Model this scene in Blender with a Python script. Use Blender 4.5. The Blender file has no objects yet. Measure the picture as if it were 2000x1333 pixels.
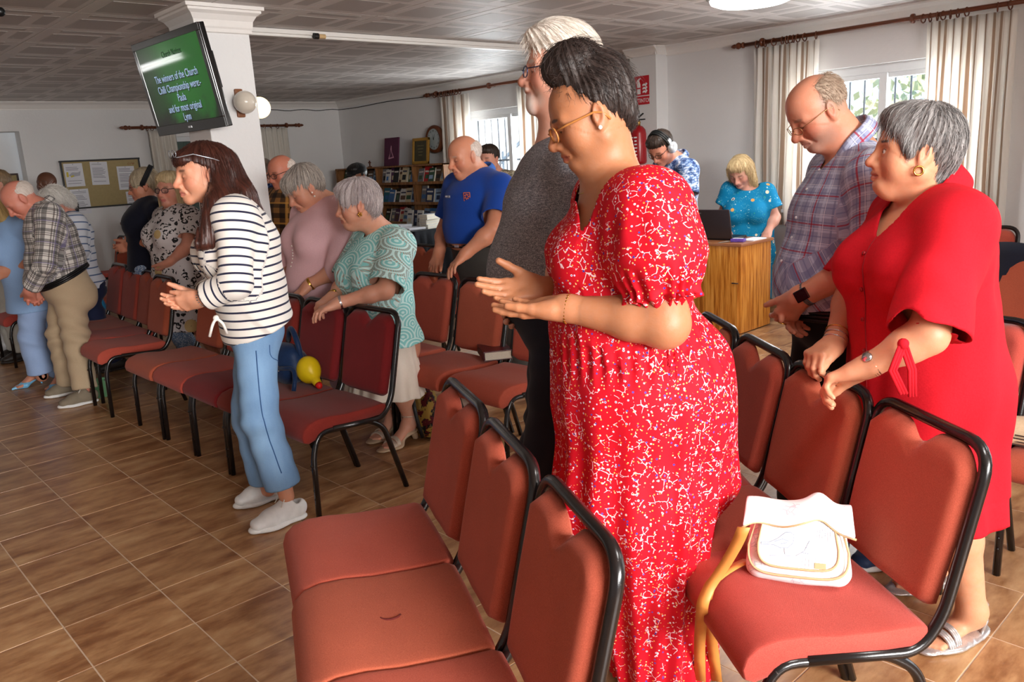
import bpy, bmesh, math, random
import numpy as np
from mathutils import Vector, Matrix
random.seed(7); rng = np.random.default_rng(7)
SC = bpy.context.scene; COL = SC.collection
# ------------------------------------------------------------------ camera
FPX, CH = 1581.033, 1.5078
CR = np.array([[0.7366, -0.6738, -0.0585], [0, 0, 0], [0, 0, 0]])
def _rot(a, b, c):
    ca, sa, cb, sb, cc, sc = math.cos(a), math.sin(a), math.cos(b), math.sin(b), math.cos(c), math.sin(c)
    f = np.array([-sa*cb, ca*cb, -sb]); r = np.array([ca, sa, 0.]); d = np.cross(f, r)
    return np.array([cc*r+sc*d, -sc*r+cc*d, f])
CR = _rot(-.740941980, .223783614, .0599901637)
CAM = np.array([0., 0., CH])
cd = bpy.data.cameras.new('camera'); cam = bpy.data.objects.new('camera', cd); COL.objects.link(cam)
cd.sensor_width = 36; cd.lens = FPX/2000*36; cd.clip_start = .05; cd.clip_end = 200
mw = Matrix.Identity(4)
for i in range(3):
    mw[i][0] = CR[0][i]; mw[i][1] = -CR[1][i]; mw[i][2] = -CR[2][i]; mw[i][3] = CAM[i]
cam.matrix_world = mw; SC.camera = cam
# helpers used to read positions off the photograph (pixel -> real point at a known height / plane)
def ray(u, v): return CR.T @ np.array([(u-1000)/FPX, (v-666.5)/FPX, 1.])
def ground(u, v, z=0.):
    d = ray(u, v); return d*((CH-z)/-d[2]) + CAM
def onplane(u, v, n, c):
    d = ray(u, v); n = np.asarray(n, float); return CAM + d*((c-CAM@n)/(d@n))
def proj(P):
    q = (np.asarray(P, float)-CAM) @ CR.T
    return np.stack([1000+FPX*q[..., 0]/q[..., 2], 666.5+FPX*q[..., 1]/q[..., 2]], -1)
# ------------------------------------------------------------------ world, light, exposure
SC.view_settings.view_transform = 'Standard'; SC.view_settings.look = 'None'
SC.view_settings.gamma = 1; SC.view_settings.use_curve_mapping = False
SC.view_settings.exposure = .45
W = bpy.data.worlds.new('sky'); SC.world = W; W.use_nodes = True
wn = W.node_tree; bg = wn.nodes['Background']
sky = wn.nodes.new('ShaderNodeTexSky'); sky.sky_type = 'HOSEK_WILKIE'; sky.turbidity = 4; sky.ground_albedo = .6
sky.sun_direction = Vector((-.35, -.5, .8)).normalized()
wn.links.new(sky.outputs[0], bg.inputs[0]); bg.inputs[1].default_value = 6.0
def light(name, kind, loc, target, energy, color=(1, 1, 1), **kw):
    l = bpy.data.lights.new(name, kind); l.energy = energy; l.color = color
    for k, v in kw.items(): setattr(l, k, v)
    o = bpy.data.objects.new(name, l); COL.objects.link(o); o.location = loc
    o.rotation_euler = (Vector(target)-Vector(loc)).to_track_quat('-Z', 'Y').to_euler()
    return o
# daylight through the hall's openings; the rear one is an added, unseen fill
light('daylight_glass_door', 'AREA', (6.72, -1.9, 1.25), (.8, .6, .9), 40, (1, .97, .93), shape='RECTANGLE', size=2.8, size_y=2.2)
light('rear_fill_added', 'AREA', (.4, -3.85, 1.9), (.9, 1.7, .2), 165, (1, .97, .94), shape='RECTANGLE', size=3.6, size_y=1.2, spread=math.radians(95))
light('daylight_near_window', 'AREA', (7.12, 2.88, 1.5), (2.2, 2.2, .9), 75, (.95, .97, 1), shape='RECTANGLE', size=1.4, size_y=1.1)
light('daylight_far_window', 'AREA', (7.12, 7.4, 1.5), (2.5, 7.0, .9), 80, (.95, .97, 1), shape='RECTANGLE', size=1.3, size_y=1.1)
sun = light('sun', 'SUN', (-7, -10, 16), (0, 0, 0), 7.0, (1, .93, .82), angle=math.radians(.6))
# ------------------------------------------------------------------ node helpers
def S(c):  # sRGB 0-255 -> linear
    return tuple(((x/255+.055)/1.055)**2.4 if x > 10 else x/255/12.92 for x in c)
class NT:
    def __init__(s, name):
        s.m = bpy.data.materials.new(name); s.m.use_nodes = True; s.t = s.m.node_tree
        s.b = s.t.nodes['Principled BSDF']; s.b.inputs['Specular IOR Level'].default_value = .4
    def n(s, typ, ins=None, **props):
        x = s.t.nodes.new('ShaderNode'+typ)
        for k, v in props.items(): setattr(x, k, v)
        for k, v in (ins or {}).items(): s.set(x.inputs[k], v)
        return x
    def set(s, sock, v):
        if isinstance(v, bpy.types.NodeSocket): s.t.links.new(v, sock)
        elif isinstance(v, bpy.types.Node): s.t.links.new(v.outputs[0], sock)
        else:
            if isinstance(v, tuple) and len(v) == 3 and sock.type == 'RGBA': v = (*v, 1)
            sock.default_value = v
    def p(s, **kw):
        for k, v in kw.items(): s.set(s.b.inputs[k.replace('_', ' ')], v)
        return s
    def math(s, op, a, b=0., c=0.):
        x = s.n('Math', operation=op); s.set(x.inputs[0], a); s.set(x.inputs[1], b); s.set(x.inputs[2], c); return x.outputs[0]
    def mix(s, f, a, b):
        x = s.n('Mix', data_type='RGBA'); s.set(x.inputs[0], f); s.set(x.inputs[6], a); s.set(x.inputs[7], b); return x.outputs[2]
    def ramp(s, f, stops, interp='LINEAR'):
        x = s.n('ValToRGB'); r = x.color_ramp; r.interpolation = interp
        while len(r.elements) < len(stops): r.elements.new(.5)
        for e, (p, c) in zip(r.elements, stops):
            e.position = p; e.color = (*c, 1) if len(c) == 3 else c
        s.set(x.inputs[0], f); return x.outputs[0]
    def coord(s, k='Object'): return s.n('TexCoord').outputs[k]
    def geo(s, k='Position'): return s.n('NewGeometry').outputs[k]
    def mapping(s, v, scale=(1, 1, 1), loc=(0, 0, 0), rot=(0, 0, 0)):
        return s.n('Mapping', {'Vector': v, 'Scale': scale, 'Location': loc, 'Rotation': rot}).outputs[0]
    def noise(s, v, scale, detail=3, rough=.5, out='Fac'):
        return s.n('TexNoise', {'Vector': v, 'Scale': scale, 'Detail': detail, 'Roughness': rough}).outputs[out]
    def bump(s, h, strength=.3, dist=.01):
        s.set(s.b.inputs['Normal'], s.n('Bump', {'Height': h, 'Strength': strength, 'Distance': dist}).outputs[0]); return s
    def attr(s, name, out='Color'): return s.n('Attribute', attribute_name=name).outputs[out]
    def rand(s): return s.n('ObjectInfo').outputs['Random']
_pl = {}
def plain(name, rgb, rough=.5, metal=0., spec=.4, noise=.12, scale=40., bump=0., **kw):
    """a plain painted / plastic / metal / cloth surface with slight tonal variation"""
    if name in _pl: return _pl[name]
    t = NT(name); c = S(rgb)
    nz = t.noise(t.coord(), scale, 3)
    t.p(Base_Color=t.mix(nz, tuple(x*(1-noise) for x in c), tuple(min(1, x*(1+noise)) for x in c)), Roughness=rough, Metallic=metal)
    t.b.inputs['Specular IOR Level'].default_value = spec
    for k, v in kw.items(): t.set(t.b.inputs[k.replace('_', ' ')], v)
    if bump: t.bump(t.noise(t.coord(), scale*4, 4), bump, .004)
    _pl[name] = t.m; return t.m
# ------------------------------------------------------------------ object helpers
def tag(o, label=None, cat=None, group=None, kind=None):
    for k, v in (('label', label), ('category', cat), ('group', group), ('kind', kind)):
        if v: o[k] = v
    return o
def empty(name, loc=(0, 0, 0), rz=0., label=None, cat=None, group=None):
    o = bpy.data.objects.new(name, None); COL.objects.link(o); o.location = loc; o.rotation_euler = (0, 0, rz)
    o.empty_display_size = .05
    return tag(o, label, cat, group)
def link(name, me, mat=None, parent=None, label=None):
    o = bpy.data.objects.new(name, me); COL.objects.link(o)
    if mat is not None:
        if not me.materials:
            for m in (mat if isinstance(mat, (list, tuple)) else [mat]): me.materials.append(m)
    if parent is not None: o.parent = parent
    if label: o['label'] = label
    return o
def bm_obj(name, bm, mat, parent=None, smooth=False, label=None):
    me = bpy.data.meshes.new(name); bm.normal_update(); bm.to_mesh(me); bm.free()
    if smooth: me.shade_smooth()
    return link(name, me, mat, parent, label)
def pd_obj(name, v, f, mat, parent=None, smooth=False, label=None):
    me = bpy.data.meshes.new(name); me.from_pydata([tuple(map(float, x)) for x in v], [], [tuple(map(int, x)) for x in f]); me.update()
    if smooth: me.shade_smooth()
    return link(name, me, mat, parent, label)
def wparent(o, parent):
    """parent a world-space object under a moved empty without moving it"""
    o.parent = parent
    M = Matrix.Translation(parent.location) @ parent.rotation_euler.to_matrix().to_4x4()
    if parent.parent is not None:
        q = parent.parent; M = Matrix.Translation(q.location) @ q.rotation_euler.to_matrix().to_4x4() @ parent.matrix_parent_inverse @ M
    o.matrix_parent_inverse = M.inverted(); return o
def add_box(bm, c, s, bev=0., rot=None):
    r = bmesh.ops.create_cube(bm, size=1); vs = r['verts']
    M = Matrix.Translation(c) @ (rot.to_4x4() if rot is not None else Matrix.Identity(4)) @ Matrix.Diagonal((*s, 1))
    bmesh.ops.transform(bm, matrix=M, verts=vs)
    if bev:
        es = list({e for v in vs for e in v.link_edges})
        bmesh.ops.bevel(bm, geom=es, offset=bev, segments=2, affect='EDGES', profile=.6)
def box(name, c, s, mat, parent=None, bev=0., rot=None, label=None):
    bm = bmesh.new(); add_box(bm, c, s, bev, rot); return bm_obj(name, bm, mat, parent, label=label)
def add_cyl(bm, a, b, r, r2=None, seg=16, caps=True):
    a, b = Vector(a), Vector(b); d = b-a
    M = Matrix.Translation((a+b)/2) @ d.to_track_quat('Z', 'Y').to_matrix().to_4x4()
    bmesh.ops.create_cone(bm, cap_ends=caps, segments=seg, radius1=r, radius2=r if r2 is None else r2, depth=d.length, matrix=M)
def add_sph(bm, c, r, seg=16, sc=(1, 1, 1)):
    bmesh.ops.create_uvsphere(bm, u_segments=seg, v_segments=max(6, seg//2+2), radius=r, matrix=Matrix.Translation(c) @ Matrix.Diagonal((*sc, 1)))
def frames(P):
    P = [Vector(p) for p in P]; T = []
    for i in range(len(P)):
        T.append((P[min(i+1, len(P)-1)]-P[max(i-1, 0)]).normalized())
    up = Vector((0, 0, 1)) if abs(T[0].z) < .9 else Vector((1, 0, 0))
    N = [(up-T[0]*up.dot(T[0])).normalized()]
    for i in range(1, len(P)):
        n = N[-1]-T[i]*N[-1].dot(T[i]); N.append(n.normalized())
    return P, T, N
def add_tube(bm, P, r, seg=8, closed=False, sq=0., caps=True):
    """sweep a round (sq=0) or squarish section along P; r may be a list"""
    P, T, N = frames(P); rings = []
    for i, (p, t, n) in enumerate(zip(P, T, N)):
        b = t.cross(n); ri = r[i] if isinstance(r, (list, tuple)) else r; ring = []
        for k in range(seg):
            a = 2*math.pi*(k+.5)/seg; ca, sa = math.cos(a), math.sin(a)
            m = 1/max(abs(ca), abs(sa))*sq+(1-sq)
            ring.append(bm.verts.new(p+(n*ca+b*sa)*ri*m))
        rings.append(ring)
    L = len(rings)
    for i in range(L if closed else L-1):
        A, B = rings[i], rings[(i+1) % L]
        for k in range(seg): bm.faces.new((A[k], A[(k+1) % seg], B[(k+1) % seg], B[k]))
    if caps and not closed:
        bm.faces.new(rings[0][::-1]); bm.faces.new(rings[-1])
def rounded(P, rad, n=5):
    """polyline with rounded corners"""
    P = [Vector(p) for p in P]; out = [P[0]]
    for i in range(1, len(P)-1):
        a, b, c = P[i-1], P[i], P[i+1]; r = rad[i-1] if isinstance(rad, (list, tuple)) else rad
        u, w = (a-b), (c-b); r1 = min(r, u.length*.49, w.length*.49); p, q = b+u.normalized()*r1, b+w.normalized()*r1
        for k in range(n+1):
            t = k/n; out.append(p*(1-t)**2+b*2*t*(1-t)+q*t*t)
    out.append(P[-1]); return out
def add_lathe(bm, prof, c=(0, 0, 0), seg=20, axis=None):
    M = Matrix.Translation(c) @ ((Vector(axis).to_track_quat('Z', 'Y').to_matrix().to_4x4()) if axis is not None else Matrix.Identity(4))
    rings = []
    for r, z in prof:
        rings.append([bm.verts.new(M @ Vector((r*math.cos(2*math.pi*k/seg), r*math.sin(2*math.pi*k/seg), z))) for k in range(seg)])
    for A, B in zip(rings, rings[1:]):
        for k in range(seg): bm.faces.new((A[k], A[(k+1) % seg], B[(k+1) % seg], B[k]))
    if prof[0][0] > 1e-5: bm.faces.new(rings[0][::-1])
    if prof[-1][0] > 1e-5: bm.faces.new(rings[-1])
    bmesh.ops.remove_doubles(bm, verts=[v for r in rings for v in r], dist=1e-6)
def copy_tree(o, parent=None):
    c = o.copy(); COL.objects.link(c)
    if parent is not None: c.parent = parent
    for ch in list(o.children): copy_tree(ch, c)
    return c
def text_obj(name, body, size, M, mat, parent=None, align='CENTER', extrude=.0006, offset=0.):
    cu = bpy.data.curves.new(name, 'FONT'); cu.body = body; cu.size = size; cu.align_x = align; cu.align_y = 'CENTER'; cu.extrude = extrude; cu.offset = offset
    o = bpy.data.objects.new(name, cu); COL.objects.link(o)
    dg = bpy.context.evaluated_depsgraph_get(); me = bpy.data.meshes.new_from_object(o.evaluated_get(dg))
    bpy.data.objects.remove(o); bpy.data.curves.remove(cu); me.name = name; me.transform(M); me.materials.clear()
    return link(name, me, mat, parent)
def planeM(origin, xdir, ydir):
    x, y = Vector(xdir).normalized(), Vector(ydir).normalized(); z = x.cross(y)
    M = Matrix.Identity(4)
    for i in range(3): M[i][0], M[i][1], M[i][2], M[i][3] = x[i], y[i], z[i], origin[i]
    return M
# ================================================================== ROOM
XW, YB, ZC = 6.8, 11.0, 2.46
XL, YR = -3.2, -4.0
def wall_mat():
    t = NT('white_textured_plaster'); g = t.geo()
    n1 = t.noise(g, 38, 4, .6); n2 = t.noise(g, 1.3, 3)
    t.p(Base_Color=t.mix(n2, S((214, 213, 213)), S((228, 227, 226))), Roughness=.75)
    t.bump(n1, .35, .006); return t.m
M_wall = wall_mat()
M_white = plain('white_moulding_paint', (226, 222, 218), .5, noise=.03)
def slab(name, pts, ax, thick, mat):
    """flat wall from rectangles [(a0,a1,z0,z1)] on plane x=c (ax 0) or y=c (ax 1)"""
    bm = bmesh.new(); c = pts['c']
    for a0, a1, z0, z1 in pts['r']:
        ctr = ((a0+a1)/2, (z0+z1)/2)
        if ax == 0: add_box(bm, (c+thick/2, ctr[0], ctr[1]), (abs(thick), a1-a0, z1-z0))
        else: add_box(bm, (ctr[0], c+thick/2, ctr[1]), (a1-a0, abs(thick), z1-z0))
    return tag(bm_obj(name, bm, mat), kind='structure')
# window openings in the right wall: (y0,y1,z0,z1); the first two are in view, the third lies right of the frame
W1, W2, W3 = (6.72, 8.1, .92, 2.08), (2.15, 3.62, .92, 2.06), (-3.3, -.5, .1, 2.2)
def holes(lo, hi, ops):
    out = []; y = lo
    for y0, y1, z0, z1 in sorted(ops):
        out += [(y, y0, 0, ZC), (y0, y1, 0, z0), (y0, y1, z1, ZC)]; y = y1
    return out+[(y, hi, 0, ZC)]
slab('wall_right', dict(c=XW, r=holes(YR-.2, YB+.2, [W1, W2, W3])), 0, .24, M_wall)
BW = (4.05, 5.7, .9, 2.02)
slab('wall_back', dict(c=YB, r=[(2.5, BW[0], 0, ZC), (BW[0], BW[1], 0, BW[2]), (BW[0], BW[1], BW[3], ZC), (BW[1], XW, 0, ZC), (XL, 2.5, 2.13, ZC), (XL, 1.2, 0, 2.13)]), 1, .22, M_wall)
# shallow alcove at the left end of the back wall
slab('wall_alcove', dict(c=YB+.34, r=[(1.0, 2.75, 0, 2.3)]), 1, .08, M_wall)
RW = (-1.45, 2.25, .8, 2.2)  # unseen window opening added behind the camera, placed for front-seat light
slab('wall_rear', dict(c=YR, r=[(XL, RW[0], 0, ZC), (RW[0], RW[1], 0, RW[2]), (RW[0], RW[1], RW[3], ZC), (RW[1], XW, 0, ZC)]), 1, -.22, M_wall)
slab('wall_left', dict(c=XL, r=[(YR, YB, 0, ZC)]), 0, -.2, M_wall)
# ---- floor: grout bed + individual tiles
tg = NT('tile_grout'); tg.p(Base_Color=S((206, 182, 158)), Roughness=.8)
floor = tag(box('floor', ((XL+XW)/2, (YR+YB)/2+.2, -.0413), (XW-XL+.4, YB-YR+.8, .08), tg.m), kind='structure')
tf = NT('brown_marbled_ceramic'); g = tf.geo()
rnd = tf.rand(); off = tf.n('CombineXYZ', {'X': tf.math('MULTIPLY', rnd, 31.), 'Y': tf.math('MULTIPLY', rnd, 17.), 'Z': 0.}).outputs[0]
gv = tf.n('VectorMath', {0: g, 1: off}, operation='ADD').outputs[0]
n1 = tf.noise(tf.mapping(gv, (2.1, 6.0, 1)), 1.6, 5, .62); n2 = tf.noise(tf.mapping(gv, (5, 11, 1)), 3.0, 4, .6)
f = tf.math('ADD', tf.math('MULTIPLY', n1, .78), tf.math('MULTIPLY', n2, .22))
c = tf.ramp(f, [(.28, S((104, 64, 38))), (.41, S((142, 96, 60))), (.54, S((176, 132, 90))), (.70, S((200, 162, 118)))])
hue = tf.n('HueSaturation', {'Color': c, 'Value': tf.math('ADD', tf.math('MULTIPLY', rnd, .16), .9)}).outputs[0]
tf.p(Base_Color=hue, Roughness=tf.math('ADD', tf.math('MULTIPLY', n2, .16), .24)); tf.b.inputs['Specular IOR Level'].default_value = .5
tf.bump(tf.noise(g, 60, 3), .04, .003)
bm = bmesh.new(); TS = .33; add_box(bm, (0, 0, -.004), (TS-.0045, TS-.0045, .008), .0014); tile_me = bpy.data.meshes.new('floor_tile'); bm.to_mesh(tile_me); bm.free(); tile_me.materials.append(tf.m)
cand = []
X0, Y0 = .5269, 3.3041
for i in range(-11, 20):
    for j in range(-22, 24):
        x, y = X0+(i+.5)*TS, Y0+(j+.5)*TS
        if not (XL < x < XW+.1 and YR < y < YB+.5): continue
        d = math.hypot(x, y); q = (np.array([x, y, 0])-CAM) @ CR.T
        vis = q[2] > .6 and -60 < 1000+FPX*q[0]/q[2] < 2060 and 666+FPX*q[1]/q[2] < 1420
        cand.append((0 if vis else 1, d, x, y))
cand.sort()
bm = bmesh.new()
for k, (vis, d, x, y) in enumerate(cand):
    if k < 290:
        o = bpy.data.objects.new('floor_tile', tile_me); COL.objects.link(o); o.parent = floor; o.location = (x, y, 0)
    else: add_box(bm, (x, y, -.004), (TS-.0045, TS-.0045, .008))
tag(bm_obj('far_floor_tiles', bm, tf.m, floor), kind='stuff')
# ---- ceiling: individual relief panels
M_ceil = plain('ceiling_board', (196, 190, 186), .6, noise=.02)
ceil = tag(box('ceiling', ((XL+XW)/2, (YR+YB)/2+.2, ZC+.06), (XW-XL+.4, YB-YR+.8, .08), M_ceil), kind='structure')
tc = NT('pressed_ceiling_panel'); tc.p(Base_Color=tc.mix(tc.rand(), S((208, 202, 199)), S((214, 209, 206))), Roughness=.5); tc.bump(tc.noise(tc.geo(), 25, 3), .08, .004)
tc2 = NT('pressed_ceiling_panel_field'); tc2.p(Base_Color=S((178, 172, 169)), Roughness=.5); tc2.bump(tc2.noise(tc2.geo(), 25, 3), .1, .004)
PX, PY = .56, .592
bm = bmesh.new(); add_box(bm, (0, 0, .01), (PX-.006, PY-.006, .02), .003); pan_me = bpy.data.meshes.new('ceiling_panel'); bm.to_mesh(pan_me); bm.free(); pan_me.materials.append(tc.m)
bm = bmesh.new(); add_box(bm, (-.05, .06, .001), (.30, .33, .0045), .001); add_box(bm, (.2, .02, .001), (.09, .3, .004), .001); add_box(bm, (.0, -.21, .001), (.36, .07, .004), .001)
fld_me = bpy.data.meshes.new('panel_field'); bm.to_mesh(fld_me); bm.free(); fld_me.materials.append(tc2.m)
cand = []
for i in range(-9, 11):
    for j in range(-17, 12):
        x, y = 1.6+(i+.5)*PX, 5.29+(j+.5)*PY
        if not (XL-.2 < x < XW+.2 and YR-.2 < y < YB+.2): continue
        q = (np.array([x, y, ZC])-CAM) @ CR.T
        vis = q[2] > .6 and -200 < 1000+FPX*q[0]/q[2] < 2300 and 666+FPX*q[1]/q[2] > -180
        cand.append((0 if vis else 1, math.hypot(x, y), x, y))
cand.sort(); bm = bmesh.new()
for k, (vis, d, x, y) in enumerate(cand):
    if not vis and k < 290:
        o = bpy.data.objects.new('ceiling_panel', pan_me); COL.objects.link(o); o.parent = ceil; o.location = (x, y, ZC)
        p = bpy.data.objects.new('panel_field', fld_me); COL.objects.link(p); p.parent = o
    else: add_box(bm, (x, y, ZC+.01), (PX-.006, PY-.006, .02))
tag(bm_obj('remaining_ceiling_panels', bm, tc.m, ceil), kind='stuff')
# ---- cornices (profiled) along right and back wall, and trunking
def cornice(name, a, b, inward, z=ZC, size=.085):
    a, b, n = Vector(a), Vector(b), Vector(inward); bm = bmesh.new()
    prof = [(0, 0), (size, 0), (size, -.012), (size*.78, -.022), (size*.5, -.04), (size*.25, -.07), (.014, -.082), (.014, -size-.008), (0, -size-.008)]
    r = [[bm.verts.new(p+n*u+Vector((0, 0, z+w))) for u, w in prof] for p in (a, b)]
    for k in range(len(prof)-1): bm.faces.new((r[0][k], r[0][k+1], r[1][k+1], r[1][k]))
    bm.faces.new(r[0]); bm.faces.new(r[1][::-1])
    return tag(bm_obj(name, bm, M_white), kind='structure')
PCY0, PCY1, PCX = 4.962, 5.28, 6.62      # the shallow pilaster on the right wall
cornice('trim_1', (XW, YR, 0), (XW, PCY0, 0), (-1, 0, 0)); cornice('trim_2', (XW, PCY1, 0), (XW, YB, 0), (-1, 0, 0))
cornice('trim_3', (XL, YB, 0), (XW, YB, 0), (0, -1, 0))
cornice('trim_4', (PCX, PCY0-.03, 0), (PCX, PCY1+.03, 0), (-1, 0, 0), size=.07); cornice('trim_5', (PCX-.03, PCY0, 0), (XW, PCY0, 0), (0, -1, 0), size=.04)
tag(box('wall_pilaster', ((PCX+XW)/2+.01, (PCY0+PCY1)/2, ZC/2), (XW-PCX+.02, PCY1-PCY0, ZC), M_wall, bev=.004), kind='structure')
for nm, a, b in (('baseboard_right', (XW-.006, (YR+YB)/2, .04), (.012, YB-YR, .08)), ('baseboard_back', ((2.5+XW)/2, YB-.006, .04), (XW-2.5, .012, .08))):
    tag(box(nm, a, b, plain('skirting_tile', (150, 112, 80), .35)), kind='structure')
# trunking under the ceiling with a bare bracket end
yt = 5.4
trk = empty('ceiling_trunking', (4.2, yt, ZC), 0, 'white plastic cable trunking running along the ceiling from the pillar', 'trunking')
def loc_box(name, c, s, mat, par, bev=0., rot=None):
    L = Vector(par.location); return box(name, Vector(c)-L, s, mat, par, bev, rot)
M_trunk = plain('white_trunking_plastic', (222, 219, 215), .4, noise=.02)
loc_box('channel', (4.1, yt, ZC-.028), (3.5, .05, .045), M_trunk, trk, .004)
loc_box('cover_strip', (4.1, yt-.03, ZC-.018), (3.5, .03, .03), M_trunk, trk, .003)
bm = bmesh.new(); add_cyl(bm, (3.20-4.2, -.06, -.04), (3.255-4.2, -.06, -.04), .016); o = bm_obj('socket_end', bm, plain('tan_card_tube', (196, 164, 118), .6), trk)
bm = bmesh.new(); add_cyl(bm, (3.165-4.2, -.06, -.04), (3.2-4.2, -.06, -.04), .021); o = bm_obj('socket_cap', bm, plain('black_cap', (18, 16, 16), .5), trk)
# thin dark cable along the cornice
bm = bmesh.new()
pts = [(5.6+.1*k, YB-.012, 2.345+.01*math.sin(k*1.3)) for k in range(12)]+[(XW-.02, YB-.05-.25*k, 2.345-.008*math.sin(k*.9)) for k in range(17)]
add_tube(bm, pts, .0055, 6); tag(bm_obj('cornice_cable', bm, plain('dark_cable', (40, 38, 38), .6)), 'thin dark cable tacked along the wall just below the cornice in the far corner', 'cable')
bm = bmesh.new()
for s in range(3):
    P = [(XW-.02-.03*s, 5.9-.05*k-.02*s, 2.36-.035*s-.2*math.sin(k/8*math.pi)*(.5+.3*s)) for k in range(9)]+[(XW-.06, 5.34, 2.3-.1*s)]
    add_tube(bm, P, .006, 6)
tag(bm_obj('cable_loop', bm, plain('dark_cable', (40, 38, 38), .6)), 'loops of dark cable hanging at the ceiling beside the pilaster', 'cable')
# ---- pillar with capital
pc = (2.245, 4.955)
pil = empty('wall_pillar', (pc[0], pc[1], 0)); tag(pil, kind='structure')
box('shaft', (0, 0, ZC/2), (.32, .32, ZC), M_wall, pil, .008)
bm = bmesh.new(); prof = [(.16, -.15), (.172, -.145), (.172, -.125), (.178, -.115), (.182, -.08), (.2, -.05), (.222, -.035), (.222, -.022), (.236, -.02), (.236, 0)]
rings = [[bm.verts.new((sx*r, sy*r, ZC+z)) for sx, sy in ((-1, -1), (1, -1), (1, 1), (-1, 1))] for r, z in prof]
for A, B in zip(rings, rings[1:]):
    for k in range(4): bm.faces.new((A[k], A[(k+1) % 4], B[(k+1) % 4], B[k]))
bm_obj('capital', bm, M_white, pil)
# ---- windows: frames, sashes, panes, security bars
M_alu = plain('white_aluminium', (218, 220, 222), .35, noise=.02); M_bar = plain('dark_iron_bar', (38, 42, 50), .5)
tgl = NT('window_glass'); tgl.p(Base_Color=(1, 1, 1), Roughness=0., IOR=1.45, Transmission_Weight=1.); 
_tr = tgl.n('BsdfTransparent', {'Color': (.93, .95, .95)}); _mx = tgl.n('MixShader', {0: .08}); _gl = tgl.n('BsdfGlossy', {'Roughness': .02})
tgl.t.links.new(_tr.outputs[0], _mx.inputs[1]); tgl.t.links.new(_gl.outputs[0], _mx.inputs[2]); tgl.t.links.new(_mx.outputs[0], tgl.t.nodes['Material Output'].inputs[0])
M_glass = tgl.m
def window(n, y0, y1, z0, z1, mull, bars=True, sash=.05):
    w = empty('window_%d' % n, (XW+.1, (y0+y1)/2, z0)); tag(w, kind='structure')
    L = w.location
    def B(nm, ya, yb, za, zb, x=0., d=.06, mat=M_alu): return box(nm, ((x), (ya+yb)/2-L.y, (za+zb)/2-L.z), (d, yb-ya, zb-za), mat, w, .004)
    B('frame_rail', y0, y1, z1-.07, z1); B('frame_rail', y0, y1, z0, z0+.05); B('frame_stile', y0, y0+.05, z0+.05, z1-.07); B('frame_stile', y1-.05, y1, z0+.05, z1-.07)
    B('sash_stile', mull-.03, mull+.03, z0+.05, z1-.07, -.005, .07)
    for a, b, x in ((y0+.05, mull-.03, .012), (mull+.03, y1-.05, -.012)):
        B('sash_rail', a, b, z1-.11, z1-.07, x, .04); B('sash_rail', a, b, z0+.05, z0+.1, x, .04)
        B('pane', a, b, z0+.1, z1-.11, x, .006, M_glass)
    if bars:
        for k in range(int((y1-y0)/.125)):
            y = y0+.09+k*.125
            bm = bmesh.new(); add_cyl(bm, (.115, y-L.y, 0), (.115, y-L.y, z1-z0), .0085, seg=8); bm_obj('security_bar', bm, M_bar, w, True)
        for zz in (.2, .55): box('cross_bar', (.115, (y0+y1)/2-L.y, zz), (.008, y1-y0, .022), M_bar, w)
    box('sill', (-.13, 0, -.02), (.2, y1-y0+.1, .03), M_white, w, .005)
    return w
window(1, *W1, 7.32); window(2, *W2, 2.9); window(3, *W3, -1.9, False)
w4 = empty('window_4', ((BW[0]+BW[1])/2, YB+.1, BW[2])); tag(w4, kind='structure')
for nm, c, s, m in (('frame_rail', (0, 0, BW[3]-BW[2]-.03), (1.65, .06, .06), M_alu), ('frame_rail', (0, 0, .03), (1.65, .06, .06), M_alu), ('frame_stile', (-.8, 0, .56), (.05, .06, 1.0), M_alu), ('frame_stile', (.8, 0, .56), (.05, .06, 1.0), M_alu), ('sash_stile', (0, 0, .56), (.06, .06, 1.0), M_alu), ('pane', (-.4, .01, .56), (.75, .006, 1.0), M_glass), ('pane', (.4, .01, .56), (.75, .006, 1.0), M_glass), ('shutter', (0, .09, .56), (1.65, .02, 1.1), plain('green_shutter', (88, 112, 104), .5))):
    box(nm, c, s, m, w4)
w5 = empty('window_5', ((RW[0]+RW[1])/2, YR-.1, RW[2])); tag(w5, kind='structure')
for nm, c, s, m in (('frame_rail', (0, 0, 1.37), (3.7, .06, .06), M_alu), ('frame_rail', (0, 0, .03), (3.7, .06, .06), M_alu), ('sash_stile', (0, 0, .7), (.06, .06, 1.3), M_alu), ('pane', (-.93, 0, .7), (1.8, .006, 1.28), M_glass), ('pane', (.93, 0, .7), (1.8, .006, 1.28), M_glass)):
    box(nm, c, s, m, w5)
# ---- what lies outside the windows
M_out = plain('pale_render', (236, 234, 226), .8, noise=.04); M_pave = plain('pale_paving', (206, 198, 186), .8)
tag(box('ground_outside', (15, 4, -.3), (16, 40, .1), M_pave), kind='structure')
nb = empty('neighbour_house', (12, 11, -.25), 0, 'pale rendered house with an outside stair seen through the far window', 'house')
box('wall', (0, 0, 1.9), (.6, 9, 3.8), M_out, nb); box('parapet', (-.1, 0, 3.9), (.9, 9.2, .2), M_out, nb, .02)
M_stair = plain('weathered_grey_blue_steel', (120, 134, 150), .6)
for s in range(2):
    box('stringer', (-.75-.5*s, -.4, 1.5), (.06, 4.6, .16), M_stair, nb, rot=Matrix.Rotation(math.radians(-32), 3, 'X'))
for k in range(12): box('stair_tread', (-1.0, 1.45-.33*k, .3+.207*k), (.5, .28, .03), M_stair, nb)
for k in range(6): box('railing_post', (-1.3, 1.3-.66*k, .95+.414*k), (.03, .03, 1.0), M_stair, nb)
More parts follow.
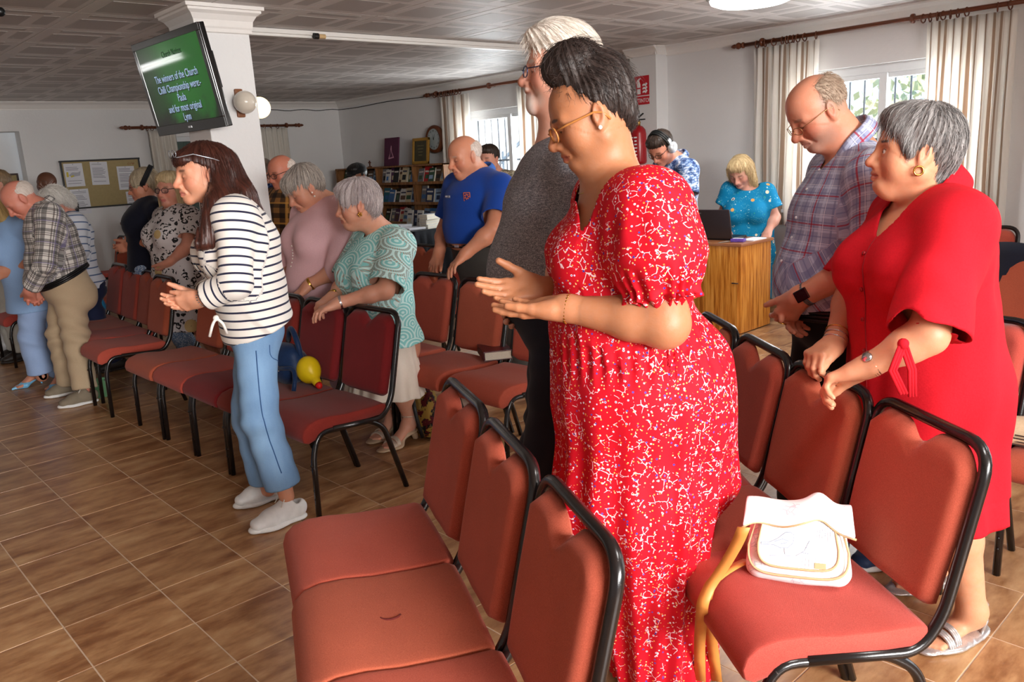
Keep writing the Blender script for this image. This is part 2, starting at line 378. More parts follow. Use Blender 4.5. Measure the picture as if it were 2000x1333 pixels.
box('handrail', (-1.3, -.4, 2.35), (.04, 4.7, .05), M_stair, nb, rot=Matrix.Rotation(math.radians(-32), 3, 'X'))
def foliage_mat():
    t = NT('sunlit_foliage'); t.p(Base_Color=t.mix(t.noise(t.geo(), 9, 3), S((164, 178, 132)), S((218, 222, 190))), Roughness=.8); return t.m
M_fol = foliage_mat(); M_trunkw = plain('bark', (110, 92, 74), .9)
def tree(x, y, h, r, label):
    t = empty('garden_tree', (x, y, -.25), 0, label, 'tree', 'garden trees outside the window')
    bm = bmesh.new(); add_tube(bm, [(0, 0, 0), (.05, .03, h*.4), (0, 0, h*.7)], [.12, .09, .05], 8); bm_obj('trunk', bm, M_trunkw, t, True)
    rr = np.random.default_rng(int(x*10+y*3)); n = 900
    d = rr.normal(size=(n, 3)); d /= np.linalg.norm(d, axis=1)[:, None]; P = d*(rr.random(n)**.4)[:, None]*[r, r, r*.8]+[0, 0, h*.8]
    V = []; F = []
    for k in range(n):
        a = rr.normal(size=3); a /= np.linalg.norm(a); b = np.cross(a, rr.normal(size=3)); b /= np.linalg.norm(b); s = .07+.07*rr.random()
        V += [P[k]-a*s, P[k]+b*s*.5, P[k]+a*s, P[k]-b*s*.5]; F.append([4*k, 4*k+1, 4*k+2, 4*k+3])
    o = pd_obj('leaves', V, F, M_fol, t); o['kind'] = 'stuff'
tree(12.2, 4.2, 2.6, 1.3, 'pale green garden tree seen through the left pane of the near window')
tree(13.5, 1.4, 3.4, 1.5, 'taller pale garden tree seen through the right pane of the near window')
tag(box('garden_wall', (14.5, 3, .9), (.3, 9, 2.2), M_out), 'white garden wall beyond the near window', 'wall')
# ---- curtain rods with rings, curtains
tw = NT('turned_dark_wood'); tw.p(Base_Color=tw.mix(tw.noise(tw.mapping(tw.coord(), (30, 2, 30)), 3, 4), S((74, 36, 22)), S((120, 66, 38))), Roughness=.35); M_dwood = tw.m
tcu = NT('striped_linen_curtain'); uvw = tcu.attr('cuv', 'Vector'); sx = tcu.n('SeparateXYZ', {0: uvw}).outputs[0]
st = tcu.math('FRACT', tcu.math('MULTIPLY', sx, 9.5)); band = tcu.ramp(st, [(0, (0, 0, 0)), (.46, (0, 0, 0)), (.5, (1, 1, 1)), (.72, (1, 1, 1)), (.76, (.0, 0, 0)), (.86, (.35, .35, .35)), (.9, (0, 0, 0))])
ccol = tcu.mix(band, S((248, 245, 240)), S((186, 164, 146)))
_df = tcu.n('BsdfDiffuse', {'Color': ccol}); _tl = tcu.n('BsdfTranslucent', {'Color': ccol}); _m = tcu.n('MixShader', {0: .55})
tcu.t.links.new(_df.outputs[0], _m.inputs[1]); tcu.t.links.new(_tl.outputs[0], _m.inputs[2]); tcu.t.links.new(_m.outputs[0], tcu.t.nodes['Material Output'].inputs[0])
M_curt = tcu.m; M_curt2 = plain('plain_cream_curtain', (206, 200, 190), .9, noise=.04)
def curtain(label, o, dx, width, z0, z1, folds, depth=.035, mat=M_curt, seed=0, flare=0.):
    """o = top corner on the wall line; dx = unit vector along the wall"""
    rr = np.random.default_rng(seed); nu, nv = folds*10, 16; V = []; F = []; uv = []; dx = Vector(dx); nrm = Vector((0, 0, 1)).cross(dx)
    ph = rr.normal(size=folds+2)*.35
    for j in range(nv+1):
        t = j/nv; z = z1+(z0-z1)*t
        for i in range(nu+1):
            s = i/nu; a = s*folds*2*math.pi; k = s*folds; p = ph[int(k)]*(1-(k % 1))+ph[int(k)+1]*(k % 1)
            amp = depth*(.45+.55*min(1, t*2.2))*(1+.3*p)
            y = amp*math.sin(a+p*.8+.35*math.sin(3*t+s*5)*t)+.012*math.sin(7*t+s*9)*t
            x = s*width*(1+flare*t)+.01*math.sin(2*a+1)*t
            V.append(Vector((0, 0, z))+dx*x+nrm*y); F.append
            uv.append((s*width*2.0, t, 0))
    F = [(j*(nu+1)+i, j*(nu+1)+i+1, (j+1)*(nu+1)+i+1, (j+1)*(nu+1)+i) for j in range(nv) for i in range(nu)]
    t = empty('curtain', o, 0, label, 'curtain')
    ob = pd_obj('drape', V, F, mat, t, True)
    at = ob.data.attributes.new('cuv', 'FLOAT_VECTOR', 'POINT'); at.data.foreach_set('vector', np.array(uv, 'f').ravel())
    m = ob.modifiers.new('thickness', 'SOLIDIFY'); m.thickness = .003
    bm = bmesh.new()   # heading tape with stitched band
    for i in range(nu):
        s0, s1 = i/nu, (i+1)/nu
    return t
def rod(label, a, b, ringpos, name='curtain_rod'):
    a, b = Vector(a), Vector(b); d = (b-a).normalized(); L = (b-a).length
    t = empty(name, a, 0, label, 'curtain rod')
    bm = bmesh.new(); add_cyl(bm, (0, 0, 0), d*L, .017, seg=12); bm_obj('pole', bm, M_dwood, t, True)
    for e, s in ((Vector((0, 0, 0)), -1), (d*L, 1)):
        bm = bmesh.new(); add_lathe(bm, [(.017, 0), (.026, .01), (.026, .02), (.016, .03), (.024, .045), (.03, .06), (.024, .078), (.014, .088), (.02, .1), (.012, .125), (0, .14)], e, 14, d*s); bm_obj('finial', bm, M_dwood, t, True)
    for f in (.06, .5, .94):
        p = d*L*f; n = Vector((0, 0, 1)).cross(d); n = n if n.dot(Vector((1, 1, 0))) > 0 else -n
        bm = bmesh.new(); add_cyl(bm, p, p+n*.1, .011, seg=10); add_lathe(bm, [(.034, -.012), (.036, 0), (.034, .012)], p, 14, d); bm_obj('bracket', bm, M_dwood, t, True)
    bm = bmesh.new(); add_tube(bm, [(0, .03*math.cos(q), .03*math.sin(q)) for q in np.linspace(0, 2*math.pi, 18)[:-1]], .005, 6, True)
    Rm = d.to_track_quat('X', 'Z').to_matrix(); me = bpy.data.meshes.new('ring'); bm.to_mesh(me); bm.free(); me.shade_smooth(); me.materials.append(M_dwood)
    for k, s in enumerate(ringpos):
        r = bpy.data.objects.new('ring', me); COL.objects.link(r); r.parent = t; r.location = d*s+Vector((0, 0, -.012)); r.rotation_euler = (Rm @ Matrix.Rotation(.25*math.sin(k*2.3), 3, 'Z')).to_euler()
    return t
xr = XW-.11
rod('long dark turned curtain rod above the near window at upper right', (xr, 4.05, 2.345), (xr, 1.2, 2.345), [.12, .2, .28, .36, .4, .43, .46, .5, .56, .66]+[1.5, 1.55, 1.6, 1.64, 1.69, 1.74, 1.8, 2.0, 2.08, 2.2])
rod('dark turned curtain rod above the far window behind the man in blue', (xr, 8.6, 2.34), (xr, 6.3, 2.34), [.1, .17, .24, .3, .34, .38, .43, .48, .53, .6]+[1.7, 1.76, 1.82, 1.9, 2.0])
rod('dark curtain rod on the back wall, mostly hidden behind the pillar', (3.72, YB-.1, 2.14), (6.0, YB-.1, 2.13), [.2, .26, .33, .4, 1.8, 1.9, 2.0])
curtain('striped cream curtain left of the near window beside the blonde woman', (xr, 3.96, 0), (0, -1, 0), .6, .78, 2.3, 8, seed=1, flare=-.06)
curtain('wide striped cream curtain at the right edge behind the woman in red', (xr, 2.52, 0), (0, -1, 0), .6, .78, 2.3, 8, seed=2)
curtain('striped curtain left of the far window behind the man in blue polo', (xr, 8.42, 0), (0, -1, 0), .6, .78, 2.29, 8, seed=3)
curtain('strip of striped curtain at the right of the far window, beside the white-haired man', (xr, 6.98, 0), (0, -1, 0), .5, .78, 2.29, 6, seed=4)
curtain('plain pale curtain on the back wall left of the pillar', (3.93, YB-.1, 0), (1, 0, 0), .34, .7, 2.1, 4, mat=M_curt2, seed=5)
curtain('plain pale curtain on the back wall right of the pillar', (5.45, YB-.1, 0), (1, 0, 0), .42, .7, 2.1, 5, mat=M_curt2, seed=6)
# ================================================================== CHAIRS
def fabric(name, c1, c2):
    t = NT(name); o = t.coord(); w = t.n('TexWave', {'Vector': t.mapping(o, (1, 1, 1), rot=(.6, .5, .78)), 'Scale': 260., 'Distortion': 1.5, 'Detail': 1.})
    n = t.noise(o, 420, 2); n2 = t.noise(o, 7, 3)
    base = t.mix(t.math('ADD', t.math('MULTIPLY', n, .75), t.math('MULTIPLY', w.outputs['Fac'], .25)), c1, c2)
    base = t.n('HueSaturation', {'Color': base, 'Hue': t.math('ADD', .492, t.math('MULTIPLY', t.rand(), .016)), 'Value': t.math('ADD', .88, t.math('MULTIPLY', n2, .24))}).outputs[0]
    t.p(Base_Color=base, Roughness=.9, Sheen_Weight=.12, Sheen_Roughness=.4); t.b.inputs['Specular IOR Level'].default_value = .15
    t.bump(t.math('ADD', n, t.math('MULTIPLY', w.outputs['Fac'], .6)), .35, .0015); return t.m
M_terra = fabric('terracotta_tweed', S((138, 50, 38)), S((208, 104, 82)))
M_terra_dim = fabric('terracotta_tweed_dim_light', S((100, 24, 24)), S((154, 52, 48)))  # same terracotta cloth; its redder, darker look in the light is coloured in
M_frame = NT('black_enamelled_steel')
_e = M_frame.noise(M_frame.coord(), 55, 4, .7); _w = M_frame.ramp(_e, [(.69, (0, 0, 0)), (.74, (1, 1, 1))])
M_frame.p(Base_Color=M_frame.mix(_w, S((18, 15, 16)), S((92, 84, 80))), Roughness=.24); M_frame.b.inputs['Specular IOR Level'].default_value = .6
M_frame.bump(M_frame.noise(M_frame.coord(), 300, 2), .12, .001); M_frame = M_frame.m
CHW = .205
def chair_parts():
    out = {}
    for s in (-1, 1):
        y = s*CHW; bm = bmesh.new()
        P = rounded([(.215, y, 0), (.208, y, .30), (.17, y, .392), (-.09, y, .378), (-.165, y, .33), (-.262, y, 0)], [.09, .08, .03, .07], 5)
        add_tube(bm, P, .0124, 8, sq=.45)
        for z in (.10, .14, .255): add_sph(bm, (.222-.02*0, y, z), .0055, 6)
        out['leg_%d' % s] = bm
    bm = bmesh.new()
    loop = [(.10, -CHW, .392), (-.165, -CHW, .372), (-.222, -CHW, .45), (-.312, -CHW, .838), (-.312, CHW, .838), (-.222, CHW, .45), (-.165, CHW, .372), (.10, CHW, .392)]
    add_tube(bm, rounded(loop, [.05, .06, .075, .075, .06, .05], 7), .0136, 8, sq=.55); out['frame'] = bm
    bm = bmesh.new()
    for x in (.13, -.1): add_cyl(bm, (x, -CHW, .386), (x, CHW, .386), .009, seg=8)
    out['cross'] = bm
    # seat: closed profile in x-z, swept across y with rounded ends
    prof = [(-.19, .405), (-.188, .43), (-.17, .439), (-.08, .438), (.03, .442), (.11, .452), (.17, .452), (.215, .44), (.24, .418), (.25, .39), (.245, .365), (.225, .355), (.12, .385), (-.02, .39), (-.17, .39)]
    cx = sum(p[0] for p in prof)/len(prof); cz = .405; bm = bmesh.new(); rings = []
    ys = [-.209, -.208, -.203, -.192, -.17, -.1, 0, .1, .17, .192, .203, .208, .209]; sc = [.93, .955, .985, .997, 1, 1.0, 1.0, 1.0, 1, .997, .985, .955, .93]
    for y, k in zip(ys, sc):
        dome = .006*(1-(y/.21)**2)
        rings.append([bm.verts.new((cx+(x-cx)*(k*.35+.65), y, cz+(z-cz)*k+(dome if z > .42 else 0))) for x, z in prof])
    n = len(prof)
    for A, B in zip(rings, rings[1:]):
        for k in range(n): bm.faces.new((A[k], A[(k+1) % n], B[(k+1) % n], B[k]))
    bm.faces.new(rings[0]); bm.faces.new(rings[-1][::-1]); bmesh.ops.recalc_face_normals(bm, faces=bm.faces); out['seat'] = bm
    # back pad with two rounded lobes and a hand notch between them
    bm = bmesh.new(); nw, nh = 30, 16; H0, H1 = .45, .829; grid = {}
    def top(w):
        a = abs(w); t = H1
        t -= .042*math.exp(-(a/.26)**2*1.6)*(1 if a < .5 else max(0, 1-(a-.5)*4))
        if a > .62: t -= .052*((a-.62)/.38)**2.4
        return t
    def bot(w):
        a = abs(w); return H0+(.02*((a-.72)/.28)**2 if a > .72 else 0)
    for side in (0, 1):
        for i in range(nw+1):
            w = -1+2*i/nw; t0, b0 = top(w), bot(w)
            for j in range(nh+1):
                h = j/nh; z = b0+(t0-b0)*h; hw = .182+.010*min(1, h*2)
                e = min(1-abs(w), h*2.2, (1-h)*2.2); e = max(0, min(1, e/.16)); th = (1-(1-e)**2.2)
                xs = -.222+(z-.45)*(-.233)
                x = xs+.006+(.034*th if side == 0 else -.012*th)
                if 0 < i < nw and 0 < j < nh or side == 0: grid[side, i, j] = bm.verts.new((x, w*hw, z))
                else: grid[side, i, j] = grid[0, i, j]
    for side in (0, 1):
        for i in range(nw):
            for j in range(nh):
                q = [grid[side, i, j], grid[side, i+1, j], grid[side, i+1, j+1], grid[side, i, j+1]]
                bm.faces.new(q if side else q[::-1])
    bmesh.ops.recalc_face_normals(bm, faces=bm.faces); out['back'] = bm
    return out
_cp = {}
for k, bm in chair_parts().items():
    me = bpy.data.meshes.new('chair_'+k); bm.normal_update(); bm.to_mesh(me); bm.free(); me.shade_smooth(); _cp[k] = me
_cm = {}
def chair(x, y, deg, label, mat=None, group=None, z=0.):
    mat = mat or M_terra
    t = empty('banquet_chair', (x, y, z), math.radians(deg), label, 'chair', group)
    for k, nm in (('seat', 'seat'), ('back', 'backrest'), ('frame', 'back_frame'), ('leg_-1', 'leg_tube'), ('leg_1', 'leg_tube'), ('cross', 'cross_bar')):
        m = mat if k in ('seat', 'back') else M_frame; key = (k, m.name)
        if key not in _cm: me = _cp[k].copy(); me.materials.append(m); _cm[key] = me
        link(nm, _cm[key], None, t)
    return t
def chair_px(u, v, deg, label, mat=None, group=None, z=.872):
    P = ground(u, v, z); a = math.radians(deg); return chair(P[0]+.318*math.cos(a), P[1]+.318*math.sin(a), deg, label, mat, group)
def chair_at(bx, by, deg, label, mat=None, group=None):
    a = math.radians(deg); return chair(bx+.318*math.cos(a), by+.318*math.sin(a), deg, label, mat, group)
# front row (bottom of the picture)
chair(1.153, 1.913, 156, 'empty terracotta chair farthest from the camera in the front row beside the red floral dress')
c_mark = chair(.966, 1.525, 154, 'terracotta chair with a dark curved mark on its seat, middle of the front row')
bm = bmesh.new(); add_tube(bm, [(.02+.028*math.cos(a), .0+.03*math.sin(a), .4465) for a in np.linspace(-.4, 2.6, 12)], [.0025+.0015*math.sin(k/11*3.14) for k in range(12)], 6); bm_obj('stain', bm, plain('dark_red_stain', (104, 34, 30), .9), c_mark, True)
chair(.782, 1.137, 153, 'terracotta chair nearest the camera in the front row, its seat cut by the lower edge')
# right-hand rows
chair(2.157, 1.56, 143, 'terracotta chair just right of the red floral dress, with nothing on it')
chair(1.922, 1.208, 147, 'terracotta chair whose back the woman in the red tunic holds')
chair(1.706, .862, 145, 'terracotta chair at lower right carrying the white bird-print handbag')
chair(2.42, 1.91, 142, 'terracotta chair mostly hidden behind the red floral dress, next to the grey-shirted man')
chair_at(3.22, .98, 170, 'dark terracotta chair at the right edge with a beige cloth bag on its seat')
chair_at(3.25, 1.45, 160, 'dark red chair hidden behind the man in the checked shirt')
chair_at(3.42, .52, 175, 'terracotta chair cut by the right edge beside the chair with the cloth bag')
# row of the left block with the striped woman
chair(1.785, 3.25, 181, 'crimson chair at the near end of the row, just right of the jeans', M_terra_dim)
chair(1.78, 3.68, 181, 'crimson chair with a navy bag and a yellow toy on its seat', M_terra_dim)
chair(1.775, 4.11, 180, 'crimson chair hidden behind the striped woman, held by the woman in pink', M_terra_dim)
chair(1.77, 4.54, 180, 'terracotta chair immediately left of the striped woman, its back by her hands')
chair(1.76, 4.98, 180, 'terracotta chair second to the left of the striped woman')
chair(1.71, 5.73, 178, 'terracotta chair in front of the leopard dress, next to the beige trousers')
chair(1.78, 6.15, 178, 'terracotta chair partly behind the one by the beige trousers, hidden by its back')
chair(1.80, 6.57, 178, 'terracotta chair in front of the navy-topped woman')
chair(1.82, 6.99, 178, 'terracotta chair with the bright blue drawstring bag')
# third row
chair_at(2.97, 3.89, 180, 'terracotta chair whose back the man in the blue polo holds')
chair_at(2.95, 3.41, 180, 'terracotta chair carrying the dark red book')
chair_at(2.95, 2.93, 180, 'terracotta chair behind the grey-shirted man, below the open hands')
chair_at(3.0, 4.34, 180, 'terracotta chair mostly behind the turquoise lace blouse')
chair_at(3.0, 5.9, 180, 'dark terracotta chair behind the woman in pink')
chair_at(4.02, 5.34, 180, 'terracotta chair in front of the black-draped table')
chair_at(4.05, 4.8, 180, 'terracotta chair behind the man in the blue polo')
chair_at(3.0, 7.1, 178, 'dark red chair behind the row with the blue drawstring bag')
chair_at(3.0, 7.6, 178, 'dark red chair left of it with a rounded back in shadow')
chair_at(2.7, 8.4, 200, 'dark chair in shadow beneath the notice board')
chair_at(3.3, 10.45, 182, 'dark chair against the back wall under the notice board')
chair_at(3.75, 8.9, 180, 'dark chair behind the navy-topped woman')
chair_at(1.95, 8.05, 182, 'dark chair behind the person in light blue at the left edge')
chair_at(6.25, 1.9, 190, 'terracotta chair by the window wall with a black backpack on it')
chair_at(4.95, 1.35, 170, 'chair with a dark jacket hung over its back')
chair_at(5.9, 1.2, 175, 'orange chair seat cut by the right edge beyond the dark jacket')
chair_at(6.35, 3.15, 215, 'dark red chair beside the blonde woman at the desk')
# ================================================================== FIGURE MODELLING (signed-distance bodies meshed into one surface)
V3 = lambda *a: np.array(a, float)
def unit(v): v = np.asarray(v, float); return v/(np.linalg.norm(v)+1e-12)
class SDF:
    def __init__(s): s.ops = []; s.cuts = []; s.front = None
    def open(s, p, n, rad):
        """the cap of a sleeve or hem at p (normal n) is left open"""
        s.cuts.append((np.asarray(p, np.float32), np.asarray(unit(n), np.float32), rad)); return s
    def add(s, fn, c, rad, k=.0, mode='u', cut=False): s.ops.append((fn, np.asarray(c, np.float32), float(rad), k, mode, cut)); return s
    def cap(s, a, b, ra, rb=None, k=.02, lat=None, f=(1, 1), mode='u', cut=False, ends=None):
        """tapered capsule; lat/f: cross-section axis and its width factors at both ends; ends=(t0,t1) flat ends"""
        a = np.asarray(a, np.float32); b = np.asarray(b, np.float32); rb = ra if rb is None else rb; ba = b-a; L2 = float(ba@ba)+1e-9
        f0, f1 = f; l = None if lat is None else np.asarray(unit(lat), np.float32)
        L = math.sqrt(L2)
        def fn(P):
            pa = P-a; tr = (pa@ba)/L2; t = np.clip(tr, 0, 1); q = pa-t[..., None]*ba; r = ra+(rb-ra)*t
            if l is not None:
                ql = q@l; ff = f0+(f1-f0)*t; d = np.sqrt(np.maximum((q*q).sum(-1)-ql*ql*(1-1/ff**2), 0))-r; d = np.where(ff < 1, d*np.minimum(1, ff), d)
            else: d = np.sqrt((q*q).sum(-1))-r
            if ends is not None:
                if ends[0] is not None: d = np.maximum(d, (ends[0]-tr)*L)
                if ends[1] is not None: d = np.maximum(d, (tr-ends[1])*L)
            return d
        m = max(ra, rb)*max(1, f0, f1)
        return s.add(fn, (a+b)/2, L/2+m, k, mode, cut)
    def ell(s, c, r, R=None, k=.02, mode='u', cut=False):
        c = np.asarray(c, np.float32); r = np.asarray(r, np.float32); R = np.eye(3, dtype=np.float32) if R is None else np.asarray(R, np.float32)
        def fn(P):
            q = (P-c)@R; k0 = np.sqrt(((q/r)**2).sum(-1)); k1 = np.sqrt(((q/(r*r))**2).sum(-1))+1e-9
            return k0*(k0-1)/k1
        return s.add(fn, c, float(r.max()), k, mode, cut)
    def plane(s, p, n, c=None, rad=9., k=0., cut=True):
        """remove everything on the side the normal points to (within rad of c)"""
        p = np.asarray(p, np.float32); n = np.asarray(unit(n), np.float32)
        return s.add(lambda P: -((P-p)@n), p if c is None else c, rad, k, 's', cut)
    def disp(s, fn, c, rad): return s.add(fn, c, rad, 0, 'd')
    def ev(s, P, C, br):
        d = np.full(P.shape[:-1], .5, np.float32)
        for fn, c, rad, k, mode, cut in [o for o in s.ops if not o[5]]+[o for o in s.ops if o[5]]:   # openings are cut last
            m = ((C-c)**2).sum(-1) < (rad+br*2+k+.012)**2
            if not m.any(): continue
            al = m.all(); Q = P if al else P[m]; e = fn(Q).astype(np.float32); o = d if al else d[m]
            if mode == 'u':
                if k > 0: h = np.maximum(k-np.abs(o-e), 0)/k; r = np.minimum(o, e)-h*h*k*.25
                else: r = np.minimum(o, e)
            elif mode == 's':
                e = -e
                if k > 0: h = np.maximum(k-np.abs(o-e), 0)/k; r = np.maximum(o, e)+h*h*k*.25
                else: r = np.maximum(o, e)
            else: r = o+e
            if al: d = r
            else: d[m] = r
        return d
    def at(s, P):
        P = np.asarray(P, np.float32); return s.ev(P[:, None, :], P, 0.)[:, 0]
    def grad(s, P, e=.0015):
        P = np.asarray(P, np.float32); K = np.array([[1, -1, -1], [-1, -1, 1], [-1, 1, -1], [1, 1, 1]], np.float32)
        return sum(k*s.at(P+k*e)[:, None] for k in K)/(4*e)
    def cutd(s, P):
        """distance to the nearest cut surface"""
        d = np.full(len(P), 9., np.float32); P = np.asarray(P, np.float32)
        for fn, c, rad, k, mode, cut in s.ops:
            if cut:
                m = ((P-c)**2).sum(-1) < (rad+.02)**2
                if m.any(): d[m] = np.minimum(d[m], np.abs(fn(P[m])))
        return d
    def bounds(s):
        u = [o for o in s.ops if o[4] == 'u']
        lo = np.min([o[1]-o[2] for o in u], 0)-.01; hi = np.max([o[1]+o[2] for o in u], 0)+.01; return lo, hi
def surf(sdf, h, lo=None, hi=None, opencuts=False, newton=1):
    l0, h0 = sdf.bounds(); lo = l0 if lo is None else np.maximum(lo, l0); hi = h0 if hi is None else np.minimum(hi, h0)
    lo = np.floor(np.asarray(lo)/h)*h; B = 8; nb = np.maximum(1, np.ceil((hi-lo)/h/B)).astype(int)
    I = np.stack(np.meshgrid(*[np.arange(n) for n in nb], indexing='ij'), -1).reshape(-1, 3); H = B*h
    C = (lo+(I+.5)*H-h*.5).astype(np.float32)
    dc = sdf.ev(C[:, None, :], C, H*.9)[:, 0]
    act = np.abs(dc) < H*1.45
    D = np.where(dc > 0, H, -H).astype(np.float32).reshape(nb)
    D = np.repeat(np.repeat(np.repeat(D, B, 0), B, 1), B, 2)
    g = np.stack(np.meshgrid(*[np.arange(B)]*3, indexing='ij'), -1).reshape(-1, 3)
    Ia = I[act]
    for q in range(0, len(Ia), 400):
        J = Ia[q:q+400]; P = (lo+(J[:, None, :]*B+g)*h).astype(np.float32); v = sdf.ev(P, C[act][q:q+400], H*.87)
        x, y, z = [(J[:, None, a]*B+g[:, a]) for a in range(3)]; D[x, y, z] = v
    s = D < 0; c = np.zeros(np.array(D.shape)-1, np.uint8); sh = [(a, b, e) for a in (0, 1) for b in (0, 1) for e in (0, 1)]
    n0, n1, n2 = D.shape
    for a, b, e in sh: c += s[a:n0-1+a, b:n1-1+b, e:n2-1+e]
    idx = np.argwhere((c > 0) & (c < 8))
    if len(idx) == 0: return np.zeros((0, 3)), np.zeros((0, 4), int)
    cid = np.full(c.shape, -1, np.int32); cid[tuple(idx.T)] = np.arange(len(idx))
    val = np.stack([D[idx[:, 0]+a, idx[:, 1]+b, idx[:, 2]+e] for a, b, e in sh], 1); pos = np.zeros((len(idx), 3)); cnt = np.zeros(len(idx))
    for i in range(8):
        for ax in range(3):
            if sh[i][ax]: continue
            o = list(sh[i]); o[ax] = 1; j = sh.index(tuple(o)); a, b = val[:, i], val[:, j]; m = (a < 0) != (b < 0)
            t = np.where(m, a/np.where(m, a-b, 1), 0); p = np.tile(np.array(sh[i], float), (len(idx), 1)); p[:, ax] = t
            pos += p*m[:, None]; cnt += m
    V = lo+(idx+pos/cnt[:, None])*h; F = []
    for ax in range(3):
        o1, o2 = [(1, 2), (2, 0), (0, 1)][ax]
        sl0 = [slice(None)]*3; sl1 = [slice(None)]*3; sl0[ax] = slice(0, -1); sl1[ax] = slice(1, None)
        e = np.argwhere(s[tuple(sl0)] != s[tuple(sl1)])
        e = e[(e[:, o1] > 0) & (e[:, o2] > 0) & (e[:, o1] < D.shape[o1]-1) & (e[:, o2] < D.shape[o2]-1)]
        if not len(e): continue
        q = []
        for d1, d2 in ((-1, -1), (0, -1), (0, 0), (-1, 0)):
            x = e.copy(); x[:, o1] += d1; x[:, o2] += d2; q.append(cid[tuple(x.T)])
        q = np.stack(q, 1); fl = ~s[tuple(e.T)]; q[fl] = q[fl][:, ::-1]; F.append(q[(q >= 0).all(1)])
    F = np.concatenate(F)
    for _ in range(newton):
        d = sdf.at(V); G = sdf.grad(V); g2 = (G*G).sum(1); st = -(d/np.maximum(g2, .25))[:, None]*G
        V = V+np.clip(st, -h*.6, h*.6)
    if opencuts:
        ctr = V[F].mean(1); cd = sdf.cutd(ctr); kp = cd > h*.3
        fn_ = np.cross(V[F[:, 2]]-V[F[:, 0]], V[F[:, 3]]-V[F[:, 1]]); fn_ /= np.linalg.norm(fn_, axis=1)[:, None]+1e-12
        for p, n, rad in sdf.cuts: kp &= ~((np.abs((ctr-p)@n) < h*.7) & (((ctr-p)**2).sum(1) < rad*rad) & (np.abs(fn_@n) > .75))
        F = F[kp]
        used = np.zeros(len(V), bool); used[F.ravel()] = True; mp = np.cumsum(used)-1; V = V[used]; F = mp[F]
        V = smooth_rim(V, F, 14)
    return V, F
def smooth_rim(V, F, it):
    """even out the open edges (hems, cuffs, necklines)"""
    E = np.concatenate([F[:, [i, (i+1) % 4]] for i in range(4)]); E.sort(1); key = E[:, 0].astype(np.int64)*len(V)+E[:, 1]; u, ix, cn = np.unique(key, return_index=True, return_counts=True); B = E[ix[cn == 1]]
    if not len(B): return V
    V = V.copy(); n = np.zeros(len(V)); np.add.at(n, B[:, 0], 1); np.add.at(n, B[:, 1], 1); m = n == 2
    for _ in range(it):
        a = np.zeros_like(V); np.add.at(a, B[:, 0], V[B[:, 1]]); np.add.at(a, B[:, 1], V[B[:, 0]]); V[m] = V[m]*.4+a[m]/2*.6
    return V
def on_surf(sdf, P, off=.001, it=8):
    """nearest points on a garment surface, with outward normals"""
    P = np.array(P, float)
    for _ in range(it):
        d = sdf.at(P); G = sdf.grad(P); G /= np.maximum(np.linalg.norm(G, axis=1), .3)[:, None]; P = P-G*np.clip(d-off, -.03, .03)[:, None]
    G = sdf.grad(P); return P, G/np.linalg.norm(G, axis=1)[:, None]
def mesh_from(name, V, F, smooth=True):
    me = bpy.data.meshes.new(name); me.vertices.add(len(V)); me.vertices.foreach_set('co', np.asarray(V, 'f').ravel())
    F = np.asarray(F); k = F.shape[1]
    me.loops.add(F.size); me.loops.foreach_set('vertex_index', F.astype('i').ravel()); me.polygons.add(len(F))
    me.polygons.foreach_set('loop_start', np.arange(0, F.size, k, dtype='i')); me.update(calc_edges=True)
    if smooth: me.shade_smooth()
    return me
def merge(parts):
    Vs, Fs, n = [], [], 0
    for V, F in parts:
        if len(V): Vs.append(V); Fs.append(F+n); n += len(V)
    return np.concatenate(Vs), np.concatenate(Fs)
def regions(sdf, h, boxes):
    """one surface; inside each (lo,hi,hfine) box it is sampled more finely"""
    V, F = surf(sdf, h); c = V[F].mean(1); keep = np.ones(len(F), bool); parts = []
    for lo, hi, hf in boxes:
        lo, hi = np.asarray(lo), np.asarray(hi); keep &= ~((c > lo+h*.2) & (c < hi-h*.2)).all(1)
    done = []
    for lo, hi, hf in boxes:
        lo, hi = np.asarray(lo), np.asarray(hi); v, f = surf(sdf, hf, lo-.02, hi+.02); cc = v[f].mean(1); k = ((cc > lo-h*.55) & (cc < hi+h*.55)).all(1)
        for l2, h2 in done: k &= ~((cc > l2) & (cc < h2)).all(1)
        parts.append((v, f[k])); done.append((lo, hi))
    V, F = merge([(V, F[keep])]+parts)
    used = np.zeros(len(V), bool); used[F.ravel()] = True; mp = np.cumsum(used)-1
    return V[used], mp[F]
def setcol(me, C, name='col'):
    a = me.color_attributes.new(name, 'FLOAT_COLOR', 'POINT'); C = np.asarray(C, 'f')
    if C.shape[1] == 3: C = np.concatenate([C, np.ones((len(C), 1), 'f')], 1)
    a.data.foreach_set('color', C.ravel())
def setvec(me, C, name='guv'):
    a = me.attributes.new(name, 'FLOAT_VECTOR', 'POINT'); a.data.foreach_set('vector', np.asarray(C, 'f').ravel())
_wk = np.random.default_rng(3).normal(size=(10, 3)); _wk /= np.linalg.norm(_wk, axis=1)[:, None]; _wp = np.random.default_rng(4).random(10)*6.28
def wav(P, freq, n=6, st=(1, 1, 1)):
    """cheap smooth noise ~[-1,1]"""
    Q = P*np.asarray(st, np.float32); s = 0
    for i in range(n): s = s+np.sin((Q@_wk[i].astype(np.float32))*freq*(.7+.12*i)+_wp[i]+1.3*np.sin((Q@_wk[(i+3) % 10].astype(np.float32))*freq*.45))
    return s/n*1.6
